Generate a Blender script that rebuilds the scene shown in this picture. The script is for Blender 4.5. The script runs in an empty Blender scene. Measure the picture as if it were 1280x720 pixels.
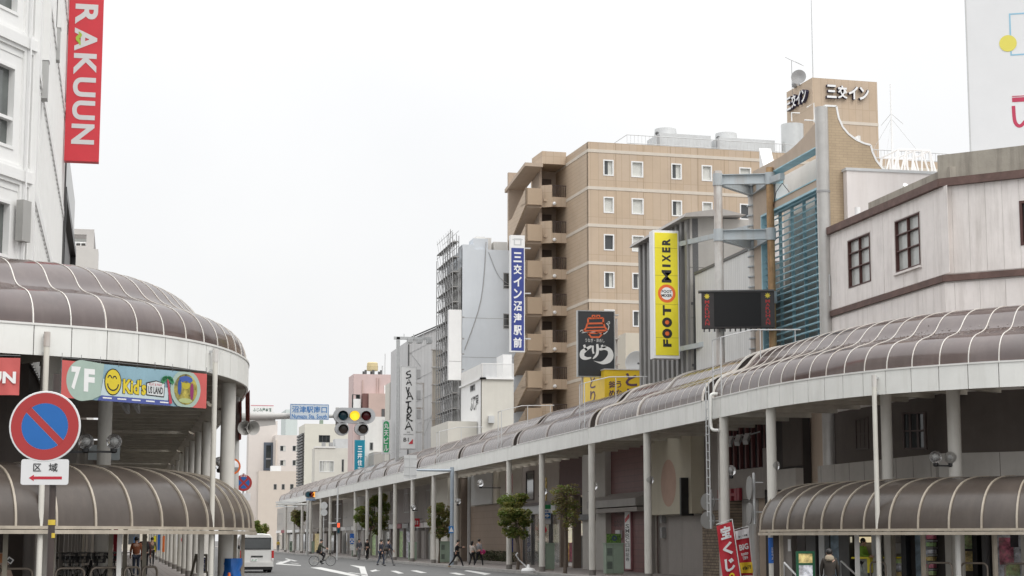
import bpy, bmesh, math, random
from mathutils import Vector, Matrix
random.seed(7)
SC = bpy.context.scene
C = SC.collection
R = math.radians
# ------------------------------------------------------------------ camera
F_PX, CX, CY = 2280.0, 640.0, 360.0
PITCH = math.atan(314 / F_PX); YAW = R(12.07); EYE = 1.7
cam_d = bpy.data.cameras.new('camera'); cam = bpy.data.objects.new('camera', cam_d); C.objects.link(cam)
cam_d.sensor_width = 36; cam_d.lens = 36 * F_PX / 1280; cam_d.clip_start = .1; cam_d.clip_end = 3000
cam.location = (0, 0, EYE); cam.rotation_euler = (math.pi / 2 + PITCH, 0, -YAW)
SC.camera = cam
SC.view_settings.view_transform = 'Standard'; SC.view_settings.look = 'None'
SC.view_settings.exposure = 0.0; SC.view_settings.gamma = 1
# ------------------------------------------------------------------ sky and sun (overcast)
SUN_EL, SUN_AZ = R(50), R(152)          # azimuth clockwise from +Y
W = bpy.data.worlds.new('World'); SC.world = W; W.use_nodes = True
wn = W.node_tree.nodes; wl = W.node_tree.links; wn.clear()
sky = wn.new('ShaderNodeTexSky'); sky.sky_type = 'NISHITA'; sky.sun_disc = False
sky.sun_elevation = SUN_EL; sky.sun_rotation = SUN_AZ; sky.air_density = 1.5; sky.dust_density = 3
b1 = wn.new('ShaderNodeBackground'); b1.inputs[1].default_value = .1
b2 = wn.new('ShaderNodeBackground')
tc = wn.new('ShaderNodeTexCoord'); nz = wn.new('ShaderNodeTexNoise'); nz.inputs['Scale'].default_value = 4.5; nz.inputs['Detail'].default_value = 5
cr = wn.new('ShaderNodeValToRGB'); cr.color_ramp.elements[0].position = .3; cr.color_ramp.elements[1].position = .7
cr.color_ramp.elements[0].color = (.925, .93, .945, 1); cr.color_ramp.elements[1].color = (1, 1, 1, 1)
# standard overcast brightening towards the zenith: .93 + k sin^2(elevation)
sxz = wn.new('ShaderNodeSeparateXYZ'); wl.new(tc.outputs['Generated'], sxz.inputs[0])
m1 = wn.new('ShaderNodeMath'); m1.operation = 'MULTIPLY'; wl.new(sxz.outputs[2], m1.inputs[0]); wl.new(sxz.outputs[2], m1.inputs[1])
m2 = wn.new('ShaderNodeMath'); m2.operation = 'MULTIPLY_ADD'; wl.new(m1.outputs[0], m2.inputs[0]); m2.inputs[1].default_value = 1.75; m2.inputs[2].default_value = .985; wl.new(m2.outputs[0], b2.inputs[1])
mx = wn.new('ShaderNodeMixShader'); mx.inputs[0].default_value = .93
wo = wn.new('ShaderNodeOutputWorld')
wl.new(sky.outputs[0], b1.inputs[0]); wl.new(tc.outputs['Generated'], nz.inputs['Vector']); wl.new(nz.outputs[0], cr.inputs[0]); wl.new(cr.outputs[0], b2.inputs[0])
wl.new(b1.outputs[0], mx.inputs[1]); wl.new(b2.outputs[0], mx.inputs[2]); wl.new(mx.outputs[0], wo.inputs[0])
sd = bpy.data.lights.new('sun', 'SUN'); sun = bpy.data.objects.new('sun', sd); C.objects.link(sun)
sd.energy = 1.3; sd.angle = R(25); sd.color = (1, .97, .93)
sdir = Vector((math.sin(SUN_AZ) * math.cos(SUN_EL), math.cos(SUN_AZ) * math.cos(SUN_EL), math.sin(SUN_EL)))
sun.rotation_euler = sdir.to_track_quat('Z', 'Y').to_euler(); sun.location = sdir * 300

# ------------------------------------------------------------------ pixel -> place helpers (1280 x 720 frame)
_cp, _sp, _cy, _sy = math.cos(PITCH), math.sin(PITCH), math.cos(YAW), math.sin(YAW)
def ray(px, py):
    a = (px - CX) / F_PX; b = (CY - py) / F_PX
    y = _cp - _sp * b; z = _sp + _cp * b
    return Vector((a * _cy + y * _sy, -a * _sy + y * _cy, z))
def at_z(px, py, z): r = ray(px, py); t = (z - EYE) / r.z; return Vector((r.x * t, r.y * t, z))
def at_X(px, py, X): r = ray(px, py); t = X / r.x; return Vector((X, r.y * t, EYE + r.z * t))
def at_Y(px, py, Y): r = ray(px, py); t = Y / r.y; return Vector((r.x * t, Y, EYE + r.z * t))

# ------------------------------------------------------------------ materials
MATS = {}
def mat(name, col, rough=.6, var=.12, scale=2.0, dirt=0.0, dirtcol=(.12, .10, .085), metal=0.0, bump=0.0, bscale=30, emit=0.0, streak=False, spec=.5, trans=0.0, alpha=1.0, brick=None, wave=None, coat=0):
    if name in MATS: return MATS[name]
    m = bpy.data.materials.new(name); MATS[name] = m; m.use_nodes = True
    n = m.node_tree.nodes; l = m.node_tree.links; p = n['Principled BSDF']
    p.inputs['Roughness'].default_value = rough; p.inputs['Metallic'].default_value = metal
    p.inputs['Specular IOR Level'].default_value = spec
    if trans: p.inputs['Transmission Weight'].default_value = trans
    if alpha < 1: p.inputs['Alpha'].default_value = alpha
    if coat: p.inputs['Coat Weight'].default_value = coat
    geo = n.new('ShaderNodeNewGeometry')
    no = n.new('ShaderNodeTexNoise'); no.inputs['Scale'].default_value = scale; no.inputs['Detail'].default_value = 6; no.inputs['Roughness'].default_value = .65
    l.new(geo.outputs['Position'], no.inputs['Vector'])
    base = None
    if brick:   # dict(u=(ux,uy), w, h, c2, mortar, mc): tile joints laid on a vertical wall running along u
        sx = n.new('ShaderNodeSeparateXYZ'); l.new(geo.outputs['Position'], sx.inputs[0])
        dx = n.new('ShaderNodeVectorMath'); dx.operation = 'DOT_PRODUCT'; dx.inputs[1].default_value = (brick['u'][0], brick['u'][1], 0); l.new(geo.outputs['Position'], dx.inputs[0])
        cb = n.new('ShaderNodeCombineXYZ'); l.new(dx.outputs['Value'], cb.inputs[0]); l.new(sx.outputs[2], cb.inputs[1])
        bt = n.new('ShaderNodeTexBrick'); bt.offset = brick.get('off', 0.5); bt.inputs['Scale'].default_value = 1
        bt.inputs['Brick Width'].default_value = brick['w']; bt.inputs['Row Height'].default_value = brick['h']; bt.inputs['Mortar Size'].default_value = brick.get('mortar', .01)
        bt.inputs['Color1'].default_value = (*col, 1); bt.inputs['Color2'].default_value = (*brick['c2'], 1); bt.inputs['Mortar'].default_value = (*brick['mc'], 1)
        l.new(cb.outputs[0], bt.inputs['Vector']); base = bt.outputs['Color']
    mp = n.new('ShaderNodeMapRange'); mp.inputs[1].default_value = .3; mp.inputs[2].default_value = .7; mp.inputs[3].default_value = 1 - var; mp.inputs[4].default_value = 1 + var
    l.new(no.outputs[0], mp.inputs[0])
    mul = n.new('ShaderNodeVectorMath'); mul.operation = 'SCALE'
    if base: l.new(base, mul.inputs[0])
    else: mul.inputs[0].default_value = col
    l.new(mp.outputs[0], mul.inputs['Scale'])
    out = mul.outputs[0]
    if dirt:
        n2 = n.new('ShaderNodeTexNoise'); n2.inputs['Scale'].default_value = 1.0; n2.inputs['Detail'].default_value = 8; n2.inputs['Roughness'].default_value = .7
        vm = n.new('ShaderNodeVectorMath'); vm.operation = 'MULTIPLY'; vm.inputs[1].default_value = (2.2, 2.2, .22) if streak else (1.3, 1.3, 1.3)
        l.new(geo.outputs['Position'], vm.inputs[0]); l.new(vm.outputs[0], n2.inputs['Vector'])
        m2 = n.new('ShaderNodeMapRange'); m2.inputs[1].default_value = .48; m2.inputs[2].default_value = .8; m2.inputs[3].default_value = 0; m2.inputs[4].default_value = dirt
        l.new(n2.outputs[0], m2.inputs[0])
        mi = n.new('ShaderNodeMix'); mi.data_type = 'RGBA'; l.new(m2.outputs[0], mi.inputs[0]); l.new(out, mi.inputs[6]); mi.inputs[7].default_value = (*dirtcol, 1); out = mi.outputs[2]
    l.new(out, p.inputs['Base Color'])
    if bump:
        nb = n.new('ShaderNodeTexNoise'); nb.inputs['Scale'].default_value = bscale; nb.inputs['Detail'].default_value = 3; l.new(geo.outputs['Position'], nb.inputs['Vector'])
        bp = n.new('ShaderNodeBump'); bp.inputs['Strength'].default_value = bump; bp.inputs['Distance'].default_value = .02; l.new(nb.outputs[0], bp.inputs['Height']); l.new(bp.outputs[0], p.inputs['Normal'])
    if emit:
        p.inputs['Emission Color'].default_value = (*col, 1); p.inputs['Emission Strength'].default_value = emit
    return m
def translucent(m, k, col):
    n = m.node_tree.nodes; l = m.node_tree.links; t = n.new('ShaderNodeBsdfTranslucent'); t.inputs[0].default_value = (*col, 1); x = n.new('ShaderNodeMixShader'); x.inputs[0].default_value = k
    l.new(n['Principled BSDF'].outputs[0], x.inputs[1]); l.new(t.outputs[0], x.inputs[2]); l.new(x.outputs[0], n['Material Output'].inputs[0]); return m
def flat(name, col, rough=.5, var=.05, **k): return mat(name, col, rough, var, 4, **k)

FASCIA = mat('off_white_fascia', (.78, .78, .745), .45, .06, .8, dirt=.32, dirtcol=(.38, .36, .31), streak=True)
COLUMN = mat('column_paint', (.66, .64, .59), .5, .06, 1.2, dirt=.4, dirtcol=(.33, .30, .26), streak=True)
GLAZE = mat('brown_tinted_glazing', (.105, .072, .066), .14, .25, .7, dirt=.4, dirtcol=(.24, .19, .16), streak=True, spec=1.0, bump=.05, bscale=1.3)
GLAZE.node_tree.nodes['Principled BSDF'].inputs['IOR'].default_value = 1.6
GLAZE_LOW = mat('grey_brown_glazing', (.10, .083, .072), .27, .18, .9, dirt=.3, dirtcol=(.2, .16, .13), streak=True)
translucent(GLAZE, .22, (.30, .22, .18)); translucent(GLAZE_LOW, .18, (.30, .25, .21))
RIB = mat('rib_white', (.76, .73, .68), .4, .08, 3, dirt=.42, dirtcol=(.38, .2, .09))
RIBDULL = mat('rib_dull', (.42, .37, .30), .45, .15, 3, dirt=.5, dirtcol=(.2, .14, .09))
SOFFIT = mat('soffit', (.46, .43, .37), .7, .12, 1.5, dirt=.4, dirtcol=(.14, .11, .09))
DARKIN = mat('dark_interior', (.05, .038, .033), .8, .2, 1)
BROWNDK = mat('dark_brown_metal', (.06, .042, .038), .5, .2, 2)
WHITE = mat('white_paint', (.74, .73, .70), .5, .05, 1.5, dirt=.2, dirtcol=(.4, .37, .33), streak=True)
WHITE2 = mat('clean_white', (.8, .8, .79), .45, .03, 2)
BLACK = mat('black_plastic', (.015, .015, .016), .4, .2, 4)
GREY = mat('grey_paint', (.33, .33, .33), .5, .08, 2, dirt=.2)
LGREY = mat('pale_grey_paint', (.55, .56, .56), .5, .06, 2, dirt=.2, dirtcol=(.3, .28, .25))
DGREY = mat('dark_grey_paint', (.1, .1, .1), .5, .1, 2)
STEEL = mat('galvanised_steel', (.5, .51, .51), .38, .1, 6, metal=.7)
GLASS = mat('window_glass', (.045, .05, .052), .06, .3, .8, spec=.8)
GLASSL = mat('curtained_glass', (.42, .43, .41), .2, .15, 3, spec=.8)
CURT = mat('curtain', (.6, .6, .56), .8, .08, 6)
RED = mat('sign_red', (.60, .035, .05), .42, .06, .8, dirt=.25, dirtcol=(.45, .06, .07), streak=True)
CRIM = mat('dark_crimson', (.25, .02, .04), .5, .1, 2)
YEL = mat('sign_yellow', (.83, .72, .03), .4, .05, 1, dirt=.2, dirtcol=(.62, .5, .06), streak=True)
GOLD = mat('box_yellow', (.82, .56, .03), .5, .06, 2, dirt=.2, dirtcol=(.4, .28, .06), streak=True)
BLUE = mat('sign_blue', (.02, .13, .48), .5, .05, 2)
NAVY = mat('sign_navy', (.03, .05, .24), .42, .08, .8, dirt=.2, dirtcol=(.08, .1, .26), streak=True)
TEAL = mat('sign_teal', (.0, .2, .3), .5, .05, 2)
GREEN = mat('sign_green', (.02, .30, .09), .5, .05, 2)
ORANGE = mat('orange', (.75, .16, .03), .5, .05, 2)
BOXGRN = mat('utility_green', (.25, .32, .25), .5, .07, 2, dirt=.25)
SKIN = mat('skin', (.55, .34, .25), .6, .04, 9)
HAIR = mat('black_hair', (.012, .01, .009), .5, .2, 20)
RUST = mat('rusty_white_steel', (.62, .60, .57), .6, .1, 3, dirt=1.0, dirtcol=(.22, .085, .02), streak=True)
RUSTY = mat('heavy_rust_steel', (.42, .27, .14), .75, .25, 4, dirt=1.0, dirtcol=(.15, .055, .018), streak=True)
TYRE = mat('tyre_rubber', (.02, .02, .02), .8, .1, 5)

# ------------------------------------------------------------------ object helpers
ORG = {}
def setp(o, label=None, cat=None, group=None, kind=None):
    for k, v in (('label', label), ('category', cat), ('group', group), ('kind', kind)):
        if v: o[k] = v
    return o
def thing(name, label, cat, loc=(0, 0, 0), group=None):
    o = bpy.data.objects.new(name, None); C.objects.link(o); o.location = loc; o.empty_display_size = .2
    ORG[o.name] = Vector(loc)
    return setp(o, label, cat, group)
class MB:
    def __init__(s): s.v = []; s.f = []
    def add(s, vs, fs):
        b = len(s.v); s.v += [tuple(v) for v in vs]; s.f += [tuple(i + b for i in f) for f in fs]; return s
    def obox(s, c, ax, ay, az):
        c = Vector(c); ax = Vector(ax); ay = Vector(ay); az = Vector(az)
        vs = [c + sx * ax + sy * ay + sz * az for sz in (-1, 1) for sy in (-1, 1) for sx in (-1, 1)]
        fs = [(0, 2, 3, 1), (4, 5, 7, 6), (0, 1, 5, 4), (2, 6, 7, 3), (0, 4, 6, 2), (1, 3, 7, 5)]
        if ax.cross(ay).dot(az) < 0: fs = [f[::-1] for f in fs]
        return s.add(vs, fs)
    def box(s, x0, y0, z0, x1, y1, z1):
        return s.obox(((x0 + x1) / 2, (y0 + y1) / 2, (z0 + z1) / 2), (abs(x1 - x0) / 2, 0, 0), (0, abs(y1 - y0) / 2, 0), (0, 0, abs(z1 - z0) / 2))
    def bar(s, a, b, w, h=None, up=(0, 0, 1)):
        a = Vector(a); b = Vector(b); d = b - a; h = h or w
        if d.length < 1e-6: return s
        u = Vector(up)
        if abs(d.normalized().dot(u)) > .99: u = Vector((1, 0, 0))
        x = d.cross(u).normalized(); y = x.cross(d).normalized()
        return s.obox((a + b) / 2, x * w / 2, d / 2, y * h / 2)
    def tube(s, pts, r, n=8, closed=False):
        pts = [Vector(p) for p in pts]; k = len(pts); rs = r if isinstance(r, (list, tuple)) else [r] * k
        rings = []; prev = None
        for i, p in enumerate(pts):
            a = pts[i - 1] if (i or closed) else pts[0]; b = pts[(i + 1) % k] if (i < k - 1 or closed) else pts[-1]
            d = (b - a).normalized()
            if prev is None:
                u = Vector((0, 0, 1)) if abs(d.z) < .95 else Vector((1, 0, 0)); x = d.cross(u).normalized()
            else: x = (prev - d * prev.dot(d)).normalized()
            prev = x; y = d.cross(x)
            rings.append([p + (x * math.cos(2 * math.pi * j / n) + y * math.sin(2 * math.pi * j / n)) * rs[i] for j in range(n)])
        vs = [v for r_ in rings for v in r_]; fs = []
        for i in range(k if closed else k - 1):
            q = (i + 1) % k
            for j in range(n): fs.append((i * n + j, i * n + (j + 1) % n, q * n + (j + 1) % n, q * n + j))
        if not closed: fs.append(tuple(range(n))[::-1]); fs.append(tuple((k - 1) * n + j for j in range(n)))
        return s.add(vs, fs)
    def cyl(s, x, y, z0, z1, r, n=14, r2=None): return s.tube([(x, y, z0), (x, y, z1)], [r, r if r2 is None else r2], n)
    def lathe(s, c, axis, prof, n=16):      # prof: (radius, along)
        c = Vector(c); d = Vector(axis).normalized(); u = Vector((0, 0, 1)) if abs(d.z) < .95 else Vector((1, 0, 0)); x = d.cross(u).normalized(); y = d.cross(x)
        vs = [c + d * h + (x * math.cos(2 * math.pi * j / n) + y * math.sin(2 * math.pi * j / n)) * max(r, 1e-4) for r, h in prof for j in range(n)]; fs = []
        for i in range(len(prof) - 1):
            for j in range(n): fs.append((i * n + j, i * n + (j + 1) % n, (i + 1) * n + (j + 1) % n, (i + 1) * n + j))
        fs.append(tuple(range(n))[::-1]); fs.append(tuple((len(prof) - 1) * n + j for j in range(n)))
        return s.add(vs, fs)
    def sphere(s, c, r, n=12, m=8, sc=(1, 1, 1)):
        c = Vector(c); vs = [c + Vector((0, 0, -r * sc[2]))]; fs = []
        for i in range(1, m):
            t = -math.pi / 2 + math.pi * i / m
            for j in range(n): vs.append(c + Vector((r * sc[0] * math.cos(t) * math.cos(2 * math.pi * j / n), r * sc[1] * math.cos(t) * math.sin(2 * math.pi * j / n), r * sc[2] * math.sin(t))))
        vs.append(c + Vector((0, 0, r * sc[2])))
        for j in range(n): fs.append((0, 1 + (j + 1) % n, 1 + j)); fs.append((len(vs) - 1, 1 + (m - 2) * n + j, 1 + (m - 2) * n + (j + 1) % n))
        for i in range(m - 2):
            for j in range(n): fs.append((1 + i * n + j, 1 + i * n + (j + 1) % n, 1 + (i + 1) * n + (j + 1) % n, 1 + (i + 1) * n + j))
        return s.add(vs, fs)
    def prism(s, poly, vec):
        poly = [Vector(p) for p in poly]; vec = Vector(vec); k = len(poly)
        vs = poly + [p + vec for p in poly]; fs = [tuple(range(k))[::-1], tuple(range(k, 2 * k))]
        for i in range(k): j = (i + 1) % k; fs.append((i, j, k + j, k + i))
        return s.add(vs, fs)
    def quad(s, a, b, c, d): return s.add([a, b, c, d], [(0, 1, 2, 3)])
    def grid(s, rows):
        n = len(rows[0]); vs = [p for r in rows for p in r]; fs = []
        for i in range(len(rows) - 1):
            for j in range(n - 1): fs.append((i * n + j, i * n + j + 1, (i + 1) * n + j + 1, (i + 1) * n + j))
        return s.add(vs, fs)
    def mesh(s, name, m, org=(0, 0, 0), smooth=False):
        me = bpy.data.meshes.new(name); o = Vector(org)
        me.from_pydata([(v[0] - o[0], v[1] - o[1], v[2] - o[2]) for v in s.v], [], s.f)
        if m: me.materials.append(m)
        bm = bmesh.new(); bm.from_mesh(me); bmesh.ops.recalc_face_normals(bm, faces=bm.faces); bm.to_mesh(me); bm.free()
        if smooth:
            me.polygons.foreach_set('use_smooth', [True] * len(me.polygons)); me.set_sharp_from_angle(angle=R(38))
        return me
    def build(s, name, m, parent=None, loc=None, smooth=False, label=None, cat=None, group=None, kind=None):
        """one mesh object; world coordinates in, stored relative to its thing"""
        if parent is None: org = Vector(loc) if loc is not None else Vector((0, 0, 0))
        else: org = ORG[parent.name]
        o = bpy.data.objects.new(name, s.mesh(name, m, org, smooth)); C.objects.link(o)
        if parent is None: o.location = org
        else: o.parent = parent
        ORG[o.name] = org.copy()
        return setp(o, label, cat, group, kind)
def piece(name, me, parent, wloc=(0, 0, 0), rotz=0, label=None):
    o = bpy.data.objects.new(name, me); C.objects.link(o); o.parent = parent; o.location = Vector(wloc) - ORG[parent.name]; o.rotation_euler = (0, 0, rotz)
    ORG[o.name] = Vector(wloc); return setp(o, label)
def kids(o): return list(o.children)
def copy_tree(o, parent=None, loc=None, rotz=None, label=None):
    c = o.copy(); C.objects.link(c)
    if parent is not None: c.parent = parent
    if loc is not None: c.location = loc
    if rotz is not None: c.rotation_euler = (0, 0, rotz)
    if label: c['label'] = label
    for ch in kids(o): copy_tree(ch, c)
    return c
# a vertical plane: origin (x,y), direction angle of u; n points out of the wall
class Face:
    def __init__(s, ox, oy, ux, uy, flip=False):
        s.o = Vector((ox, oy, 0)); s.u = Vector((ux, uy, 0)).normalized(); s.n = Vector((s.u.y, -s.u.x, 0)) * (-1 if flip else 1)
    def uz(s, px, py):
        r = ray(px, py); e = Vector((0, 0, EYE)); t = (s.o - e).dot(s.n) / r.dot(s.n); p = e + r * t
        return (p - s.o).dot(s.u), p.z
    def p(s, u, z, d=0): return s.o + s.u * u + s.n * d + Vector((0, 0, z))
    def rect(s, x0, y0, x1, y1):
        ym = (y0 + y1) / 2; xm = (x0 + x1) / 2
        return s.uz(x0, ym)[0], s.uz(x1, ym)[0], s.uz(xm, y1)[1], s.uz(xm, y0)[1]
    def box(s, mb, u0, u1, z0, z1, d0, d1):
        if u1 < u0: u0, u1 = u1, u0
        return mb.obox(s.p((u0 + u1) / 2, (z0 + z1) / 2, (d0 + d1) / 2), s.u * (u1 - u0) / 2, s.n * (d1 - d0) / 2, Vector((0, 0, (z1 - z0) / 2)))
    def bx(s, name, m, parent, u0, u1, z0, z1, d0, d1, **k):
        mb = MB(); s.box(mb, u0, u1, z0, z1, d0, d1); return mb.build(name, m, parent, **k)
    def wall(s, name, m, parent, u0, u1, z0, z1, holes=(), th=.3, **k):
        """a wall slab with real rectangular openings (u0,u1,z0,z1)"""
        mb = MB(); us = sorted({u0, u1, *[max(u0, min(u1, h[i])) for h in holes for i in (0, 1)]}); zs = sorted({z0, z1, *[max(z0, min(z1, h[i])) for h in holes for i in (2, 3)]})
        inh = lambda a, b: any(h[0] < a < h[1] and h[2] < b < h[3] for h in holes)
        for a, b in zip(us, us[1:]):
            run = None
            for c, d in zip(zs, zs[1:]):
                if inh((a + b) / 2, (c + d) / 2):
                    if run: s.box(mb, a, b, run[0], run[1], -th, 0); run = None
                else: run = (run[0], d) if run else (c, d)
            if run: s.box(mb, a, b, run[0], run[1], -th, 0)
        return mb.build(name, m, parent, **k)
def ring_mb(fc, u0, u1, z0, z1, w, d0, d1, mb=None):
    mb = mb or MB()
    fc.box(mb, u0, u1, z1 - w, z1, d0, d1); fc.box(mb, u0, u1, z0, z0 + w, d0, d1)
    fc.box(mb, u0, u0 + w, z0 + w, z1 - w, d0, d1); fc.box(mb, u1 - w, u1, z0 + w, z1 - w, d0, d1); return mb
def window(fc, parent, u0, u1, z0, z1, glass=None, frame=None, fw=.06, depth=.14, mull=(), trans=(), curtain=None, name='window'):
    """window > frame, pane, mullions; parent is the building (window is a part)"""
    f = ring_mb(fc, u0, u1, z0, z1, fw, -depth, .03)
    for t in mull: u = u0 + (u1 - u0) * t; fc.box(f, u - fw / 2, u + fw / 2, z0 + fw, z1 - fw, -depth + .02, .015)
    for t in trans: z = z0 + (z1 - z0) * t; fc.box(f, u0 + fw, u1 - fw, z - fw / 2, z + fw / 2, -depth + .025, .01)
    w = f.build(name, frame or WHITE2, parent)
    us = [u0 + fw] + [u0 + (u1 - u0) * t for t in mull] + [u1 - fw]; zs = [z0 + fw] + [z0 + (z1 - z0) * t for t in trans] + [z1 - fw]
    gm = MB()
    for i in range(len(us) - 1):
        for j in range(len(zs) - 1): fc.box(gm, us[i], us[i + 1], zs[j], zs[j + 1], -depth + .03, -depth + .05)
    gm.build('pane', glass or GLASS, w)
    if curtain:
        a, b = curtain; cm = MB(); fc.box(cm, u0 + fw + (u1 - u0 - 2 * fw) * a, u0 + fw + (u1 - u0 - 2 * fw) * b, z0 + fw, z1 - fw, -depth + .051, -depth + .06); cm.build('curtain', CURT, w)
    return w
# ------------------------------------------------------------------ lettering
_fc = bpy.data.curves.new('lettering_font', 'FONT'); _fo = bpy.data.objects.new('lettering_font', _fc); C.objects.link(_fo)
def glyphs(s, bold=0.0, res=2):
    _fc.body = s; _fc.offset = bold; _fc.resolution_u = res; _fc.size = 1; _fc.extrude = 0
    dg = bpy.context.evaluated_depsgraph_get(); dg.update()
    me = bpy.data.meshes.new_from_object(_fo.evaluated_get(dg)); v = [tuple(x.co) for x in me.vertices]; f = [tuple(p.vertices) for p in me.polygons]
    bpy.data.meshes.remove(me); return v, f
def text_into(mb, s, org, right, up, w, h, bold=.0, rot=0, keep=False, nrm=None, th=0.0, res=2):
    """lay the string centred at org inside a w x h box; rot in quarter turns"""
    v, f = glyphs(s, bold, res)
    if not v: return mb
    x0 = min(p[0] for p in v); x1 = max(p[0] for p in v); y0 = min(p[1] for p in v); y1 = max(p[1] for p in v)
    right = Vector(right); up = Vector(up); org = Vector(org)
    for _ in range(rot % 4): right, up = up, -right
    if rot % 2: w, h = h, w
    sx = w / max(x1 - x0, 1e-5); sy = h / max(y1 - y0, 1e-5)
    if keep: sx = sy = min(sx, sy)
    P = [org + right * ((p[0] - (x0 + x1) / 2) * sx) + up * ((p[1] - (y0 + y1) / 2) * sy) for p in v]
    if th and nrm is not None:
        n = Vector(nrm) * th; k = len(P); edges = {}
        for q in f:
            for i in range(len(q)): e = (q[i], q[(i + 1) % len(q)]); edges[e] = edges.get(e, 0) + 1
        fs = [tuple(i + k for i in q) for q in f] + [(a, b, b + k, a + k) for (a, b) in edges if (b, a) not in edges]
        mb.add(P + [p + n for p in P], fs)
    else: mb.add(P, f)
    return mb
def vtext(mb, chars, top, down, right, up, cw, ch, bold=.02, fill=.86, **k):
    """a column of characters, each in its own cell"""
    for i, c in enumerate(chars):
        if c.strip(): text_into(mb, c, Vector(top) + Vector(down) * (i + .5) * ch, right, up, cw * fill * (.55 if c in 'ー・I1' else 1), ch * fill * (.16 if c in 'ー' else 1), bold, **k)
    return mb
def disc_mb(c, right, up, r, n=24, r_in=0, mb=None):
    mb = mb or MB(); c = Vector(c); right = Vector(right); up = Vector(up)
    o = [c + (right * math.cos(2 * math.pi * i / n) + up * math.sin(2 * math.pi * i / n)) * r for i in range(n)]
    if r_in:
        q = [c + (right * math.cos(2 * math.pi * i / n) + up * math.sin(2 * math.pi * i / n)) * r_in for i in range(n)]
        mb.add(o + q, [(i, (i + 1) % n, n + (i + 1) % n, n + i) for i in range(n)])
    else: mb.add(o, [tuple(range(n))])
    return mb
def poly2(mb, fc, pts, d): return mb.add([fc.p(u, z, d) for u, z in pts], [tuple(range(len(pts)))])
def stroke2(mb, fc, pts, w, d):
    """flat brush stroke along (u,z) points; w a number or list"""
    k = len(pts); ws = w if isinstance(w, (list, tuple)) else [w] * k; L = []; Rr = []
    for i in range(k):
        a = pts[max(i - 1, 0)]; b = pts[min(i + 1, k - 1)]; dx, dy = b[0] - a[0], b[1] - a[1]; q = math.hypot(dx, dy) or 1
        nx, ny = -dy / q * ws[i] / 2, dx / q * ws[i] / 2
        L.append(fc.p(pts[i][0] + nx, pts[i][1] + ny, d)); Rr.append(fc.p(pts[i][0] - nx, pts[i][1] - ny, d))
    return mb.add(L + Rr, [(i, i + 1, k + i + 1, k + i) for i in range(k - 1)])
def smooth_pts(pts, n=4):
    out = []; k = len(pts)
    for i in range(k - 1):
        p0 = pts[max(i - 1, 0)]; p1 = pts[i]; p2 = pts[i + 1]; p3 = pts[min(i + 2, k - 1)]
        for j in range(n):
            t = j / n; out.append(tuple(.5 * (2 * p1[a] + (p2[a] - p0[a]) * t + (2 * p0[a] - 5 * p1[a] + 4 * p2[a] - p3[a]) * t * t + (3 * p1[a] - p0[a] - 3 * p2[a] + p3[a]) * t ** 3) for a in range(len(p1))))
    return out + [tuple(pts[-1])]
# ================================================================== GROUND, ROADS
def sheet(name, m, pts, z, kind='structure'):
    mb = MB(); mb.add([(x, y, z) for x, y in pts], [tuple(range(len(pts)))]); return mb.build(name, m, None, kind=kind)
ASPH = mat('asphalt', (.115, .115, .112), .85, .14, .6, dirt=.35, dirtcol=(.075, .075, .075), bump=.3, bscale=60)
PAVE = mat('paving', (.27, .245, .23), .8, .1, 1.2, dirt=.3, dirtcol=(.15, .13, .12), brick=dict(u=(1, 0), w=.3, h=.3, c2=(.24, .215, .2), mortar=.012, mc=(.14, .13, .12)))
PAINT = mat('road_paint', (.56, .56, .54), .75, .15, 5, dirt=.6, dirtcol=(.25, .25, .25))
KERB = mat('kerb_concrete', (.38, .37, .35), .8, .12, 3, dirt=.3)
g = sheet('ground', mat('far_ground', (.13, .125, .12), .9, .15, .2), [(-700, -60), (900, -60), (900, 1600), (-700, 1600)], -.012)
sheet('road', ASPH, [(3.9, 40), (19.6, 40), (19.6, 420), (3.9, 420)], -.004)
sheet('cross_road', ASPH, [(-60, -20), (80, -20), (80, 41), (24.6, 44.3), (20.6, 49), (19.6, 56), (3.9, 54), (1.9, 45.4), (-2.9, 41.8), (-60, 30)], -.008)
def pavement(name, pts):
    mb = MB(); mb.prism([(x, y, -.02) for x, y in pts], (0, 0, .12 + .02)); o = mb.build(name, PAVE, None, kind='structure'); return o
pavement('pavement', [(20.0, 420), (20.0, 57), (20.6, 52.4), (22.4, 48.2), (24.2, 46.1), (26.5, 44.8), (34, 43.5), (80, 40), (80, 60), (31, 62), (26.5, 70), (26.5, 420)])
pavement('pavement', [(3.5, 420), (-4, 420), (-4, 70), (-9, 60), (-40, 52), (-60, 48), (-60, 33), (-8, 40.2), (-2.8, 42.4), (-.1, 43.9), (1.6, 45.7), (2.9, 48.4), (3.4, 52), (3.5, 57)])
def kerb(name, pts, w=.18, top=.13):
    mb = MB()
    for a, b in zip(pts, pts[1:]): mb.bar((a[0], a[1], top / 2 - .01), (b[0], b[1], top / 2 - .01), w, top + .02)
    mb.build(name, KERB, None, kind='structure')
kerb('kerb', [(19.9, 420), (19.9, 57), (20.5, 52.3), (22.33, 48.1), (24.1, 46), (26.45, 44.7), (34, 43.4)])
kerb('kerb', [(3.6, 420), (3.6, 57), (3.5, 52), (3.0, 48.3), (1.7, 45.6), (-.1, 43.8), (-2.8, 42.3), (-8, 40.1)])
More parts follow.
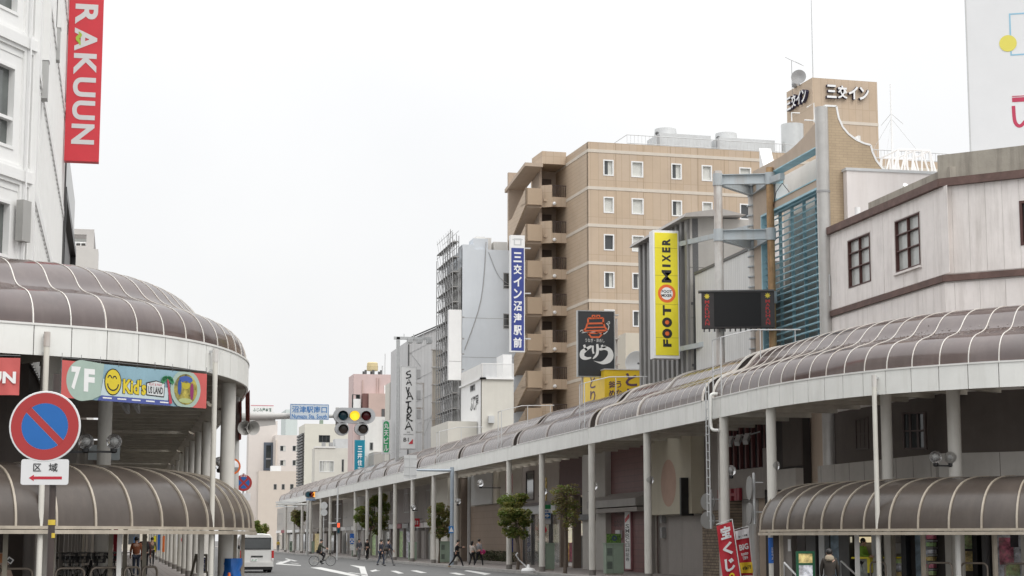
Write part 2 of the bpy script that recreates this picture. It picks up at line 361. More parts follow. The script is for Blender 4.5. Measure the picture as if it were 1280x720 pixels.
# road markings, laid from the photograph on the road surface
def mark(pts_px=None, pts=None, z=.004):
    P = [at_z(x, y, z) for x, y in pts_px] if pts_px else [Vector((x, y, z)) for x, y in pts]
    mb = MB(); mb.add(P, [tuple(range(len(P)))]); return mb.build('road_marking', PAINT, None, kind='structure')
mark([(388, 709.4), (401, 709), (451, 719.5), (441, 720.5)])
mark([(437, 706.2), (456, 708.2), (460, 720), (452, 720), (449, 710)])
mark([(462, 713.4), (470, 711.8), (471, 713), (476, 713.3), (467, 714.3), (466, 714.9)])
mark([(488, 713.6), (495, 713.4), (505, 716.6), (498, 717)]); mark([(513, 713.2), (521, 713), (534, 716), (526, 716.4)])
mark([(561, 716.2), (570, 715.8), (582, 718.2), (574, 718.6)]); mark([(580, 713.5), (584, 712.6), (614, 717.2), (606, 718.5)])
mark([(345, 703.8), (362, 699.6), (365, 700.3), (352, 705)]); mark([(345, 704.2), (376, 706.4), (376, 707.2), (345, 705.4)]); mark([(358, 698), (372, 701.2), (368, 701.6), (356, 698.6)])
for (a, b) in ((62, 70), (75, 82), (88, 95)): mark(pts=[(11.6, a), (11.78, a), (11.78, b), (11.6, b)])
for i in range(9):
    x = 5.2 + i * 1.6; mark(pts=[(x, 52.5), (x + .8, 52.5), (x + .8, 56.5), (x, 56.5)])
for k in range(8): y = 128 + k * 12; mark(pts=[(12.2, y), (12.35, y), (12.35, y + 6), (12.2, y + 6)])

# ================================================================== ARCADES
class Path:
    def __init__(s, pts):
        s.p = [Vector((x, y, 0)) for x, y in pts]; s.l = [0]
        for a, b in zip(s.p, s.p[1:]): s.l.append(s.l[-1] + (b - a).length)
        s.L = s.l[-1]
    def raw(s, t):
        t = max(0, min(s.L - 1e-4, t)); i = 0
        while s.l[i + 1] < t: i += 1
        return s.p[i].lerp(s.p[i + 1], (t - s.l[i]) / (s.l[i + 1] - s.l[i])), (s.p[i + 1] - s.p[i]).normalized()
    def at(s, t, off=0, z=0):
        p = s.raw(t)[0]; d = (s.raw(t + .6)[0] - s.raw(t - .6)[0]).normalized()
        n = Vector((d.y, -d.x, 0)) * s.side
        return p + n * off + Vector((0, 0, z))
corner = smooth_pts([(40, 42.6), (33, 43.2), (28.6, 44.2), (25.9, 45.4), (24.1, 46.6), (22.5, 48.6), (21.55, 50.4), (20.85, 52.8), (20.45, 55.5), (20.37, 58)], 6)
RP = Path(corner + [(20.35, y) for y in range(60, 262, 2)]); RP.side = 1
lcorner = smooth_pts([(-22, 35.6), (-14, 38.3), (-8, 40.6), (-5, 41.75), (-2.75, 42.8), (-1.2, 43.5), (.1, 44.3), (1.35, 45.6), (2.3, 47.2), (3.05, 49.4), (3.48, 52), (3.6, 56)], 6)
LP = Path(lcorner + [(3.6, y) for y in range(58, 262, 2)]); LP.side = -1
def t_at_y(P, y): return next(P.l[i] + (y - P.p[i].y) for i in range(len(P.p) - 1) if P.p[i].y <= y <= P.p[i + 1].y and P.p[i].y > 54)
PROF = smooth_pts([(.07, 6.62), (.09, 6.85), (.18, 7.1), (.36, 7.33), (.62, 7.48), (.95, 7.58), (1.2, 7.68), (1.38, 7.82), (1.53, 8.0), (1.74, 8.2), (2.05, 8.36), (2.5, 8.48), (3.1, 8.53), (3.9, 8.54)], 2)
FZ0, FZ1, MOD = 5.9, 6.6, .92
CAN_GROUP = 'barrel roofed arcade canopies along the shopping street'
CANOPIES = []
RIBFAR = mat('rib_far', (.46, .43, .41), .4, .06, 3, dirt=.15, dirtcol=(.3, .2, .12))
def canopy(P, t0, t1, label, detail, cols=(), gap=1.19, colr=.15, heavy=(), back=None):
    org = P.at((t0 + t1) / 2, 0, 0)
    th = thing('arcade_canopy', label, 'canopy', org, CAN_GROUP)
    n = max(1, round((t1 - t0) / MOD)); ts = [t0 + (t1 - t0) * i / n for i in range(n + 1)]
    alljoin = MB(); ribjoin = MB(); fasjoin = MB()
    for i in range(n):
        a, b = ts[i], ts[i + 1]; e = .012
        mid = (a + b) / 2
        fm = MB()
        for (p, q) in ((a + e, mid), (mid, b - e)):
            P0, P1 = P.at(p), P.at(q); i0, i1 = P.at(p, .05), P.at(q, .05); zz = Vector((0, 0, 1))
            fm.add([P0 + zz * FZ0, P1 + zz * FZ0, P1 + zz * FZ1, P0 + zz * FZ1, i0 + zz * FZ0, i1 + zz * FZ0, i1 + zz * FZ1, i0 + zz * FZ1], [(0, 1, 2, 3), (4, 7, 6, 5), (0, 4, 5, 1), (3, 2, 6, 7), (0, 3, 7, 4), (1, 5, 6, 2)])
        gm = MB(); hh = [a + .02, mid, b - .02]
        gm.grid([[P.at(t, o, z) for (o, z) in PROF] for t in hh])
        if detail:
            fm.build('fascia_panel', FASCIA, th); gm.build('roof_panel', GLAZE, th, smooth=True)
        else: fasjoin.add(fm.v, fm.f); alljoin.add(gm.v, gm.f)
    if not detail:
        fasjoin.build('fascia', FASCIA, th, kind='stuff'); alljoin.build('roof_panels', GLAZE, th, smooth=True, kind='stuff')
    for i, t in enumerate(ts):
        hv = i in (0, n) or i in heavy
        w = (.08 if hv else .027 if P.raw(t)[0].y < 61 else .022) if detail else (.10 if hv else .022); h = (.06 if hv else .016 if P.raw(t)[0].y < 61 else .006) if detail else (.05 if hv else .004)
        rm = MB()
        A = [P.at(t - w / 2, o, z) for o, z in PROF]; B = [P.at(t + w / 2, o, z) for o, z in PROF]
        def lift(k, up):
            a, b = PROF[max(k - 1, 0)], PROF[min(k + 1, len(PROF) - 1)]; d = Vector((b[0] - a[0], b[1] - a[1])).normalized(); return PROF[k][0] - d.y * up, PROF[k][1] + d.x * up
        A2 = [P.at(t - w / 2, *lift(k, h)) for k in range(len(PROF))]; B2 = [P.at(t + w / 2, *lift(k, h)) for k in range(len(PROF))]
        rm.grid([A, A2, B2, B])
        if detail: rm.build('rib', RIB, th, smooth=True)
        else: ribjoin.add(rm.v, rm.f)
    if not detail: ribjoin.build('ribs', RIBFAR, th, kind='stuff')
    fg = MB(); fg.grid([[P.at(t, 0, FZ0), P.at(t, 0, FZ1), P.at(t, .05, FZ1), P.at(t, .05, FZ0), P.at(t, 0, FZ0)] for t in (t1 + .012, t1 + gap - .012)]); fg.build('fascia_panel', FASCIA, th)
    # backing behind the fascia joints, top gutter, soffit band and cross beams
    m = max(2, n // 2) if not detail else n * 2
    tt = [t0 + (t1 - t0) * i / m for i in range(m + 1)]
    bk = MB(); bk.grid([[P.at(t, .055, 5.94), P.at(t, .055, 6.55)] for t in tt]); bk.build('fascia_backing', BROWNDK, th)
    gt = MB(); gt.grid([[P.at(t, -.02, 6.59), P.at(t, -.02, 6.64), P.at(t, .09, 6.64), P.at(t, .09, 6.59)] for t in tt]); gt.build('gutter', WHITE, th)
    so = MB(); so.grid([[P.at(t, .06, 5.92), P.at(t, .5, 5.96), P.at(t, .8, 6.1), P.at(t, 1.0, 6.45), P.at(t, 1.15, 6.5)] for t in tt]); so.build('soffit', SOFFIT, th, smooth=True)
    bm_ = MB()
    tp = t0 + .4
    while tp < t1:
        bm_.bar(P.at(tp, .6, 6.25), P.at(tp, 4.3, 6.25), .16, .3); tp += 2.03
    bm_.build('cross_beams', SOFFIT, th, kind='stuff')
    lg = MB()
    for o_ in (1.6, 2.9, 3.85): lg.grid([[P.at(t, o_ - .06, 6.42), P.at(t, o_ + .06, 6.42), P.at(t, o_ + .06, 6.58), P.at(t, o_ - .06, 6.58), P.at(t, o_ - .06, 6.42)] for t in tt])
    lg.build('purlins', SOFFIT, th, kind='stuff')
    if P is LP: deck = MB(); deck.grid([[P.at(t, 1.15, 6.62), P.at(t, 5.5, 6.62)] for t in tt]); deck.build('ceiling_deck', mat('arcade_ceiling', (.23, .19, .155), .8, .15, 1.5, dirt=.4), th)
    # end lunettes
    for t in ((t0 + .03), (t1 - .03)):
        ec = MB(); ec.add([P.at(t, o, z - .03) for o, z in PROF] + [P.at(t, 3.9, 6.7), P.at(t, .09, 6.66)], [tuple(range(len(PROF) + 2))]); ec.build('end_panel', DARKIN, th)
    for t, off, r in cols:
        q = P.at(t, off); cm = MB(); cm.cyl(q.x, q.y, .1, FZ0 + .05 if off < .9 else 6.4, r, 16); c = cm.build('column', COLUMN, th, smooth=True)
        bmb = MB(); bmb.cyl(q.x, q.y, .1, .36, r + .012, 16); bmb.build('column_base', mat('column_base', (.2, .185, .17), .7, .2, 4), c, smooth=True)
    CANOPIES.append(th); return th
tR = lambda y: t_at_y(RP, y)
tL = lambda y: t_at_y(LP, y)
def near_t(P, x, y):
    return min(range(0, int(P.L * 10)), key=lambda k: (P.raw(k / 10)[0] - Vector((x, y, 0))).length) / 10
# right side: corner sweep then 16.3 m bays
cols = [(near_t(RP, 20.4, 56.3), .25, .16), (near_t(RP, 22.0, 49.3), 2.6, .2), (near_t(RP, 25.4, 45.9), 2.6, .2), (near_t(RP, 21.0, 52.2), 2.2, .17), (near_t(RP, 30.4, 43.8), 1.5, .2)]
canopy(RP, RP.l[8], tR(61.4), 'brown glazed canopy sweeping round the corner in front of the shabby white building', True, cols + [(tR(60.6), .15, .16)])
dbm = MB(); random.seed(17); c_ = CANOPIES[0]
for _ in range(420):
    t = random.uniform(RP.l[20], RP.l[52]); o = random.gauss(1.2, .12); i = min(range(len(PROF) - 1), key=lambda k: abs(PROF[k][0] - o)); p = P_ = RP.at(t, o, PROF[i][1] + (PROF[i + 1][1] - PROF[i][1]) * (o - PROF[i][0]) / max(.02, PROF[i + 1][0] - PROF[i][0]) + .012); a = random.random() * 6.28; s = random.uniform(.008, .03); d = Vector((math.cos(a), math.sin(a), .2)) * s; e = Vector((-math.sin(a), math.cos(a), .3)) * s * .6; dbm.add([p - d, p - e, p + d, p + e], [(0, 1, 2, 3)])
dbm.build('roof_litter', mat('pale_litter', (.6, .57, .52), .8, .3, 9), c_, kind='stuff')
DESC = ['beside the cream panel and shuttered shop', 'in front of the maroon tiled shop', 'over the trimmed tree beside the green arrow sign', 'over the blank brown wall and the running man', 'above the walking couple', 'below the white calligraphy sign board', 'above the two grey vents of the plain shops', 'beside the small amber signal', 'over the yellow coated child', 'at the closed end of the street', 'past the end crossing', 'last before the beige block']
ys = [62.6 + 16.3 * i for i in range(12)]
colYs = [at_X(x, 674, 20.2).y for x in (801, 732, 670.3, 629.6, 562.8, 536.4, 510.3, 488.6, 470.3, 454.2, 439.6, 408.6, 397.2, 384.5, 374, 364, 353.9, 338.3, 332.7, 326.7)]
for i in range(11):
    a, b = ys[i], ys[i + 1] - 1.2
    canopy(RP, tR(a), tR(b), 'brown glazed street canopy bay ' + DESC[i], i == 0, [(tR(y), .15, .15) for y in colYs if a - .4 <= y < a + 15.9], heavy=(9,))
# left side
lc = [(near_t(LP, -.75, 43.9), 2.1, .25), (near_t(LP, 3.3, 50.6), .45, .2), (near_t(LP, 3.5, 54.9), .5, .17), (near_t(LP, -3.6, 42.5), 2.4, .25), (near_t(LP, 2.2, 47.0), 2.9, .18), (near_t(LP, -9, 40.3), 2.4, .25)]
canopy(LP, LP.l[10], tL(60.3), 'brown glazed canopy sweeping round the corner under the tall white store', True, lc)
LD = ['behind the hanging kids banner', 'past the round mirror post', 'over the far row of pillars', 'hidden halfway along the store side', 'near the white van', 'past the first plain grey building', 'past the second plain building', 'last of the store side']
for i in range(8):
    a = 61.5 + 16.3 * i
    canopy(LP, tL(a), tL(a + 15.1), 'brown glazed street canopy bay on the store side ' + LD[i], False, [(tL(y), .55, .17) for y in (67.9, 74.1, 80.8, 86.6, 93, 101, 109, 117, 125, 133, 146, 158, 170, 182) if a - .4 <= y < a + 15.9])
# ------------------------------------------------------------------ low curved shelters below the canopies
def shelter(P, t0, t1, label, posts, mod=.98, off=-.22, frm=GLAZE_LOW, end_round=None, width=2.7):
    th = thing('pavement_shelter', label, 'shelter', P.at((t0 + t1) / 2, 1.5, 0), 'low barrel shelters over the pavement')
    n = round((t1 - t0) / mod); ts = [t0 + (t1 - t0) * i / n for i in range(n + 1)]
    pr = [(off, 1.98), (off + .03, 2.3), (off + .16, 2.65), (off + .42, 3.0), (off + .85, 3.28), (off + 1.45, 3.44), (off + 2.1, 3.5), (off + width, 3.5), (off + width + .5, 3.4)]
    pr = smooth_pts(pr, 2)
    def shrink(t):      # the end is rounded in plan
        if end_round is None: return 0
        q = abs(t - end_round); return 0 if q > 1.2 else 1.0 * (1 - math.sqrt(max(0, 1 - ((1.2 - q) / 1.2) ** 2)))
    for i in range(n):
        g_ = MB(); g_.grid([[P.at(t, o + shrink(t) * max(0, 1 - (o - off) / 1.5), z) for o, z in pr] for t in (ts[i] + .02, (ts[i] + ts[i + 1]) / 2, ts[i + 1] - .02)]); g_.build('roof_panel', frm, th, smooth=True)
    for t in ts:
        rm = MB(); w = .05; sh = lambda o: o + shrink(t) * max(0, 1 - (o - off) / 1.5)
        A = [P.at(t - w / 2, sh(o), z) for o, z in pr]; B = [P.at(t + w / 2, sh(o), z) for o, z in pr]
        A2 = [P.at(t - w / 2, sh(o) - .035, z + .02) for o, z in pr]; B2 = [P.at(t + w / 2, sh(o) - .035, z + .02) for o, z in pr]
        rm.grid([A, A2, B2, B]); rm.build('rib', RIBDULL, th, smooth=True)
    ed = MB(); es = lambda t, d: P.at(t, off + d + shrink(t), 0)
    tt = [t0 + (t1 - t0) * i / (n * 2) for i in range(n * 2 + 1)]
    z = Vector((0, 0, 1))
    ed.grid([[es(t, -.06) + z * 1.93, es(t, -.06) + z * 2.0, es(t, .06) + z * 2.0, es(t, .06) + z * 1.93, es(t, -.06) + z * 1.93] for t in tt]); ed.build('upper_rail', RIBDULL, th)
    e2 = MB(); e2.grid([[es(t, -.10) + z * 1.82, es(t, -.10) + z * 1.91, es(t, .05) + z * 1.91, es(t, .05) + z * 1.82, es(t, -.10) + z * 1.82] for t in tt]); e2.build('eave_beam', RIBDULL, th)
    for t, o_, m_ in posts:
        q = P.at(t, o_); pm = MB(); pm.box(q.x - .055, q.y - .055, .1, q.x + .055, q.y + .055, 1.85 if o_ < 1 else 3.3); pm.build('post', m_, th)
    for dt in (.25, .95):
        q = P.at(t1 - dt, .25 if dt < .5 else .05); pm = MB(); pm.box(q.x - .05, q.y - .05, .1, q.x + .05, q.y + .05, 1.85); pm.build('post', RIBDULL, th)
    ra = MB()
    for o_ in (1.4, 2.4): ra.tube([P.at(t, off + o_, 3.3) for t in tt], .04, 6)
    ra.build('roof_rail', RIBDULL, th)
    return th
OLIVE = mat('olive_post', (.2, .18, .14), .5, .12, 4)
PX = lambda P, x: min((k / 20 for k in range(int(P.l[4] * 20), int(t_at_y(P, 58) * 20))), key=lambda t: abs(px_of(P.at(t, .3, 1.7)) - x))
def px_of(v):
    rx = v.x * _cy - v.y * _sy; f = v.x * _sy + v.y * _cy; zz = v.z - EYE
    return CX + F_PX * rx / (f * _cp + zz * _sp)
lp0 = LP.l[14]; lpe = near_t(LP, 3.6, 54)
shelter(LP, lp0, lpe, 'grey brown barrel shelter with a rounded end over the bicycle stands', [(PX(LP, x), o, m_) for x, o, m_ in ((70, .5, OLIVE), (155, .45, WHITE), (161, .9, OLIVE), (206, .9, OLIVE), (212, 1.6, OLIVE), (262, .5, COLUMN), (273, .45, WHITE), (278, .9, COLUMN), (12, .5, OLIVE))])
rp1 = near_t(RP, 20.42, 56.2); rp0 = RP.l[14]
shelter(RP, rp0, rp1, 'grey brown barrel shelter with a rounded end in front of the lottery booth', [(PX(RP, x), o, m_) for x, o, m_ in ((976, .5, WHITE), (1066, .45, WHITE), (1074, 1.6, OLIVE), (1137, .9, RIBDULL), (1194, .45, WHITE), (1236, .7, RIBDULL))])
# ================================================================== BUILDINGS, near side of the street on the right
UP = Vector((0, 0, 1))
TRIM = mat('brown_trim', (.14, .085, .072), .7, .25, 3, dirt=.75, dirtcol=(.05, .035, .03))
BOARD = mat('weathered_white_board', (.80, .755, .725), .7, .07, 1.2, dirt=.6, dirtcol=(.36, .32, .28), streak=True)
BOARDJ = mat('board_joint', (.56, .53, .50), .8, .1, 2)
CONC = mat('stained_concrete', (.36, .33, .28), .85, .15, 1.2, dirt=.85, dirtcol=(.12, .105, .09), streak=True, bump=.3, bscale=20)
REDWIN = mat('rusty_window_frame', (.085, .035, .03), .5, .15, 4)
def streetX(X): return Face(X, 0, 0, -1)          # faces the street from its far side; u runs towards the camera
def frontY(Y): return Face(0, Y, 1, 0)            # faces the camera side
# ---- white corner building
c0 = Vector((25, 52.31, 0)); SF = streetX(25.0); CH = Face(25, 52.31, .7071, -.7071)
th = thing('corner_building', 'shabby white boarded corner building with brown trim bands and red framed windows', 'building', (29, 55, 0))
wz0, wz1 = 6.2, 12.6
ws = [SF.rect(1061, 296, 1088, 356), SF.rect(1120, 271, 1150, 336)]
ub = -62.05; ue = -52.31
SF.wall('wall', BOARDJ, th, ub, ue, wz0, wz1, ws, th=.3)
CHW = CH.rect(1275, 250, 1300, 306)
CH.wall('wall', BOARDJ, th, 0, 14, 6.2, 12.6, [CHW], th=.3)
# boards, each its own piece
def boards(fc, us, z0, z1, holes, parent, m=BOARD, name='wall_panel', e=.005, d=.014):
    for a, b in zip(us, us[1:]):
        segs = [(z0, z1)]
        for h in holes:
            if h[0] < (a + b) / 2 < h[1]: segs = [(z0, h[2]), (h[3], z1)]
        for (p, q) in segs:
            if q - p > .1: fc.bx(name, m, parent, a + e, b - e, p, q, .001, d + random.uniform(-.004, .004))
def uses(fc, xs, y): return [fc.uz(x, y)[0] for x in xs]
us1 = [ub + .05] + uses(SF, [1059, 1060.5, 1089, 1100, 1110, 1119, 1151, 1160, 1169], 320) + [ue - .02]
us1 = sorted(us1); us1[1:3] = [ws[0][0] - .02]
us1 = sorted(set([ub + .05, ub + 1.0, ws[0][0] - .1, ws[0][1] + .1, ws[1][0] - .1, ws[1][1] + .1] + [ws[0][1] + .1 + i * .52 for i in range(1, 6)] + [ws[1][1] + .1 + i * .5 for i in range(1, 5)] + [ue - .25, ue]))
us1 = [u for i, u in enumerate(us1) if i == 0 or u - us1[i - 1] > .18]
hol = [(w[0] - .1, w[1] + .1, w[2] - .03, w[3] + .03) for w in ws]
boards(SF, us1, 9.9, 12.66, hol, th); boards(SF, [ub + .05 + i * (ue - ub - .05) / 12 for i in range(13)], 6.9, 9.6, [], th)
boards(CH, [0, .32] + [.32 + i * .53 for i in range(1, 26)], 9.9, 12.66, [(CHW[0] - .1, CHW[1] + .1, CHW[2], CHW[3])], th); boards(CH, [0, .32] + [.32 + i * .8 for i in range(1, 17)], 6.9, 9.6, [], th)
for w in ws: window(SF, th, *w, glass=GLASSL, frame=REDWIN, fw=.032, mull=(.5,), trans=(.4, .72))
window(CH, th, *CHW, glass=GLASS, frame=REDWIN, fw=.08, mull=(.5,))
SF.bx('sill', BOARD, th, ws[1][0] - .15, ws[1][1] + .1, ws[1][2] - .1, ws[1][2] - .03, 0, .09)
for z0, z1, d in ((12.67, 12.92, .15), (9.66, 9.86, .09)):
    t = MB(); SF.box(t, ub - .05, ue + .02, z0, z1, -.02, d); CH.box(t, -.02, 14, z0, z1, -.02, d)
    t.prism([CH.p(0, z0, 0), SF.p(ue, z0, d), CH.p(0, z0, d)], (0, 0, z1 - z0)); t.build('cornice' if z0 > 11 else 'trim_band', TRIM, th)
t = MB(); SF.box(t, ub + 3.4, ue + .1, 12.92, 13.32, -.55, -.25); CH.box(t, -.2, 14, 12.92, 13.75, -.55, -.25); t.build('parapet', CONC, th)
t = MB(); t.prism([SF.p(ub, 12.5, -.3), SF.p(ue, 12.5, -.3), CH.p(14, 12.5, -.3), CH.p(14, 12.5, -10), SF.p(ub, 12.5, -8)], (0, 0, .35)); t.build('roof', GREY, th)
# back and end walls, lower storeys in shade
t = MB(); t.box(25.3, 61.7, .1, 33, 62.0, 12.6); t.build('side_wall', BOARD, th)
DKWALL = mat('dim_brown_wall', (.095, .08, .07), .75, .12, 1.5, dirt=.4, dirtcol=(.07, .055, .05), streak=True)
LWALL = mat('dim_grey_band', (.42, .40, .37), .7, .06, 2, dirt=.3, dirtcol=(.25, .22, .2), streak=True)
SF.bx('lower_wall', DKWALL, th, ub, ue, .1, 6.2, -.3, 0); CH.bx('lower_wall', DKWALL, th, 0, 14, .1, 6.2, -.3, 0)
t = MB(); SF.box(t, ub, ue, 3.55, 4.3, 0, .5); CH.box(t, -.2, 14, 3.55, 4.3, 0, .5); t.build('balcony_band', LWALL, th)
t = MB()
for i in range(10): CH.box(t, .4 + i * 1.3, .415 + i * 1.3, 3.56, 4.29, .5, .505)
for i in range(8): SF.box(t, ub + .3 + i * 1.3, ub + .315 + i * 1.3, 3.56, 4.29, .5, .505)
t.build('band_joints', DKWALL, th, kind='stuff')
gr = MB()
for i in range(60): CH.box(gr, 2.6 + i * .09, 2.64 + i * .09, 3.1, 3.5, .1, .3)
gr.build('vent_grille', BLACK, th, kind='stuff')
for (x0, y0, x1, y1) in ((1128, 515, 1157, 562), (1070, 522, 1086, 562)):
    r_ = (CH if x0 > 1100 else SF).rect(x0, y0, x1, y1); window(CH if x0 > 1100 else SF, th, *r_, glass=GLASS, frame=BROWNDK, mull=(.33, .66), trans=(.5,), name='window')
# curved soffit light band under the canopy
# wires and pipe on the street wall
t = MB(); t.tube([SF.p(ub + .22, 12.4, .08), SF.p(ub + .22, 6.8, .08)], .05, 8); t.tube([SF.p(ub + .42, 10.8, .06), SF.p(ub + .42, 6.8, .06)], .025, 6); t.tube([SF.p(ub + .22, 11.2, .08), SF.p(ub + .5, 11.2, .08), SF.p(ub + .5, 10.4, .08)], .03, 6); t.build('drain_pipe', LGREY, th, smooth=True)
# roof edge bits
q = SF.p(-56.5, 12.92, -.6); MB().tube([q, q + UP * .5, q + UP * .6 + Vector((0, -.2, 0))], .09, 10).build('vent_pipe', WHITE2, th, smooth=True)
q = SF.p(-60.2, 12.9, -.5); MB().tube([q, q + UP * .55], .1, 10).build('vent_pipe', WHITE2, th, smooth=True)
# ---- billboard on its roof
BF = Face(*at_Y(1211, 100, 57.5).xy, .9, -.436)
b0 = BF.uz(1213, 100); zt = 21.5; zb = BF.uz(1216, 192)[1]
th = thing('roof_billboard', 'large white roof billboard with a yellow dot and red lettering above the corner building', 'billboard', BF.p(4, 12.9, 0))
BILL = mat('billboard_white', (.74, .745, .75), .6, .02, 1)
BF.bx('panel', BILL, th, 0, 9, zb, zt, -.5, 0)
BF.bx('edge_frame', LGREY, th, -.05, 0, zb - .03, zt, -.55, .02)
t = MB()
for k in range(4): BF.box(t, .25 + k * 1.5, .5 + k * 1.5, 12.6, zb, -.45, -.2); BF.box(t, .25 + k * 1.5, .45 + k * 1.5, 12.6, zb, -2.2, -2.0)
for k in range(3): t.bar(BF.p(.4 + k * 1.5, zb - .05, -.3), BF.p(1.7 + k * 1.5, 12.8, -2), .12)
t.build('support_frame', LGREY, th)
o = BF.rect(1262, 15, 1320, 68); t = MB(); pts = [(o[0], o[2]), (o[0], o[3])]
ring_mb(BF, o[0], o[0] + 1.8, o[2], o[3], .05, .002, .006, t); t.build('blue_outline', mat('print_light_blue', (.28, .52, .66), .6, .02), th)
o = BF.rect(1249, 43.5, 1271, 65); t = MB(); disc_mb(BF.p((o[0] + o[1]) / 2, (o[2] + o[3]) / 2, .012), BF.u, UP, (o[1] - o[0]) / 2, 28, 0, t); t.build('yellow_dot', mat('print_yellow', (.74, .66, .12), .6, .02), th)
t = MB(); o = BF.rect(1265, 119, 1330, 126); BF.box(t, o[0], o[1], o[2], o[3] - .04, .002, .008); BF.box(t, o[0], o[1], o[3] - .01, o[3] + .02, .002, .008)
o = BF.rect(1265, 132, 1284, 159); hU = o[3] - o[2]; stroke2(t, BF, smooth_pts([(o[0] + .06, o[3]), (o[0] + .08, o[2] + hU * .35), (o[0] + .17, o[2] + .07), (o[0] + .3, o[2] + .06), (o[0] + .46, o[2] + hU * .3)]), .12, .006); stroke2(t, BF, [(o[0] + .75, o[3]), (o[0] + .85, o[2] + .3)], .12, .006)
t.build('red_lettering', mat('print_red', (.5, .045, .1), .6, .02), th)

# ---- facade building with blue louvres
TANW = mat('tan_brick_facade', (.44, .34, .225), .75, .08, 1.5, brick=dict(u=(1, 0), w=.3, h=.1, c2=(.41, .315, .21), mortar=.008, mc=(.34, .26, .18)))
TANS = mat('tan_smooth_render', (.46, .37, .29), .75, .08, 1, dirt=.25, dirtcol=(.25, .2, .15), streak=True)
LBLUE = mat('louvre_blue', (.36, .56, .63), .5, .08, 2, dirt=.3, dirtcol=(.09, .14, .16), streak=True)
LF = streetX(24.95); NY = 61.75; FY = 69.6
th = thing('louvre_building', 'tan curved top facade building with big blue louvre grille', 'building', (27, 65, 0))
def lf(x, y): return LF.uz(x, y)
op1 = [lf(965, 216), lf(1022, 181), lf(1022, 222), lf(965, 256)]      # pale upper opening
uL, uR = lf(951, 300)[0], lf(1027, 300)[0]
o1z0, o1z1 = (op1[2][1] + op1[3][1]) / 2, (op1[0][1] + op1[1][1]) / 2
l_top = lf(1020, 235)[1]; l_bot = 7.0
holes = [(op1[0][0], op1[1][0], o1z0, o1z1), (uL + .1, uR - .12, l_bot, l_top)]
LF.wall('facade_wall', TANS, th, -FY, -NY, .1, o1z1 + .35, holes, th=.5)
# sweeping top of the street side
tp = [(-FY, o1z1 + .35), (-NY, o1z1 + .35), (-NY, 17.35)] + [(-NY - 4.8 * i / 10, 17.35 - (17.35 - o1z1 - .4) * (1 - (1 - i / 10) ** 2.0)) for i in range(1, 11)] + [(-FY, o1z1 + .45)]
t = MB(); t.prism([LF.p(u, z, -.5) for u, z in tp], LF.n * .5); t.build('sweeping_top', TANS, th)
t = MB(); LF.box(t, -FY, -NY, .1, o1z1 + .3, -1.4, -1.3); t.build('recess_back', WHITE, th)
t = ring_mb(LF, holes[0][0], holes[0][1], holes[0][2], holes[0][3], .045, -.45, .03); t.build('opening_edge', LBLUE, th)
t = ring_mb(LF, holes[1][0], holes[1][1], holes[1][2], holes[1][3], .08, -.45, .03); t.build('louvre_frame', LBLUE, th)
t = MB(); LF.box(t, uL, uR, l_bot, l_top, -1.25, -1.2); t.build('inner_screen', mat('dull_teal_grey', (.48, .51, .51), .7, .2, .8, dirt=.6, dirtcol=(.17, .19, .19)), th)
ns = 30
for i in range(ns):
    z = l_bot + .12 + (l_top - l_bot - .2) * i / (ns - 1); s = MB()
    c = LF.p((uL + uR) / 2, z, -.2); s.obox(c, LF.u * ((uR - uL) / 2 - .2), (LF.n * .1 - UP * .055), (UP * .016 + LF.n * .02)); s.build('slat', LBLUE, th)
t = MB()
for k in range(1, 5): u = uL + (uR - uL) * k / 5; LF.box(t, u - .035, u + .035, l_bot, l_top, -.42, -.3)
t.build('louvre_post', LBLUE, th)
# near end wall facing the crossing with its concave outline
NF = frontY(NY); x0 = NF.uz(1036, 200)[0]
pr = [(1036, 134), (1045, 134), (1048, 149), (1053, 160), (1060, 168.5), (1070, 176), (1080, 180.5), (1088, 182.5), (1090, 191), (1095, 202), (1103, 212), (1113, 218.5)]
pu = [NF.uz(*p) for p in pr]
pu[0] = (24.97, pu[1][1])
t = MB(); t.prism([NF.p(u, z, .03) for u, z in [(24.97, .1)] + pu + [(pu[-1][0], .1)]], Vector((0, .6, 0))); t.build('end_wall', TANW, th)
t = MB()
for a, b in zip(pu, pu[1:]): t.bar(NF.p(*a, -.3) + UP * .03, NF.p(*b, -.3) + UP * .03, .68, .08, up=(0, 1, 0)) if False else t.bar(NF.p(a[0], a[1] + .03, -.3), NF.p(b[0], b[1] + .03, -.3), .7, .07)
t.build('coping', WHITE2, th)
t = MB(); t.cyl(24.86, 61.8, .1, 17.45, .24, 16); t.build('corner_pilaster', STEEL if False else mat('aluminium_cladding', (.5, .49, .47), .35, .06, 2, metal=.4, dirt=.2), th, smooth=True)
t = MB(); t.cyl(24.86, 61.8, 14.25, 14.33, .255, 16); t.build('pilaster_joint', GREY, th)
t = MB(); t.box(25.5, 62.9, .1, 33, 69.5, 11.5); t.build('rear_block', LWALL, th)
# far rising fin, blue inside
o = streetX(24.9); a = o.uz(946, 185); b = o.uz(962, 222); cz = o.uz(946, 222)
t = MB(); t.prism([o.p(a[0], cz[1] - 1.5, -.6), o.p(b[0] + .4, cz[1] - 1.2, -.6)] + [o.p(a[0] + (b[0] + .4 - a[0]) * (1 - i / 8), cz[1] - .6 + (a[1] - cz[1] + .6) * (i / 8) ** 2, -.6) for i in range(9)], (-.5, 0, 0)); t.build('curved_fin', WHITE2, th)
t = MB(); q = LF.uz(1010, 225); t.tube([LF.p(lf(966, 268)[0], lf(966, 268)[1], .03), LF.p(lf(972, 240)[0], lf(972, 240)[1], .06), LF.p(lf(980, 229)[0], lf(980, 229)[1], .07), LF.p(lf(988, 240)[0], lf(988, 240)[1], .05)], .016, 6); t.build('hanging_cable', BLACK, th)
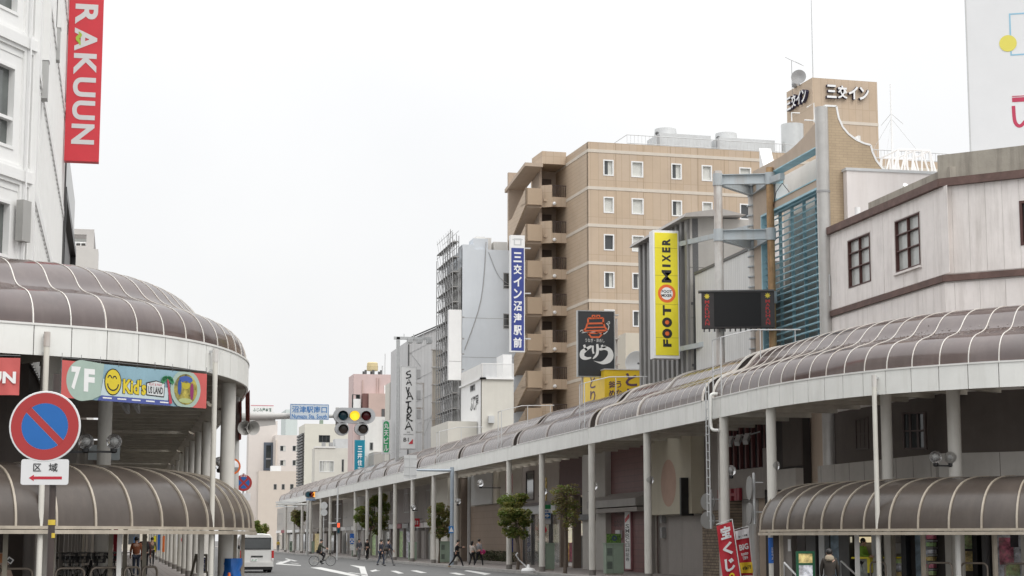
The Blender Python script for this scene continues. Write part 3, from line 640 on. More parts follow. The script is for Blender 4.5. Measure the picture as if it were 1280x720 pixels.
# ---- plain white wall block between corner building and the louvre building
WF = frontY(NY - .4); r0 = WF.uz(1059, 240); r1 = WF.uz(1230, 215)
th = thing('white_block', 'plain pinkish white rendered block rising behind the brown trimmed roof edge', 'building', (30, 66, 0))
zt_ = WF.uz(1059, 218)[1]
t = MB(); t.box(r0[0], NY - .4, 12.0, r1[0] + 3, NY - .06, zt_ + .15); t.box(pu[-1][0] + .1, NY + .7, .1, r1[0] + 3, 80, zt_ + .15); t.build('wall', mat('pinkish_white', (.72, .675, .65), .7, .04, 1, dirt=.25, dirtcol=(.45, .38, .33), streak=True), th)
t = MB(); t.box(r0[0] - .05, NY - .44, zt_ + .15, r1[0] + 3.05, NY - .03, zt_ + .25); t.build('coping', LGREY, th)
th = thing('roof_truss', 'white lattice steel truss frame standing on the flat roof beside the hotel', 'frame', (31.5, 66, zt_ + .25))
a = frontY(65); t = MB(); zz = zt_ + .25
P = lambda x, y, Y=65: at_Y(x, y, Y)
bl = [at_Y(1112, 216, 65), at_Y(1176, 216, 65)]
x0, x1 = bl[0].x, bl[1].x; top = at_Y(1150, 188, 65).z
for Y in (65, 66.6):
    t.tube([(x0, Y, zz), (x0 + .4, Y, top)], .045, 6); t.tube([(x1, Y, zz), (x1 - .45, Y, top)], .045, 6); t.tube([(x0 + .4, Y, top), (x1 - .45, Y, top)], .045, 6)
    n = 4
    for i in range(n):
        a_ = x0 + .4 + (x1 - x0 - .85) * i / n; b_ = x0 + .4 + (x1 - x0 - .85) * (i + 1) / n; m_ = x0 + (x1 - x0) * (i + .5) / n
        t.tube([(a_, Y, top), (m_, Y, zz)], .035, 6); t.tube([(m_, Y, zz), (b_, Y, top)], .035, 6)
for xx in (x0 + .4, (x0 + x1) / 2, x1 - .45): t.tube([(xx, 65, top), (xx, 66.6, top)], .035, 6)
t.build('lattice', WHITE2, th)
th = thing('guyed_mast', 'thin white guyed antenna mast beside the hotel tower', 'antenna', at_Y(1116, 216, 66) * 1)
q = at_Y(1116, 215, 66); tpz = at_Y(1111, 105, 66).z
t = MB(); t.tube([(q.x, 66, zt_ + .2), (q.x, 66, (zt_ + tpz) / 2), (q.x, 66, tpz)], [.06, .045, .02], 8); t.build('mast', WHITE2, th)
t = MB()
for a in (0, 2.1, 4.2): t.tube([(q.x, 66, tpz - 1.2), (q.x + .5 * math.cos(a), 66 + .5 * math.sin(a), tpz - 1.6)], .012, 4); t.tube([(q.x, 66, tpz - 1.4), (q.x + 2.6 * math.cos(a), 66 + 2.2 * math.sin(a), zt_ + .3)], .008, 4)
t.build('guy_wires', LGREY, th)

# ---- hotel
HD = Vector((-.0526, .9986, 0)); HU = Vector((.9986, .0526, 0)); HO = Vector((33.89, 131, 0))
tile_l = mat('hotel_tile', (.50, .395, .295), .6, .06, .5, dirt=.2, dirtcol=(.38, .29, .21), streak=True, brick=dict(u=tuple(HU.xy), w=.62, h=2.86, c2=(.49, .378, .27), mortar=.022, mc=(.42, .32, .225), off=0))
tile_s = mat('hotel_tile_side', (.50, .395, .295), .6, .06, .5, dirt=.2, dirtcol=(.38, .29, .21), streak=True, brick=dict(u=tuple(HD.xy), w=.3, h=.3, c2=(.49, .378, .27), mortar=.022, mc=(.42, .32, .225), off=0))
BAND = mat('hotel_pale_band', (.6, .54, .46), .7, .05, 2)
HF = Face(HO.x, HO.y, HU.x, HU.y); HS = Face(HO.x, HO.y, -HD.x, -HD.y)
th = thing('hotel', 'tan tiled hotel with pale floor bands and a stacked balcony stair at its side', 'hotel', HO + HU * 15 + HD * 8)
ztop = HF.uz(736, 177)[1]; PIT = 2.86
w0 = [HF.rect(754, 199, 767, 220.5), HF.rect(789, 201, 804, 223.5), HF.rect(839, 204, 852, 225), HF.rect(877, 206, 890, 227.5), HF.rect(924, 208, 939, 230)]
sp = (w0[3][0] - w0[1][0])
zr = (w0[0][2] + w0[0][3]) / 2
cols_ = [((w[0] + w[1]) / 2, (w[1] - w[0])) for w in w0] + [((w0[4][0] + w0[4][1]) / 2 + 2.6 * k, .75) for k in range(1, 9)]
wins = [(c - w / 2, c + w / 2, zr - .62 - k * PIT, zr + .62 - k * PIT) for k in range(9) for c, w in cols_]
HF.wall('front_wall', tile_l, th, 0, 36, .1, ztop, wins, th=.35)
HS.wall('side_wall', tile_s, th, -16, -.001, .1, ztop, [], th=.35)
t = MB(); t.prism([HF.p(.3, ztop - .8, -.3), HF.p(35.7, ztop - .8, -.3), HF.p(35.7, ztop - .8, -15.7), HF.p(.3, ztop - .8, -15.7)], (0, 0, .3)); t.build('roof', GREY, th)
t = MB(); HF.box(t, .35, 35.7, .1, ztop - .9, -2.3, -2.2); t.build('inner_wall', DARKIN, th)
bz = HF.uz(736, 188)[1]
for k in range(10):
    z = bz - k * PIT
    t = MB(); HF.box(t, -.02, 36, z - .12, z + .12, -.01, .03); HS.box(t, -16, .02, z - .12, z + .12, -.01, .03); t.build('floor_band', BAND, th)
t = MB()
for k in range(1, 17): HF.box(t, k * 2.2 - .02, k * 2.2 + .02, .1, ztop, .001, .012)
t.build('movement_joint', mat('joint_brown', (.38, .29, .2), .8, .05), th)
random.seed(3)
for i, w in enumerate(wins):
    zz_ = w[2]
    if w[0] > 20 and zz_ < ztop - 8: continue
    r = random.random(); cur = (.5, 1) if r < .45 else ((0, 1) if r < .65 else ((.55, .95) if r < .85 else None))
    window(HF, th, *w, frame=WHITE2, fw=.09, depth=.2, curtain=cur)
# roof railing and plant
t = MB(); u0 = HF.uz(788, 175)[0]
for z in (.35, 1.0): t.tube([HF.p(u0, ztop + z - .1, -.8), HF.p(35, ztop + z - .1, -.8)], .03, 4)
for k in range(int((35 - u0) / .3)): t.bar(HF.p(u0 + k * .3, ztop - .5, -.8), HF.p(u0 + k * .3, ztop + .9, -.8), .025)
t.tube([HF.p(u0, ztop + .9, -.8), HF.p(u0, ztop + .9, -12)], .03, 4); t.build('roof_railing', LGREY, th, kind='stuff')
for i, (xa, xb, ya, yb) in enumerate(((838, 900, 159, 186), (914, 982, 165, 190))):
    a = HF.uz(xa, yb); b = HF.uz(xb, ya); k = thing('cooling_tower', ['white rooftop cooling unit above the hotel windows', 'white rooftop cooling unit next to the silver tank and hotel tower'][i], 'cooling unit', HF.p((a[0] + b[0]) / 2, ztop - .5, -5), 'cooling units on the hotel roof')
    zt2 = b[1] + .6; w = b[0] - a[0]
    t = MB(); HF.box(t, a[0] + .4, b[0] + .6, ztop - .5, zt2 - .5, -6.5, -3.5); t.build('casing', LGREY, k)
    t = MB(); HF.box(t, a[0] + w * .55, b[0] + .3, zt2 - .5, zt2 - .38, -6, -4); HF.box(t, a[0] + .1, a[0] + .3, ztop - .5, zt2 - .7, -3.4, -3.2); t.build('pipe_rack', GREY, k)
    t = MB(); q = HF.p(a[0] + w * .35, 0, -5); t.cyl(q.x, q.y, zt2 - .6, zt2 + .15, .95, 18, .85); t.build('fan_stack', LGREY, k, smooth=True)
    t = MB(); t.sphere((q.x - .9, q.y - .7, zt2 - .35), .16, 8, 6); t.tube([(q.x - .9, q.y - .7, zt2 - .6), (q.x - .9, q.y - .7, ztop - .5)], .06, 6); t.build('motor', DGREY, k)
# balcony and stair tower, front plane set back from the corner
BT = Face(*(HO + HD * 5.7).xy, HU.x, HU.y)
bu0, bu1 = BT.uz(678, 300)[0], 0.0; su0 = BT.uz(657, 300)[0]
zbal = BT.uz(690, 231)[1]      # top of first balcony parapet
t = MB(); BT.box(t, bu0 + .2, 0, .1, zbal + 2.0, -3.2, -2.9); BT.box(t, su0 + .01, bu0 + .2, .1, zbal + 1.9, -5.5, -5.21); BT.box(t, bu0 + .05, bu0 + .25, .1, zbal + 2, -3.2, -1.0); t.build('stair_core', mat('stair_core_tan', (.42, .34, .27), .7, .08, 1), th)
DOOR = mat('brown_metal_door', (.12, .085, .065), .5, .1, 2)
for k in range(10):
    z = zbal - k * PIT
    t = MB(); t.prism([BT.p(bu0, z - 1.75, -.5), BT.p(bu0 + .7, z - 1.75, 0), BT.p(bu0 + .8, z - 1.75, 0), BT.p(bu0 + .8, z - 1.75, -.14), BT.p(bu0 + .74, z - 1.75, -.14), BT.p(bu0 + .14, z - 1.75, -.56), BT.p(bu0 + .14, z - 1.75, -2.4), BT.p(bu0, z - 1.75, -2.4)], (0, 0, 1.75)); BT.box(t, bu0 + .8, bu1, z - 1.72, z - .95, -.15, 0)
    BT.box(t, bu0 + .2, bu1, z - 1.3, z - 1.1, -3, -.16); t.build('balcony', tile_l, th)
    t = MB(); BT.box(t, bu0 + .8, bu1, z - .06, z, -.1, -.05)
    for i in range(9): u = bu0 + .8 + (bu1 - bu0 - .85) * i / 8; BT.box(t, u - .02, u + .02, z - .95, z - .06, -.09, -.06)
    t.build('balcony_railing', BROWNDK, th)
    t = MB(); BT.box(t, -1.2, -.4, z - 1.0, z + 1.0, -2.88, -2.8); t.build('door', DOOR, th)
    t = MB(); t.sphere(BT.p(bu0 + .95, z - 1.5, .12), .15, 8, 6); t.build('lamp_globe', WHITE2, th, smooth=True)
    if k < 9:
        zs = z - .35
        t = MB(); BT.box(t, su0, bu0 - .03, zs - 1.3, zs, -.12, .05); BT.box(t, su0, bu0 - .03, zs - 1.3, zs - 1.15, -1.4, -.12)
        a, b = BT.p(su0, zs, .05), BT.p(su0, zs - 2.05, -4.6)
        t.prism([BT.p(su0, zs, .05), BT.p(su0, zs - 1.75, -4.2), BT.p(su0, zs - 1.75, -5.2), BT.p(su0, zs - 3.35, -5.2), BT.p(su0, zs - 3.35, -4.2), BT.p(su0, zs - 1.3, .05)], HU * .15)
        t.build('stair_parapet', tile_s, th)
        t = MB(); t.prism([BT.p(su0 + .16, zs - 1.31, -.2), BT.p(su0 + .16, zs - 3.2, -4.6), BT.p(su0 + .16, zs - 3.4, -4.6), BT.p(su0 + .16, zs - 1.5, -.2)], HU * (bu0 - su0 - .2)); t.build('stair_flight', mat('stair_core_tan', (.42, .34, .27), .7, .08, 1), th)
t = MB(); z = zbal + PIT; BT.box(t, bu0, 0, z - 1.2, z - .2, -3, 0); t.build('top_canopy', tile_l, th)
t = MB(); zc = BT.uz(657, 208)[1]; t.prism([BT.p(su0 - .1, zc, .2), BT.p(su0 - .1, zc - 1.0, -6), BT.p(bu0, zc - 1.0, -6), BT.p(bu0, zc, .2)], (0, 0, .28)); t.build('stair_roof', TANS, th)
# hotel sign tower with letters
TO = HO + HD * 7; TF = Face(TO.x, TO.y, HU.x, HU.y); ta, tb = TF.uz(1016, 130)[0], TF.uz(1097, 130)[0]; tz = TF.uz(1017, 97)[1]
TS0 = TF.p(ta, 0, 0); TS = Face(TS0.x, TS0.y, -HD.x, -HD.y); td = -TS.uz(983.5, 130)[0]
t = MB(); t.prism([TF.p(ta, ztop - 1, 0), TF.p(tb, ztop - 1, 0), TF.p(tb, ztop - 1, -td), TF.p(ta, ztop - 1, -td)], (0, 0, tz - ztop + 1)); t.build('sign_tower', tile_l, th)
z = TF.uz(1050, 153)[1]; t = MB(); TF.box(t, ta - .02, tb + .02, z - .13, z + .13, -.01, .03); t.build('tower_band', BAND, th)
LETW = mat('letter_white', (.8, .8, .8), .4, .02); LETS = mat('letter_side_navy', (.03, .025, .06), .5, .02)  # navy colours the sides of the raised letters
for fc, x0, x1, y0, y1 in ((TF, 1031, 1085, 106, 127), (TS, 986.5, 1012, 111, 138)):
    ua, z1 = fc.uz(x0, (y0 + y1) / 2); ub_, _ = fc.uz(x1, (y0 + y1) / 2); xm = (x0 + x1) / 2
    zc = fc.uz(xm, (y0 + y1) / 2)[1]; hh = 1.15 if fc is TF else 1.15
    t1 = MB(); t2 = MB()
    for i, ch in enumerate('三交イン'):
        u = ua + (ub_ - ua) * (i + .5) / 4; cw = (ub_ - ua) / 4 * .9
        text_into(t1, ch, fc.p(u, zc, .02), fc.u, UP, cw, hh, .03, nrm=fc.n, th=.26); text_into(t2, ch, fc.p(u, zc, .30), fc.u, UP, cw * .97, hh * .97, .025)
    t1.build('letter_body', LETS, th); t2.build('letter_face', LETW, th)
t = MB(); q = TF.uz(1020, 100); p0 = TF.p(ta + .35, tz, -.6); t.tube([p0, p0 + UP * 6, p0 + UP * 9], [.05, .035, .02], 6); t.build('lightning_rod', LGREY, th)
k = thing('rooftop_dish', 'grey parabolic dish with yagi aerial at the hotel tower edge', 'antenna', TF.p(ta, tz, -3))
dc = TS.p(TS.uz(1000, 97)[0], TS.uz(1000, 97)[1] + .0, .1); t = MB(); t.lathe(dc, (-.5, -.86, .1), [(.0, 0), (.35, .04), (.62, .18), (.64, .18), (.36, .0), (0, -.05)], 20); t.build('dish', GREY, k, smooth=True)
t = MB(); t.tube([dc - UP * .3, (dc.x, dc.y, tz - .1)], .06, 6); t.sphere(TS.p(TS.uz(995, 110)[0], tz + .2, .1), .3, 8, 6); t.build('mount', GREY, k)
pm = TS.p(TS.uz(990, 100)[0], tz, 0); t = MB(); t.tube([pm - UP * .5, pm + UP * 2.5], .03, 5); t.tube([pm + UP * 2.5 - HU * .6 + UP * .25, pm + UP * 2.4 + HU * 1.1 - UP * .3], .02, 4)
for i in range(5): c = pm + UP * (2.66 - i * .1) + HU * (-.4 + i * .3); t.tube([c - HD * .4 - UP * .2, c + HD * .4 + UP * .2], .012, 4)
t.build('yagi_aerial', GREY, k)
k = thing('water_tank', 'silver cylindrical tank and white pipes at the foot of the hotel tower', 'tank', TF.p(ta - 1.5, ztop - .5, 1))
q = frontY(134); a = q.uz(984, 170); b = q.uz(1011, 170); zt2 = q.uz(997, 152)[1]; cx = (a[0] + b[0]) / 2; t = MB(); t.cyl(cx, 135.2, ztop - .5, zt2, (b[0] - a[0]) / 2, 20); t.build('shell', mat('brushed_tank', (.62, .63, .62), .28, .05, 2, metal=.8), k, smooth=True)
t = MB(); x = cx + 1.1
t.tube([(x - .6, 133.8, zt2 + .1), (x + .9, 133.8, zt2 + .1), (x + .9, 133.8, ztop)], .06, 6); t.tube([(x, 133.9, zt2 - 1), (x + .5, 133.9, zt2 - 1), (x + .5, 133.9, ztop)], .08, 6); t.tube([(x - .3, 134, zt2 + 1.2), (x + .3, 134, zt2 + 1.6), (x + .3, 134, zt2)], .04, 6); t.tube([(x - 1.6, 134, zt2), (x - 1.6, 134, zt2 + .7), (x - .9, 134, zt2 + .7)], .05, 6); t.build('pipework', WHITE2, k)
# ================================================================== FURTHER BUILDINGS AND SIGNS ALONG THE RIGHT
def block(name, label, Y, x0, x1, ytop, m, depth=12, extra=None, cat='building', roofm=None, base=.1, ends=None):
    """a building whose camera-side wall stands at Y between two pixel columns"""
    fc = frontY(Y); a = fc.uz(x0, ytop); b = fc.uz(x1, ytop); z = fc.uz((x0 + x1) / 2, ytop)[1]
    th = thing(name, label, cat, ((a[0] + b[0]) / 2, Y + depth / 2, 0)); th['_'] = 1; del th['_']
    return th, fc, a[0], b[0], z
def shell(th, fc, u0, u1, z, depth, m, holes=(), side_holes=(), sm=None, th_=.3, z0=.1):
    fc.wall('front_wall', m, th, u0, u1, z0, z, holes, th=th_)
    sx = Face(u0, fc.o.y, 0, -1); sx.wall('street_wall', sm or m, th, -depth, -.001, z0, z, side_holes, th=th_)
    t = MB(); t.box(u0 + .3, fc.o.y + .3, z - .6, u1, fc.o.y + depth, z - .35); t.build('roof', GREY, th)
    t = MB(); t.box(u1 - .3, fc.o.y + .3, z0, u1, fc.o.y + depth, z); t.box(u0 + .3, fc.o.y + depth - .3, z0, u1 - .3, fc.o.y + depth, z); t.build('rear_wall', sm or m, th)
    if holes or side_holes: t = MB(); t.box(u0 + 1.2, fc.o.y + 1.2, z0, u1 - .4, fc.o.y + 1.3, z - .7); t.box(u0 + 1.2, fc.o.y + 1.3, z0, u1 - 1.5 if u1 - u0 > 3 else u1 - .5, fc.o.y + depth - .4, z - .7); t.build('inner_wall', DARKIN, th)
    return sx
def wins(fc, rects): return [fc.rect(*r) for r in rects]
# ---- low white corrugated building behind the sign tower
CORR = mat('white_corrugated', (.66, .66, .65), .5, .04, 1.5, dirt=.2, dirtcol=(.4, .38, .35), streak=True, brick=dict(u=(0, 1), w=.24, h=40, c2=(.62, .62, .61), mortar=.02, mc=(.5, .5, .49)))
th = thing('corrugated_building', 'low white corrugated building behind the rusty steel sign tower', 'building', (29, 74, 0))
f = streetX(25.1); z1 = 13.5
t = MB(); t.prism([(25.1, 69.9, .1), (25.1, 77.9, .1), (25.1, 77.9, z1), (25.1, 69.9, z1)], (.3, 0, 0)); t.build('street_wall', CORR, th)
t = MB(); t.box(25.05, 69.85, z1, 25.5, 77.9, z1 + .12); t.build('coping', DGREY, th)
t = MB(); t.box(25.4, 70, .1, 34, 78, z1 - .5); t.build('body', LGREY, th)
ff = frontY(84); a = ff.uz(884, 273); b = ff.uz(965, 262)
th = thing('white_block', 'white parapet wall block in front of the hotel windows', 'building', (31, 86, 0))
t = MB(); t.box(a[0], 84, .1, b[0], 90, a[1]); t.build('wall', WHITE, th)
# ---- grey building with vertical fins and a tilted eave
FIN = mat('grey_fin_metal', (.24, .235, .225), .5, .06, 2, dirt=.15); GPAN = mat('grey_panel', (.36, .345, .32), .55, .05, 1.5, dirt=.15, streak=True)
th = thing('finned_building', 'grey finned building with a tilted eave behind the yellow shoe shop sign', 'building', (29, 82, 0))
GY0, GY1 = 78.3, 86.4; GF = streetX(25.0); zt = GF.uz(868, 268)[1]
GF.bx('street_wall', DGREY, th, -GY1, -GY0, .1, zt, -.4, -.12)
for i in range(11):
    u = -GY1 + .25 + i * (GY1 - GY0 - .5) / 10; t = MB(); GF.box(t, u - .16, u + .16, 7, zt - .02, -.12, .12); t.build('fin', FIN, th)
t = MB(); [GF.box(t, -GY1, -GY0, z, z + .12, -.12, -.02) for z in (9.4, 12.2)]; t.build('crossbar', DGREY, th)
f2 = frontY(GY0); 
for i in range(4):
    for j in range(4): f2.bx('wall_panel', GPAN, th, 25.0 + i * 1.6 + .01, 25.0 + (i + 1) * 1.6 - .01, 7 + j * (zt - 7) / 4 + .01, 7 + (j + 1) * (zt - 7) / 4 - .01, -.3, 0)
t = MB(); f2.box(t, 25.0, 33, .1, zt - .05, -8, -.3); t.build('body', FIN, th)
t = MB(); e0 = 25 - .45; t.prism([(e0, GY0 - .6, zt - .1), (e0 + .1, GY0 - .6, zt + .08), (26.3, GY0 - .6, zt + .35), (27.5, GY0 - .6, zt + .1)], (0, GY1 - GY0 + 1.0, 0)); t.build('eave', mat('eave_grey', (.33, .31, .29), .6, .08, 2), th)
t = MB(); t.box(27.2, 84, zt, 28.2, 86, zt + .4); t.build('roof_box', DGREY, th)
# ---- upright yellow sign
SY = 79.0; f = frontY(SY); r_ = f.rect(819, 290, 848, 449); zT, zB = f.uz(833, 288)[1], f.uz(833, 448)[1]; uA, uB = f.uz(819, 368)[0], f.uz(848, 368)[0]
th = thing('shoe_shop_sign', 'tall yellow upright shop sign lettered FOOT MIXER', 'sign', ((uA + uB) / 2, SY + .3, zB))
t = MB(); f.box(t, uA - .08, uB + .04, zB, zT, -.62, 0); t.build('case', WHITE2, th)
f.bx('face', YEL, th, uA, uB - .02, zB + .14, zT - .12, .002, .02)
t = MB(); hz = zT - zB
for q in (.16, .42, .645, .86): f.box(t, uA, uB - .02, zB + hz * q - .012, zB + hz * q + .012, .021, .024)
t.build('seam', mat('seam_olive', (.5, .44, .03), .6), th)
ur = (uA + uB) / 2 - .01; t = MB(); w_ = (uB - uA)
INK = mat('print_black', (.02, .02, .02), .5, .05)
lay = [('F', .135), ('T', .365), ('M', .615), ('I', .66), ('X', .715), ('E', .78), ('R', .845)]
P_ = lambda y: f.uz(833, y)[1]
for ch, y0, y1 in (('F', 434, 424), ('T', 395, 381), ('M', 354, 337), ('I', 334, 330.5), ('X', 328, 318), ('E', 316, 309), ('R', 307, 298)):
    text_into(t, ch, f.p(ur, (P_(y0) + P_(y1)) / 2, .026), f.u, UP, w_ * .36 if ch != 'M' else w_ * .42, abs(P_(y1) - P_(y0)) * .92, .05 if ch != 'M' else .02, rot=1)
t.build('lettering', INK, th)
t = MB(); t2 = MB()
for y in (417, 403): c = f.p(ur, P_(y), .026); disc_mb(c, f.u * 1.0, UP * .95, w_ * .215, 24, w_ * .09, t); disc_mb(c, f.u, UP, w_ * .1, 16, 0, t2)
t.build('lettering', INK, th); c = f.p(ur, P_(367), .026); disc_mb(c, f.u, UP, w_ * .38, 32, w_ * .26, t2); t2.build('orange_rings', mat('print_orange', (.78, .15, .03), .5, .03), th)
t = MB(); disc_mb(f.p(ur, P_(367), .027), f.u, UP, w_ * .26, 28, 0, t); t.build('emblem_disc', WHITE2, th)
t = MB(); text_into(t, 'FOOT', f.p(ur, P_(364.5), .03), f.u, UP, w_ * .44, .13, .03); text_into(t, 'MIXER', f.p(ur, P_(369.5), .03), f.u, UP, w_ * .46, .13, .03); t.build('lettering', INK, th)
# ---- rusty steel sign tower with led screen
BLST = mat('pale_blue_steel', (.46, .50, .52), .5, .06, 2, dirt=.55, dirtcol=(.32, .24, .17), streak=True)
P1 = Vector((22.55, 67.9, 0)); P2 = Vector((24.5, 67.25, 0)); P3 = Vector((24.6, 69.6, 0))
a = at_Y(897, 214, P1.y); P1 = Vector((a.x, a.y, 0)); a2 = at_Y(962, 214, P2.y); P2 = Vector((a2.x, a2.y, 0)); a3 = at_Y(940, 235, 69.9); P3 = Vector((a3.x, a3.y, 0))
th = thing('sign_tower', 'three legged rusty steel sign tower with pale blue cross beams', 'steel tower', (P1 + P2 + P3) / 3)
tz = a.z
for i, p in enumerate((P1, P2, P3)):
    MB().cyl(p.x, p.y, .1, tz + (.1 if i else 0), .17 if i != 1 else .15, 14).build('post', RUSTY if i == 1 else RUST, th, smooth=True)
lv = [tz - .35, at_Y(930, 293, 67.5).z, at_Y(930, 372, 67.5).z]
for z in lv:
    for a_, b_ in ((P1, P2), (P2, P3), (P3, P1)):
        t = MB(); d = (b_ - a_).normalized() * .15
        for dz, h, w in ((0, .36, .03), (.19, .03, .2), (-.19, .03, .2)): t.bar(a_ + d + UP * (z + dz), b_ - d + UP * (z + dz), w, h)
        t.build('cross_beam', BLST, th)
    for p in (P1, P2, P3):
        t = MB(); t.cyl(p.x, p.y, z - .24, z + .24, .2, 14); t.build('collar', BLST, th, smooth=True)
t = MB(); t.bar(P2 + UP * (lv[0] - .1), (24.95, 66.2, lv[0] - .1), .2, .25); t.build('tie_beam', BLST, th)
t = MB(); zz = 8.9
while zz < tz - .6: t.cyl(P3.x, P3.y, zz, zz + .05, .24, 12); zz += .42
t.build('rungs', BLST, th, kind='stuff')
for y, x1 in ((305, 940), (436, 922)):
    A = f.p(uB + .04, f.uz(850, y)[1], -.3); z = A.z; B = at_Y(x1, y + 2, 74); t = MB(); t.bar(A, (B.x, B.y, z), .12, .22); t.build('sign_strut', BLST, th)
th = thing('led_screen', 'black led screen with red side lettering mounted on the rusty steel tower', 'screen', (P1 + P2) / 2 + UP * 9)
dv = (P2 - P1).normalized(); LFc = Face(P1.x, P1.y, dv.x, dv.y); LFc.o = LFc.o + LFc.n * .25
s0, s1, s2, s3 = LFc.uz(877, 388)[0], LFc.uz(891, 388)[0], LFc.uz(951, 388)[0], LFc.uz(968, 388)[0]; z1, z0 = LFc.uz(920, 366)[1], LFc.uz(920, 411)[1]
t = MB(); LFc.box(t, s0, s3, z0, z1, 0, .35); t.build('case', mat('screen_case', (.035, .03, .03), .5, .1, 3), th)
LFc.bx('screen', mat('led_face', (.008, .008, .009), .75, .1, 30), th, s1 + .05, s2, z0 + .06, z1 - .05, .352, .37)
t = MB(); LFc.box(t, s0 - .12, s3, z1, z1 + .06, -.05, .4); t.build('top_cap', DGREY, th)
REDT = mat('dull_red_print', (.42, .03, .03), .5, .05)
t = MB(); g_ = MB()
for ua, ub2 in ((s0, s1), (s2, s3)):
    vtext(t, 'MARUHAN'[:7], LFc.p((ua + ub2) / 2, z1 - .32, .356), -UP, LFc.u, UP, .2, (z1 - z0 - .42) / 7, .02)
    c = LFc.p((ua + ub2) / 2, z1 - .17, .356); disc_mb(c, LFc.u, UP, .075, 16, 0, g_)
    for i in range(8): an = i * math.pi / 4; g_.add([c + (LFc.u * math.cos(an) + UP * math.sin(an)) * .12, c + (LFc.u * math.cos(an + .3) + UP * math.sin(an + .3)) * .07, c + (LFc.u * math.cos(an - .3) + UP * math.sin(an - .3)) * .07], [(0, 1, 2)])
t.build('lettering', REDT, th); g_.build('star_mark', mat('star_yellow', (.7, .55, .05), .5, .03), th)
t = MB()
for i in range(14): u = s0 + (s3 - s0) * (i + .5) / 14; LFc.box(t, u - .04, u + .02, z0 - .12, z0, .1, .25)
t.build('bottom_brackets', DGREY, th, kind='stuff')
# ---- eel restaurant signs
f = frontY(91.5); r_ = f.rect(722, 389, 768, 470)
th = thing('eel_restaurant_board', 'black rooftop board with an orange pot drawing and white brush lettering', 'sign', f.p((r_[0] + r_[1]) / 2, r_[2], -.1))
f.bx('panel', mat('chalk_black', (.028, .03, .033), .6, .08, 2), th, r_[0], r_[1], r_[2], r_[3], -.18, 0)
t = MB(); ring_mb(f, r_[0] - .02, r_[1] + .03, r_[2] - .06, r_[3] + .03, .05, -.2, .02, t); t.build('frame', STEEL, th)
t = MB(); 
for u in (r_[1] + .22,): f.box(t, u, u + .1, 8, r_[3] - .3, -.6, -.5)
for q in (.2, .6, .97): f.box(t, r_[1], r_[1] + .32, r_[2] + (r_[3] - r_[2]) * q - .06, r_[2] + (r_[3] - r_[2]) * q, -.55, -.2)
t.bar(f.p(r_[1] - .35, 8.8, -.3), f.p(r_[1] + .25, r_[2] + 1.1, -.45), .07); t.bar(f.p(r_[0] + .3, 8, -.4), f.p(r_[0] + .3, r_[2], -.2), .1); t.build('rusty_stand', RUST, th)
px = lambda x, y: f.uz(x, y)
t = MB(); K = lambda pts, w: stroke2(t, f, [px(*p) for p in pts], w, .008)
K([(735, 398), (754, 397.5)], .09); K([(733.5, 404.5), (755.5, 404)], .09); K([(735, 398), (735, 404)], .09); K([(754, 397.5), (754, 404)], .09)
K([(734, 405), (732.5, 410), (729, 414.5)], .09); K([(754.5, 404), (756, 409), (759.5, 413.5)], .09); K([(730, 414), (758.5, 413)], .09); K([(733.5, 409.5), (755, 409)], .07)
K([(735, 416), (739, 421.5), (749, 421.5), (754, 416)], .09); K([(735, 416.5), (754, 416)], .08)
K([(740, 398), (740.5, 394.2), (743.5, 394.2), (743.5, 398)], .07); K([(746, 398), (746, 394.2), (749.5, 394.2), (749.5, 398)], .07); t.build('pot_drawing', mat('print_orange_red', (.62, .12, .04), .5, .04), th)
GRYI = mat('print_silver', (.55, .55, .53), .5, .04); t = MB()
K(smooth_pts([(725, 414.5), (727, 412.8), (730, 413.5), (727, 416)], 4), .04); K(smooth_pts([(727, 416), (737, 414.5), (746, 416), (754, 417.5), (759, 414), (761, 408), (758, 404)], 5), .045); K(smooth_pts([(759.5, 403), (761.5, 402), (762, 404.5), (759.5, 405)], 3), .035)
text_into(t, 'うなぎ・釜めし', f.p(*px(743.5, 425.5), .008), f.u, UP, 1.05, .2, .012)
t.build('flourish', GRYI, th)
t = MB()
# the three brush characters
K(smooth_pts([(730, 431), (731.5, 435), (733.5, 438)], 3), .12); K(smooth_pts([(739.5, 432.5), (733, 436.5), (728, 440.5), (728, 446), (733, 448), (739, 447)], 4), [.1, .12, .14, .16, .18, .2, .22, .23, .24, .25, .25, .25, .24, .22, .2, .18, .15, .12, .1, .08, .06])
K(smooth_pts([(741, 432), (741, 438), (742, 442)], 3), .1); K(smooth_pts([(746.5, 430), (747, 438), (745.5, 444), (741, 448.5)], 4), [.1, .13, .14, .15, .15, .15, .15, .14, .13, .12, .1, .07, .04])
K(smooth_pts([(749, 437), (756, 435.2), (761.5, 437.5), (763.3, 444), (760, 450), (752, 453.5), (742, 451)], 5), [.1, .13, .15, .17, .18, .19, .2, .2, .2, .21, .22, .24, .26, .28, .3, .32, .33, .34, .34, .34, .33, .3, .27, .23, .19, .15, .1, .07, .04, .02, .01][:31]); K(smooth_pts([(752, 431.5), (754, 434), (757, 433)], 3), .12)
t.build('brush_lettering', mat('print_white', (.68, .68, .66), .5, .03), th)
th = thing('eel_restaurant_box', 'bright yellow rooftop box sign with purple brush characters', 'sign', (25.4, 93, 0))
YX, YY = 24.3, 90.8; zt = frontY(YY).uz(780, 462.5)[1]
t = MB(); t.box(YX, YY, .1, frontY(YY).uz(809, 470)[0], 95.6, 8.2); t.build('shop_block', LWALL, th)
t = MB(); t.box(YX, YY, 8.2, frontY(YY).uz(809, 470)[0], 95.6, zt); t.build('case', GOLD, th)
t = MB(); t.box(YX - .03, YY - .03, zt, frontY(YY).uz(809, 470)[0] + .03, 95.6, zt + .05); t.build('cap', RUST, th)
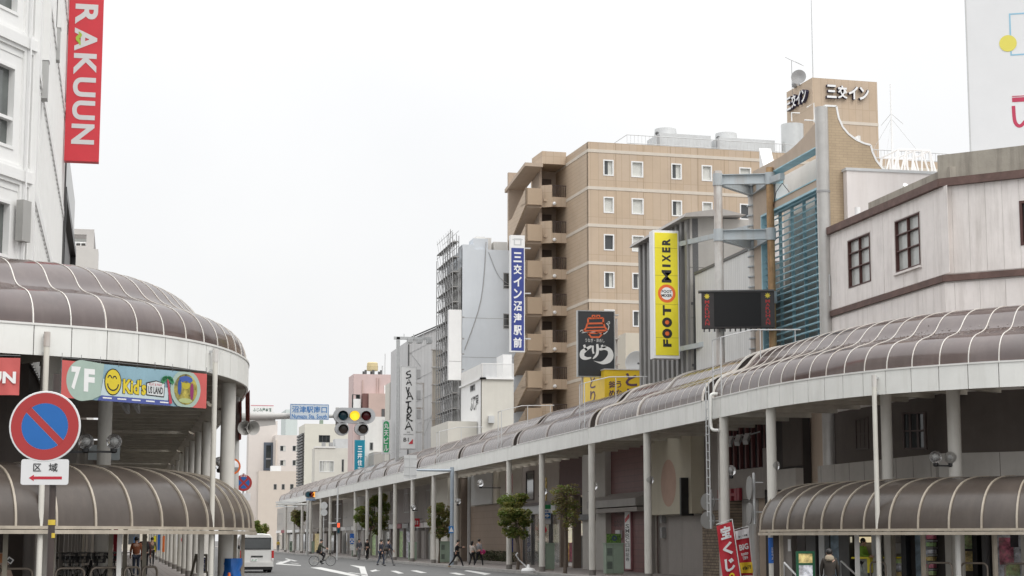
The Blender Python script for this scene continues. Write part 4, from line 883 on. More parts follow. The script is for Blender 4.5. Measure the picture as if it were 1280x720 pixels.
PUR = mat('print_purple', (.12, .06, .10), .6, .05); t = MB(); f = frontY(YY); px = lambda x, y: f.uz(x, y)
text_into(t, 'と', f.p(*px(789, 474.5), .012), f.u, UP, .62, .68, .035); text_into(t, 'う', f.p(*px(773.5, 480.5), .012), f.u, UP, .28, .36, .02); text_into(t, 'な', f.p(*px(773.5, 491), .012), f.u, UP, .3, .36, .02)
text_into(t, '釜', f.p(*px(765, 481), .012), f.u, UP, .38, .38, .02); text_into(t, 'め', f.p(*px(765, 491.5), .012), f.u, UP, .34, .36, .02)
text_into(t, 'り', f.p(*px(789, 493), .012), f.u, UP, .5, .6, .03); f = streetX(YX)
vtext(t, 'とりう', f.p(f.uz(741, 469)[0], f.uz(741, 469)[1], .012), -UP, f.u, UP, 1.3, .75, .02); t.build('lettering', PUR, th)
th = thing('satellite_dish', 'grey satellite dish beside the yellow box sign', 'antenna', at_Y(803, 465, 93) )
c = at_Y(797, 454, 93); t = MB(); t.lathe(c, (-.6, -.8, .05), [(0, 0), (.4, .05), (.62, .2), (.64, .19), (.4, .0), (0, -.06)], 22); t.build('dish', LGREY, th, smooth=True)
t = MB(); d = Vector((.55, -.25, -.2)); t.tube([c, c + d, c + d - UP * 1.1], .06, 6); t.box(c.x + .35, c.y - .5, c.z - .5, c.x + .75, c.y - .1, c.z - .05); t.tube([c + Vector((.1, -.1, .6)), c + d * 1.2 + UP * .3], .02, 4); t.build('mount', DGREY, th)
CREAM = mat('cream_render', (.58, .535, .45), .7, .04, 1, dirt=.2, dirtcol=(.4, .35, .28), streak=True)
th = thing('cream_block', 'blank cream stair block behind the black eel board', 'building', (27, 100, 0))
f = frontY(97.5); a = f.uz(782, 416); b = f.uz(830, 416); s_ = streetX(a[0]); 
t = MB(); t.box(a[0], 97.5, .1, b[0], 101.5, a[1]); t.build('wall', CREAM, th)
# ---- blue hotel upright sign
f = frontY(134.5); r_ = f.rect(638, 294, 656, 440)
th = thing('hotel_upright_sign', 'narrow blue upright hotel sign with white characters', 'sign', f.p((r_[0] + r_[1]) / 2, r_[2], -.3))
t = MB(); f.box(t, r_[0], r_[1], r_[2], r_[3], -.5, 0); t.build('case', WHITE2, th); zs = f.uz(647, 310)[1]
f.bx('face', NAVY, th, r_[0] + .07, r_[1] - .07, r_[2] + .1, zs, .002, .02)
t = MB(); vtext(t, '三交イン沼津駅前', f.p((r_[0] + r_[1]) / 2, zs - .25, .025), -UP, f.u, UP, .78, (zs - .25 - r_[2] - .25) / 8, .03, fill=.82); t.build('lettering', LETW, th)
t = MB(); ring_mb(f, (r_[0] + r_[1]) / 2 - .3, (r_[0] + r_[1]) / 2 + .3, zs + .2, zs + .75, .09, .002, .008, t); f.box(t, (r_[0] + r_[1]) / 2 - .4, (r_[0] + r_[1]) / 2 + .4, zs + .62, zs + .7, .002, .012); t.build('emblem', LGREY, th)
t = MB(); [f.box(t, r_[1], r_[1] + .5, z, z + .1, -.3, -.2) for z in (r_[2] + 1, (r_[2] + r_[3]) / 2, r_[3] - 1)]; t.build('wall_bracket', LGREY, th)
# ---- pale blue building with scaffolding
PBLUE = mat('pale_blue_render', (.60, .635, .67), .7, .03, .8, dirt=.15, dirtcol=(.38, .4, .42), streak=True)
Y = 140; f = frontY(Y); ua, ub_ = f.uz(578, 320)[0], f.uz(668, 320)[0]; zt = f.uz(610, 312)[1]
th = thing('pale_blue_building', 'pale blue rendered building partly wrapped in scaffolding', 'building', ((ua + ub_) / 2, Y + 7, 0))
hl = wins(f, [(629, 341, 638, 361), (629, 392, 638, 411), (629, 443, 638, 457)])
shell(th, f, ua, ub_, zt, 7.2, PBLUE, hl)
for h in hl: window(f, th, *h, glass=GLASS, frame=GREY, fw=.06, trans=(.2,))
t = MB(); f.box(t, ua + .9, ua + 2.1, zt, zt + .9, -2, -.2); f.box(t, ua, ua + .9, zt, zt + .35, -2, 0); t.build('roof_turret', PBLUE, th)
t = MB(); f.box(t, ua + 1.2, ua + 1.9, zt + .9, zt + 1.1, -1.5, -.5); f.box(t, ub_ - 4.6, ub_ - 3.2, zt, zt + 1.2, -3, -1.5); f.box(t, ub_ - 3.0, ub_ - 1.9, zt, zt + .9, -3, -1.5); t.build('roof_unit', WHITE, th)
t = MB(); t.tube(smooth_pts([tuple(f.p(ua + 1.9, zt + .6, .03)), tuple(f.p(ua + 1.5, zt - 4, .05)), tuple(f.p(ua + .2, zt - 8, .05))], 5), .035, 5); t.tube(smooth_pts([tuple(f.p(ua + 2.1, zt - .2, .04)), tuple(f.p(ua + 3, zt - 2.2, .05)), tuple(f.p(ua + 4.4, zt - 3, .05))], 5), .02, 5)
for z in (zt - 5.5, zt - 8.6, zt - 12): f.box(t, ua, ub_, z, z + .03, .001, .01)
t.build('cables', GREY, th)
th = thing('scaffolding', 'tall grey tube scaffolding standing against the pale blue building', 'scaffold', (ua - .5, 144, 0)); t = MB(); gm = MB()
SX = ua - .25; zsc = f.uz(578, 313)[1] + .3; random.seed(5)
ny = 8; BAY = 1.05
for k in range(ny):
    y = Y + .2 + k * BAY
    for dx in (0, -.5): t.tube([(SX + dx, y, 6), (SX + dx, y, zsc + random.uniform(-.6, 1.8) - k * .12)], .035, 5)
z = 7.0
while z < zsc + .5:
    for dx in (0, -.5): t.tube([(SX + dx, Y + .2, z), (SX + dx, Y + .2 + BAY * (ny - 1), z)], .028, 4); t.tube([(SX + dx, Y + .2, z + .9), (SX + dx, Y + .2 + BAY * (ny - 1), z + .9)], .022, 4)
    for k in range(ny):
        y = Y + .2 + k * BAY; t.tube([(SX, y, z), (SX - .5, y, z)], .025, 4)
        if k < ny - 1: t.tube([(SX - .5, y, z), (SX - .5, y + BAY, z + 1.2)], .018, 4)
    gm.box(SX - .48, Y + .2, z + .03, SX - .05, Y + .2 + BAY * (ny - 1), z + .08); z += 1.2
t.build('tubes', GREY, th, kind='stuff'); gm.build('deck', mat('deck_grey', (.28, .27, .25), .7, .2, 2), th, kind='stuff')
t = MB(); t.box(ua - .06, Y + .3, 6, ua - .02, Y + 7.4, zsc - 1.6); t.build('mesh_sheet', mat('scaffold_mesh', (.42, .42, .41), .9, .15, 2, dirt=.4, dirtcol=(.16, .15, .14)), th)
# ---- blank white sign box
f = frontY(138.2); r_ = f.rect(561, 387, 577, 475)
th = thing('blank_upright_sign', 'blank white upright sign box beside the scaffolding', 'sign', f.p((r_[0] + r_[1]) / 2, r_[2], -.3))
t = MB(); f.box(t, r_[0], r_[1], r_[2], r_[3], -.5, 0); t.build('case', WHITE2, th)
t = MB(); f.box(t, r_[0] + .02, r_[1] - .02, (r_[2] + r_[3]) / 2 - 1.3, (r_[2] + r_[3]) / 2 - 1.27, .001, .01); t.build('seam', GREY, th)
t = MB(); [f.box(t, r_[1], r_[1] + .25, z, z + .1, -.3, -.2) for z in (r_[2] + .8, r_[2] + 2, r_[2] + 3.2, r_[3] - .6)]; t.build('bracket', GREY, th)
# ---- white annex with roof terrace
Y = 129.7; f = frontY(Y); ua = f.uz(602, 500)[0]; ub_ = f.uz(642, 500)[0]; zt = f.uz(610, 474)[1]
th = thing('white_annex', 'small white annex with a railed roof terrace below the pale blue building', 'building', ((ua + ub_) / 2, Y + 4, 0))
IVORY = mat('ivory_render', (.62, .60, .54), .7, .04, 1, dirt=.18, dirtcol=(.45, .41, .34), streak=True)
sx = Face(ua, Y, 0, -1); sh = sx.rect(588, 481, 594, 489)
shell(th, f, ua, ub_, zt, 8.2, IVORY, [], [sh], sm=WHITE2)
window(sx, th, *sh, glass=GLASS, frame=GREY, fw=.05)
t = MB(); c = sx.uz(593, 497); text_into(t, 'NUMAZU', sx.p(c[0], c[1], .01), sx.u, UP, 1.6, .2, .01); c = sx.uz(593, 504.5); text_into(t, 'ふじ屋', sx.p(c[0], c[1], .01), sx.u, UP, 3.2, 1.1, .02); t.build('lettering', INK, th)
t = MB(); f.box(t, ua - .15, ub_, zt, zt + .12, -.3, .15); sx.box(t, -8.3, .15, zt, zt + .12, -.3, .15); t.build('terrace_edge', WHITE2, th)
t = MB(); sx.box(t, -8.2, 0, zt + .12, zt + 1.15, -.06, 0); t.build('terrace_screen', WHITE, th)
t = MB()
for i in range(28): u = ua + (ub_ - ua) * i / 27; f.box(t, u - .02, u + .02, zt + .12, zt + 1.15, -.05, 0)
f.box(t, ua, ub_, zt + 1.1, zt + 1.17, -.06, .02); t.build('terrace_railing', WHITE2, th, kind='stuff')
r2 = f.rect(610, 520, 617, 529); t = MB(); f.box(t, r2[0], r2[1], r2[2], r2[3], .01, .3); t.build('air_conditioner', LGREY, th)
t = MB(); u = f.uz(631, 460)[0]; f.box(t, u, ub_, zt + .12, zt + 1.9, -3, -.6); t.build('roof_hut', WHITE2, th)
t = MB(); a = sx.uz(560, 530); t.box(ua - 2.2, Y + 1.5, .1, ua - .05, Y + 9, f.uz(590, 532)[1] + .4); t.build('lean_to', IVORY, th)
# ---- grey gabled building and rusty sign back
GCORR = mat('grey_corrugated', (.54, .54, .54), .6, .05, 1, dirt=.25, dirtcol=(.4, .39, .38), streak=True, brick=dict(u=(1, 0), w=.3, h=60, c2=(.52, .52, .52), mortar=.03, mc=(.47, .47, .47)))
Y = 160; f = frontY(Y); a = f.uz(511, 425); b = f.uz(556, 405); 
th = thing('grey_gable_building', 'tall grey sheet metal gable wall behind the white calligraphy sign', 'building', (b[0], Y + 6, 0))
t = MB(); t.prism([f.p(a[0], .1), f.p(b[0], .1), f.p(b[0], b[1]), f.p(a[0], a[1])], (0, 11, 0)); t.build('wall', GCORR, th)
t = MB(); t.bar(f.p(a[0] - .2, a[1] + .05, .1), f.p(b[0], b[1] + .1, .1), .3, .12); t.bar(f.p(a[0] - .02, a[1] - .4, .05), f.p(a[0] - .02, 6, .05), .12); t.build('eave', DGREY, th)
t = MB()
for (x0, y0, x1, y1) in ((511, 442, 540, 427), (513, 441, 526, 458), (520, 474, 541, 464), (520, 502, 541, 492), (522, 530, 541, 520), (530, 545, 541, 515)): t.tube([f.p(*f.uz(x0, y0), .06), f.p(*f.uz(x1, y1), .06)], .014, 4)
t.build('guy_cable', GREY, th)
t = MB()
for y in (462, 488, 512): r_ = f.rect(521, y, 525.5, y + 11); f.box(t, r_[0], r_[1], r_[2], r_[3], .001, .05)
t.build('shutter', GREY, th)
f = frontY(150); r_ = f.rect(540.5, 437, 551, 568); th = thing('rusty_sign_back', 'rust stained back of an upright sign panel beside the scaffolding', 'sign', f.p(r_[0], r_[2], 0))
n = 6
for i in range(n):
    z0, z1 = r_[2] + (r_[3] - r_[2]) * i / n, r_[2] + (r_[3] - r_[2]) * (i + 1) / n; f.bx('panel', mat('rust_stained_panel', (.52, .47, .40), .7, .1, 1.5, dirt=.8, dirtcol=(.26, .15, .08), streak=True), th, r_[0], r_[1], z0 + .05, z1 - .02, -.2, 0)
t = MB(); [f.box(t, r_[0] - .1, r_[1] + .2, r_[2] + (r_[3] - r_[2]) * i / n - .06, r_[2] + (r_[3] - r_[2]) * i / n + .04, -.25, .08) for i in range(n + 1)]; f.box(t, r_[1], r_[1] + .12, r_[2] - 2, r_[3], -.2, -.05); t.build('rusty_frame', RUST, th)
t = MB(); random.seed(9)
for i in range(4):
    u = r_[1] + .5 + i * .5; t.tube([f.p(u, 7, -.6), f.p(u, r_[3] - 3.2, -.6)], .04, 4)
for i in range(9):
    z = 7.5 + i * 1.0; t.tube([f.p(r_[1] + .1, z, -.6), f.p(r_[1] + 2.1, z + random.uniform(-.1, .1), -.6)], .035, 4)
    t.tube([f.p(r_[1] + .3 + random.random(), z, -.6), f.p(r_[1] + .3 + random.random() * 1.6, z + 1, -.6)], .03, 4)
t.build('lattice', GREY, th, kind='stuff')
# ---- calligraphy sign
f = frontY(147); r_ = f.rect(500, 457.5, 520.5, 561.5)
th = thing('calligraphy_sign', 'tall white upright sign brush lettered SAVATORA with a red triangle', 'sign', f.p((r_[0] + r_[1]) / 2, r_[2], -.3))
t = MB(); f.box(t, r_[0], r_[1], r_[2], r_[3], -.55, 0); t.build('case', WHITE2, th)
ring = MB(); ring_mb(f, r_[0] + .05, r_[1] - .02, r_[2] + .03, r_[3] - .03, .04, .001, .02, ring); ring.build('frame', LGREY, th)
px = lambda x, y: f.uz(x, y); t = MB(); cx = 511
SV = [[[(513, 463.5), (508.5, 465.5), (509, 468), (513, 468.5), (512.5, 471.5), (507.5, 473)]], [[(508, 481), (511, 474), (514.5, 482)], [(508.5, 479), (513.5, 478)]], [[(507.5, 483.5), (509.5, 490), (510.5, 494)], [(511.5, 484), (509.8, 491)]], [[(508.5, 499), (512, 490), (516, 499.5)], [(510, 496), (514.5, 495)]], [[(507, 503), (514, 501.5)], [(510.5, 502.5), (510, 511)]], [[(511.5, 509), (509, 513), (511, 517), (514, 514), (513, 510), (511, 508.5)]], [[(509, 518), (508.5, 527)], [(508.5, 518.5), (513.5, 519), (510, 523), (515.5, 526.5)]], [[(506.5, 537), (510.5, 527.5), (515.5, 538.5)], [(508, 534), (513, 533)]]]
for L in SV:
    for st in L: q = smooth_pts([px(*p) for p in st], 4) if len(st) > 3 else [px(*p) for p in st]; stroke2(t, f, q, [random.uniform(.07, .15) for _ in q], .022)
text_into(t, 'B1', f.p(*px(507.5, 549.5), .022), f.u, UP, .42, .30, .01); text_into(t, 'BAR DINING', f.p(*px(510.5, 543), .022), f.u, UP, .8, .09, .0); text_into(t, '酒場', f.p(*px(510.5, 540.3), .022), f.u, UP, .25, .09, .0); t.build('lettering', INK, th)
t = MB(); poly2(t, f, [px(510.5, 555), px(516, 555), px(516, 548.5)], .022); t.build('red_triangle', RED, th)
t = MB(); f.box(t, r_[0] - .3, r_[0] - .02, r_[2] - 1, f.uz(500, 421)[1], -.4, -.15); t.build('pole', STEEL, th)
zt = f.uz(500, 422)[1]; t = MB(); f.box(t, r_[0] - .5, r_[0] + 2.6, zt - .12, zt + .1, -.4, -.15)
for k in range(3): f.box(t, r_[0] + .6 + k * .8, r_[0] + 1.0 + k * .8, zt - .4, zt - .1, -.6, .2); f.box(t, r_[0] + .3 + k * .8, r_[0] + .36 + k * .8, zt, zt + .35, -.3, -.25)
t.build('floodlight_arm', LGREY, th)
t = MB(); [f.box(t, r_[1], r_[1] + .6, f.uz(525, y)[1] - .06, f.uz(525, y)[1] + .06, -.35, -.25) for y in (479, 510, 540)]; f.box(t, r_[1] + .55, r_[1] + .68, r_[2] - 1, f.uz(525, 478)[1], -.36, -.24); t.build('rusty_bracket', RUST, th)
# ---- cream office, green sign
Y = 175; th, f, ua, ub_, zt = block('cream_office', 'narrow cream office with stacked dark windows beside the green upright sign', Y, 488, 520, 478, CREAM)
hl = wins(f, [(489.5, 495, 497, 522), (489.5, 536, 497, 549)]); hl = [(a + .01, b, c, d) for a, b, c, d in hl]
shell(th, f, ua, ub_, zt, 3.5, IVORY, hl)
for h in hl: window(f, th, *h, glass=GLASS, frame=DGREY, mull=(.5,), trans=(.5,))
t = MB(); [t.tube([f.p(ua + .3 + k * 1.2, zt, -.4), f.p(ua + .3 + k * 1.2, zt + 1.1, -.4)], .03, 4) for k in range(3)]; t.tube([f.p(ua + .3, zt + 1.1, -.4), f.p(ua + 2.7, zt + 1.1, -.4)], .03, 4); t.build('roof_railing', LGREY, th)
f = frontY(168.5); r_ = f.rect(478, 525, 487.5, 567.5)
th = thing('green_upright_sign', 'white upright sign with a green rounded field and white characters', 'sign', f.p((r_[0] + r_[1]) / 2, r_[2], -.3))
t = MB(); f.box(t, r_[0], r_[1], r_[2], r_[3], -.4, 0); t.build('case', WHITE2, th); t = MB(); uc = (r_[0] + r_[1]) / 2; rr = (r_[1] - r_[0]) * .38
pts = [(uc + rr * math.cos(a), r_[3] - rr - .1 + rr * math.sin(a)) for a in [math.pi * i / 8 for i in range(9)]] + [(uc + rr * math.cos(a), r_[2] + rr + .1 + rr * math.sin(a)) for a in [math.pi + math.pi * i / 8 for i in range(9)]]
poly2(t, f, pts, .012); t.build('green_field', mat('field_green', (.03, .36, .13), .5, .04), th)
t = MB(); vtext(t, '丸天ビル', f.p(uc, r_[3] - .2, .02), -UP, f.u, UP, rr * 1.9, (r_[3] - r_[2] - .4) / 4, .03); t.build('lettering', LETW, th)
# ---- pink building with tank
PINK = mat('pink_tile', (.60, .47, .45), .7, .05, 1, dirt=.15, dirtcol=(.4, .28, .26), streak=True); PINK2 = mat('brown_pink_tile', (.54, .41, .36), .7, .06, 1)
Y = 206; th, f, ua, ub_, zt = block('pink_building', 'faded pink building carrying a yellow water tank', Y, 442, 505, 468, PINK)
hl = wins(f, [(440, 493, 450, 512)])
shell(th, f, ua, ub_, zt, 4.5, PINK, hl)
for h in hl: window(f, th, *h, glass=GLASS, frame=DGREY, mull=(.5,))
r_ = f.rect(459, 493, 505, 545); f.bx('front_bay', PINK2, th, r_[0], r_[1], .1, r_[3], .001, 1.2); t = MB(); f.box(t, f.uz(452, 500)[0], r_[0] - .01, .1, r_[3], .001, .9); t.build('dark_strip', mat('maroon_strip', (.18, .09, .08), .7), th)
t = MB(); q = f.rect(441, 499, 450, 521); f.box(t, *q, .3, .6); q = f.rect(480, 482, 489, 493); f.box(t, *q, .001, .1); t.build('white_panel', WHITE2, th)
t = MB(); q = f.rect(475, 512, 479, 529); f.box(t, *q, 1.2, 1.25); t.build('stair_window', DGREY, th)
t = MB(); q = f.rect(452.6, 475, 453.6, 496); f.box(t, *q, .001, .12); q = f.rect(470.5, 472, 471, 492); f.box(t, *q, .001, .12); q = f.rect(473.5, 472, 474, 492); f.box(t, *q, .001, .12); t.build('pipe', PINK2, th)
k = thing('water_tank', 'round yellow water tank on dark legs above the pink building', 'tank', f.p(f.uz(465, 466)[0], zt, -3)); c = frontY(209).uz(465.5, 460); r0 = abs(frontY(209).uz(472.5, 460)[0] - frontY(209).uz(458.5, 460)[0]) / 2
tz0, tz1 = frontY(209).uz(465, 463.5)[1], frontY(209).uz(465, 453)[1]
t = MB(); t.lathe((c[0], 209, tz0), (0, 0, 1), [(r0 * .97, 0), (r0, .15), (r0, (tz1 - tz0) * .5), (r0 * 1.03, (tz1 - tz0) * .5), (r0 * 1.03, (tz1 - tz0) * .54), (r0 * .97, (tz1 - tz0) * .56), (r0 * .95, tz1 - tz0 - .1), (r0 * .8, tz1 - tz0)], 18); t.build('tank', mat('tank_yellow', (.62, .52, .30), .6, .05, 2), k, smooth=True)
t = MB(); [t.box(c[0] + dx - .12, 209 + dy - .12, zt - .4, c[0] + dx + .12, 209 + dy + .12, tz0) for dx in (-.9, 0, .9) for dy in (-.9, .9)]; t.build('legs', DGREY, k)
t = MB(); q = f.uz(484.5, 440); t.tube([f.p(q[0], zt, -2), f.p(q[0], q[1], -2)], .05, 5); t.tube([f.p(q[0] - .3, zt, -2), f.p(q[0] - .3, zt + 1.2, -2)], .08, 5); t.build('aerial', LGREY, k)
# ---- white building with teal sign
Y = 190; th, f, ua, ub_, zt = block('white_office', 'white office with a teal upright sign on its corner', Y, 456, 512, 521, WHITE)
hl = wins(f, [(462, 553, 466.5, 563)]); shell(th, f, ua, ub_, zt, 3.5, WHITE, hl)
for h in hl: window(f, th, *h, glass=GLASS, frame=GREY)
r_ = f.rect(461, 567, 479, 600); t = MB(); f.box(t, r_[0], r_[1], .1, r_[3], .001, 4); t.build('lower_block', LWALL, th); t = MB(); f.box(t, r_[1], r_[1] + .35, .1, r_[3], .5, 4.2); t.build('brown_pier', mat('brown_pier', (.2, .15, .12), .7), th)
f = frontY(188); r_ = f.rect(443.5, 550, 456, 606)
th = thing('teal_upright_sign', 'teal upright bank sign with a column of white characters', 'sign', f.p((r_[0] + r_[1]) / 2, r_[2], -.3))
t = MB(); f.box(t, r_[0], r_[1], r_[2], r_[3], -.5, 0); t.build('case', mat('teal_side', (.05, .3, .38), .5), th); f.bx('face', TEAL, th, r_[0] + .02, r_[1] - .1, r_[2], r_[3] - .05, .002, .02)
t = MB(); vtext(t, '三井住友信託', f.p((r_[0] + r_[1]) / 2, f.uz(450, 557)[1], .025), -UP, f.u, UP, .55, .7, .02); t.build('lettering', LETW, th)
# ---- pale building with big slatted side, small ones in front
PALEY = mat('pale_cream_panel', (.66, .64, .56), .7, .03, 1)
Y = 262; th, f, ua, ub_, zt = block('pale_cream_building', 'pale cream tall building with a dark slatted street side', Y, 381, 446, 530, PALEY)
hl = wins(f, [(398.5, 544, 412.5, 553)]); shell(th, f, ua, ub_, zt, 9, PALEY, hl)
for h in hl: window(f, th, *h, glass=GLASS, frame=DGREY, mull=(.33, .66))
t = MB(); sx = Face(ua, Y, 0, -1)
for i in range(26): sx.box(t, -8.8, -.4, 6 + i * .42, 6.28 + i * .42, .05, .3)
t.build('slatted_screen', DGREY, th, kind='stuff')
t = MB(); q = f.rect(402, 524, 406, 530); f.box(t, q[0], q[1], zt, q[3], -3, -2); t.build('roof_plant', BOXGRN, th)
Y = 246; th, f, ua, ub_, zt = block('bay_window_building', 'small cream building with a wide bay of grey windows above the canopy', Y, 393.5, 436, 560, IVORY)
hl = wins(f, [(399, 576, 417.5, 590)]); hl.append(f.rect(427, 574, 430, 590)); r2 = f.rect(393.5, 560, 419, 600)
shell(th, f, ua, ub_, zt, 3.5, IVORY, hl)
window(f, th, *hl[0], glass=GLASSL, frame=WHITE2, mull=(.2, .45, .72), curtain=(.3, .7)); window(f, th, *hl[1], glass=GLASS, frame=GREY)
t = MB(); f.box(t, r2[0] - .1, r2[1], zt, zt + .2, -.5, .12); t.build('coping', WHITE, th)
t = MB(); q = f.rect(420, 548, 437, 600); f.box(t, q[0], q[1], .1, q[3], -4, -1); t.build('side_block', LGREY, th)
t = MB(); [f.box(t, f.uz(x, 556)[0], f.uz(x + 4, 556)[0], zt + .2, zt + .8, -2, -1) for x in (404, 413)]; t.build('roof_unit', GREY, th)
# ---- beige blocks closing the view
BEI = mat('beige_render', (.62, .55, .48), .7, .03, 1, dirt=.1, dirtcol=(.45, .38, .32), streak=True); BEI2 = mat('pinkish_beige', (.66, .61, .57), .7, .03, 1)
Y = 312; th, f, ua, ub_, zt = block('beige_tower', 'beige tower block with a dark glazed stair strip at the street end', Y, 311, 347, 526, BEI2)
hl = wins(f, [(331, 556, 340, 573), (331, 574, 340, 587)]); shell(th, f, ua, ub_, zt, 4, BEI2, hl)
r_ = f.rect(329.5, 553, 341.5, 588); 
for h in hl: window(f, th, *h, glass=GLASS, frame=mat('slate_frame', (.09, .11, .14), .5), fw=.12, depth=.1)
t = MB(); ring_mb(f, *r_, .4, .001, .1, t); t.build('stair_surround', mat('slate_frame', (.09, .11, .14), .5), th)
Y = 308; th, f, ua, ub_, zt = block('beige_flats', 'pinkish beige flats with four small square windows', Y, 344, 384, 544, BEI2)
hl = wins(f, [(350, 557, 357, 564), (365.5, 557, 372.5, 564), (350, 575, 357, 582), (365.5, 575, 372.5, 582)]); shell(th, f, ua, ub_, zt, 4, BEI2, hl)
for i, h in enumerate(hl): window(f, th, *h, glass=GLASS, frame=LGREY, curtain=(.6, 1))
t = MB(); q = f.rect(344.5, 550, 346, 588); f.box(t, *q, .001, .3); t.build('drain_pipe', BEI, th)
Y = 300; th, f, ua, ub_, zt = block('beige_low_block', 'plain beige low block with three dark windows over the street end', Y, 323, 384, 589, BEI)
hl = wins(f, [(342, 605, 346, 612), (352, 605, 356, 612), (362.5, 605, 367, 612)]); shell(th, f, ua, ub_, zt, 4, BEI, hl)
for h in hl: window(f, th, *h, glass=GLASS, frame=GREY)
t = MB(); q = f.rect(339.5, 582, 352, 589); f.box(t, q[0], q[1], zt, q[3], -3, -1); t.build('roof_unit', WHITE2, th)
Y = 360; th, f, ua, ub_, zt = block('distant_white_tower', 'pale distant tower with a white sign board on its roof', Y, 357, 372, 512, mat('mint_white', (.60, .66, .64), .7, .03), ); shell(th, f, ua, ub_, zt, 10, mat('mint_white', (.60, .66, .64), .7, .03))
f = frontY(330); r_ = f.rect(313.5, 507.5, 342, 517); th = thing('roof_letter_board', 'white rooftop board with a red top line and green lettering', 'sign', f.p(r_[0], r_[2], 0)); f.bx('panel', WHITE2, th, r_[0], r_[1], r_[2] - 1.5, r_[3], -.3, 0); f.bx('top_line', mat('pink_line', (.6, .25, .28), .5), th, r_[0], r_[1], r_[3], r_[3] + .15, -.3, .01)
t = MB(); text_into(t, 'ふじみ屋本館', f.p((r_[0] + r_[1]) / 2, (r_[2] + r_[3]) / 2, .01), f.u, UP, (r_[1] - r_[0]) * .8, .7, .02); t.build('lettering', mat('dark_green_print', (.05, .13, .09), .5), th)
t = MB(); [f.box(t, u, u + .2, 12, r_[2] - 1.5, -.3, -.1) for u in (r_[0] + .4, r_[1] - .6)]; t.build('stand', GREY, th)
# ================================================================== STORE ON THE LEFT, ITS SIGNS AND THE NEAR SIGNS
STW = mat('store_white_panel', (.80, .80, .785), .5, .03, .8, dirt=.1, dirtcol=(.5, .48, .45), streak=True); STG = mat('store_grey', (.42, .42, .41), .5, .04, 2)
FINW = mat('store_ribbed_white', (.77, .77, .755), .5, .04, 1, brick=dict(u=(0, 1), w=.42, h=60, c2=(.75, .75, .735), mortar=.035, mc=(.66, .66, .645)))
LX, LY0, LY1 = -2.55, 47.8, 73.2
th = thing('department_store', 'tall white panelled department store with ribbed street side', 'building', (-8, 60, 0))
LS = Face(LX, 0, 0, 1); LC = Face(LX, LY0, .5, .866)
LS.bx('street_wall', FINW, th, LY0 + .35, LY1, 6.6, 27, -.3, 0)
for k in range(int((LY1 - LY0) / .84)): u = LY0 + .6 + k * .84; LS.bx('rib_panel', STW, th, u, u + .3, 6.6, 27, .001, .06)
for z in (7.35, 10.9, 14.4, 18.0, 21.6, 25.2):
    t = MB(); LS.box(t, LY0 + .3, LY1, z - .1, z + .1, 0, .09); LS.box(t, LY0 + .3, LY1, z + .1, z + .3, 0, .075); t.build('floor_band', STW, th)
    t = MB()
    for k in range(30): u = LY0 + .7 + k * .84; LS.box(t, u, u + .35, z - .24, z - .125, .01, .08)
    t.build('notches', STG, th, kind='stuff')
zs = [7.35, 10.9, 14.4, 18.0, 21.6, 25.2]
j0 = LC.uz(29, 120)[0]
for z0, z1 in zip(zs, zs[1:]):
    LC.bx('floor_band', STW, th, -6.2, .12, z1 - .14, z1 + .14, -.2, .14)
    for (a, b) in [(j0 + .01, .05)] + [(j0 - 3.0 * (i + 1) + .01, j0 - 3.0 * i - .01) for i in range(2)]:
        nar = b > 0
        fr = .1
        t = ring_mb(LC, a, b, z0 + .14, z1 - .14, fr, -.25, .08); LC.box(t, a + fr, b - fr, z1 - .42, z1 - .14 - fr, -.25, .02)
        t.build('wall_panel', STW, th)
        if nar:
            t = MB(); LC.box(t, a + fr, b - fr, z0 + .14 + fr, z1 - .42, -.3, -.14); t.build('recess_panel', STW, th)
            q = MB(); q.prism([LC.p(b - fr, z1 - .45, -.1), LC.p(b - fr, z1 - 1.2, -.1), LC.p(a + fr + .02, z1 - .45, -.1)], LC.n * .1); q.build('gusset', LGREY, th)
        else:
            hole = (a + .45, b - .36, z0 + .62, z1 - .72)
            LC.wall('recess_panel', STW, th, a + fr, b - fr, z0 + .14 + fr, z1 - .42, [hole], th=.12)
            window(LC, th, *hole, glass=mat('store_window', (.10, .11, .105), .08, .35, .9, spec=.8), frame=STW, fw=.08, depth=.2, trans=(.36,))
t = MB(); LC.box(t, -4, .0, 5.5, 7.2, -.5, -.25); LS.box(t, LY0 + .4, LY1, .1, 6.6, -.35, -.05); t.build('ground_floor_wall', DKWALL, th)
t = MB(); t.prism([(LX - .4, LY0 + .6, 6), (LX - .4, LY1, 6), (LX - 14, LY1, 6), (LX - 3.2, LY0 - 4.5, 6), (LX - 14, LY0 - 9, 6)], (0, 0, 20.9)); t.build('core', LGREY, th)
c = LC.p(.1, 0, .12); t = MB(); t.bar(Vector((LX + .05, LY0 + .1, 7)), Vector((LX + .05, LY0 + .1, 27)), .3, .3); t.build('corner_post', STW, th)
# loudspeaker column, pipe, projecting fins
a = LC.uz(16.5, 250); b = LC.uz(25, 304); t = MB(); LC.box(t, a[0], b[0], b[1], a[1], .1, .3); t.build('column_speaker', mat('speaker_grey', (.36, .355, .34), .6, .05), th)
t = MB(); t.tube([LC.p((a[0] + b[0]) / 2 + .06, a[1] + 8, .2), LC.p((a[0] + b[0]) / 2 + .06, 6.8, .2)], .025, 6); t.build('conduit', WHITE2, th)
for (x0, x1, yb, Y) in ((48, 60, 122, 52), (66.5, 75, 74, 61)):
    f = frontY(Y); p = f.uz(x0, yb); q = f.uz(x1, yb); t = MB(); f.box(t, LX, q[0], p[1] + 1.1, 27, -.5, 0); t.build('projecting_fin', STW, th); t = MB(); f.box(t, LX, q[0] - .02, p[1], p[1] + 1.09, -.48, -.02); t.build('fin_base', STG, th)
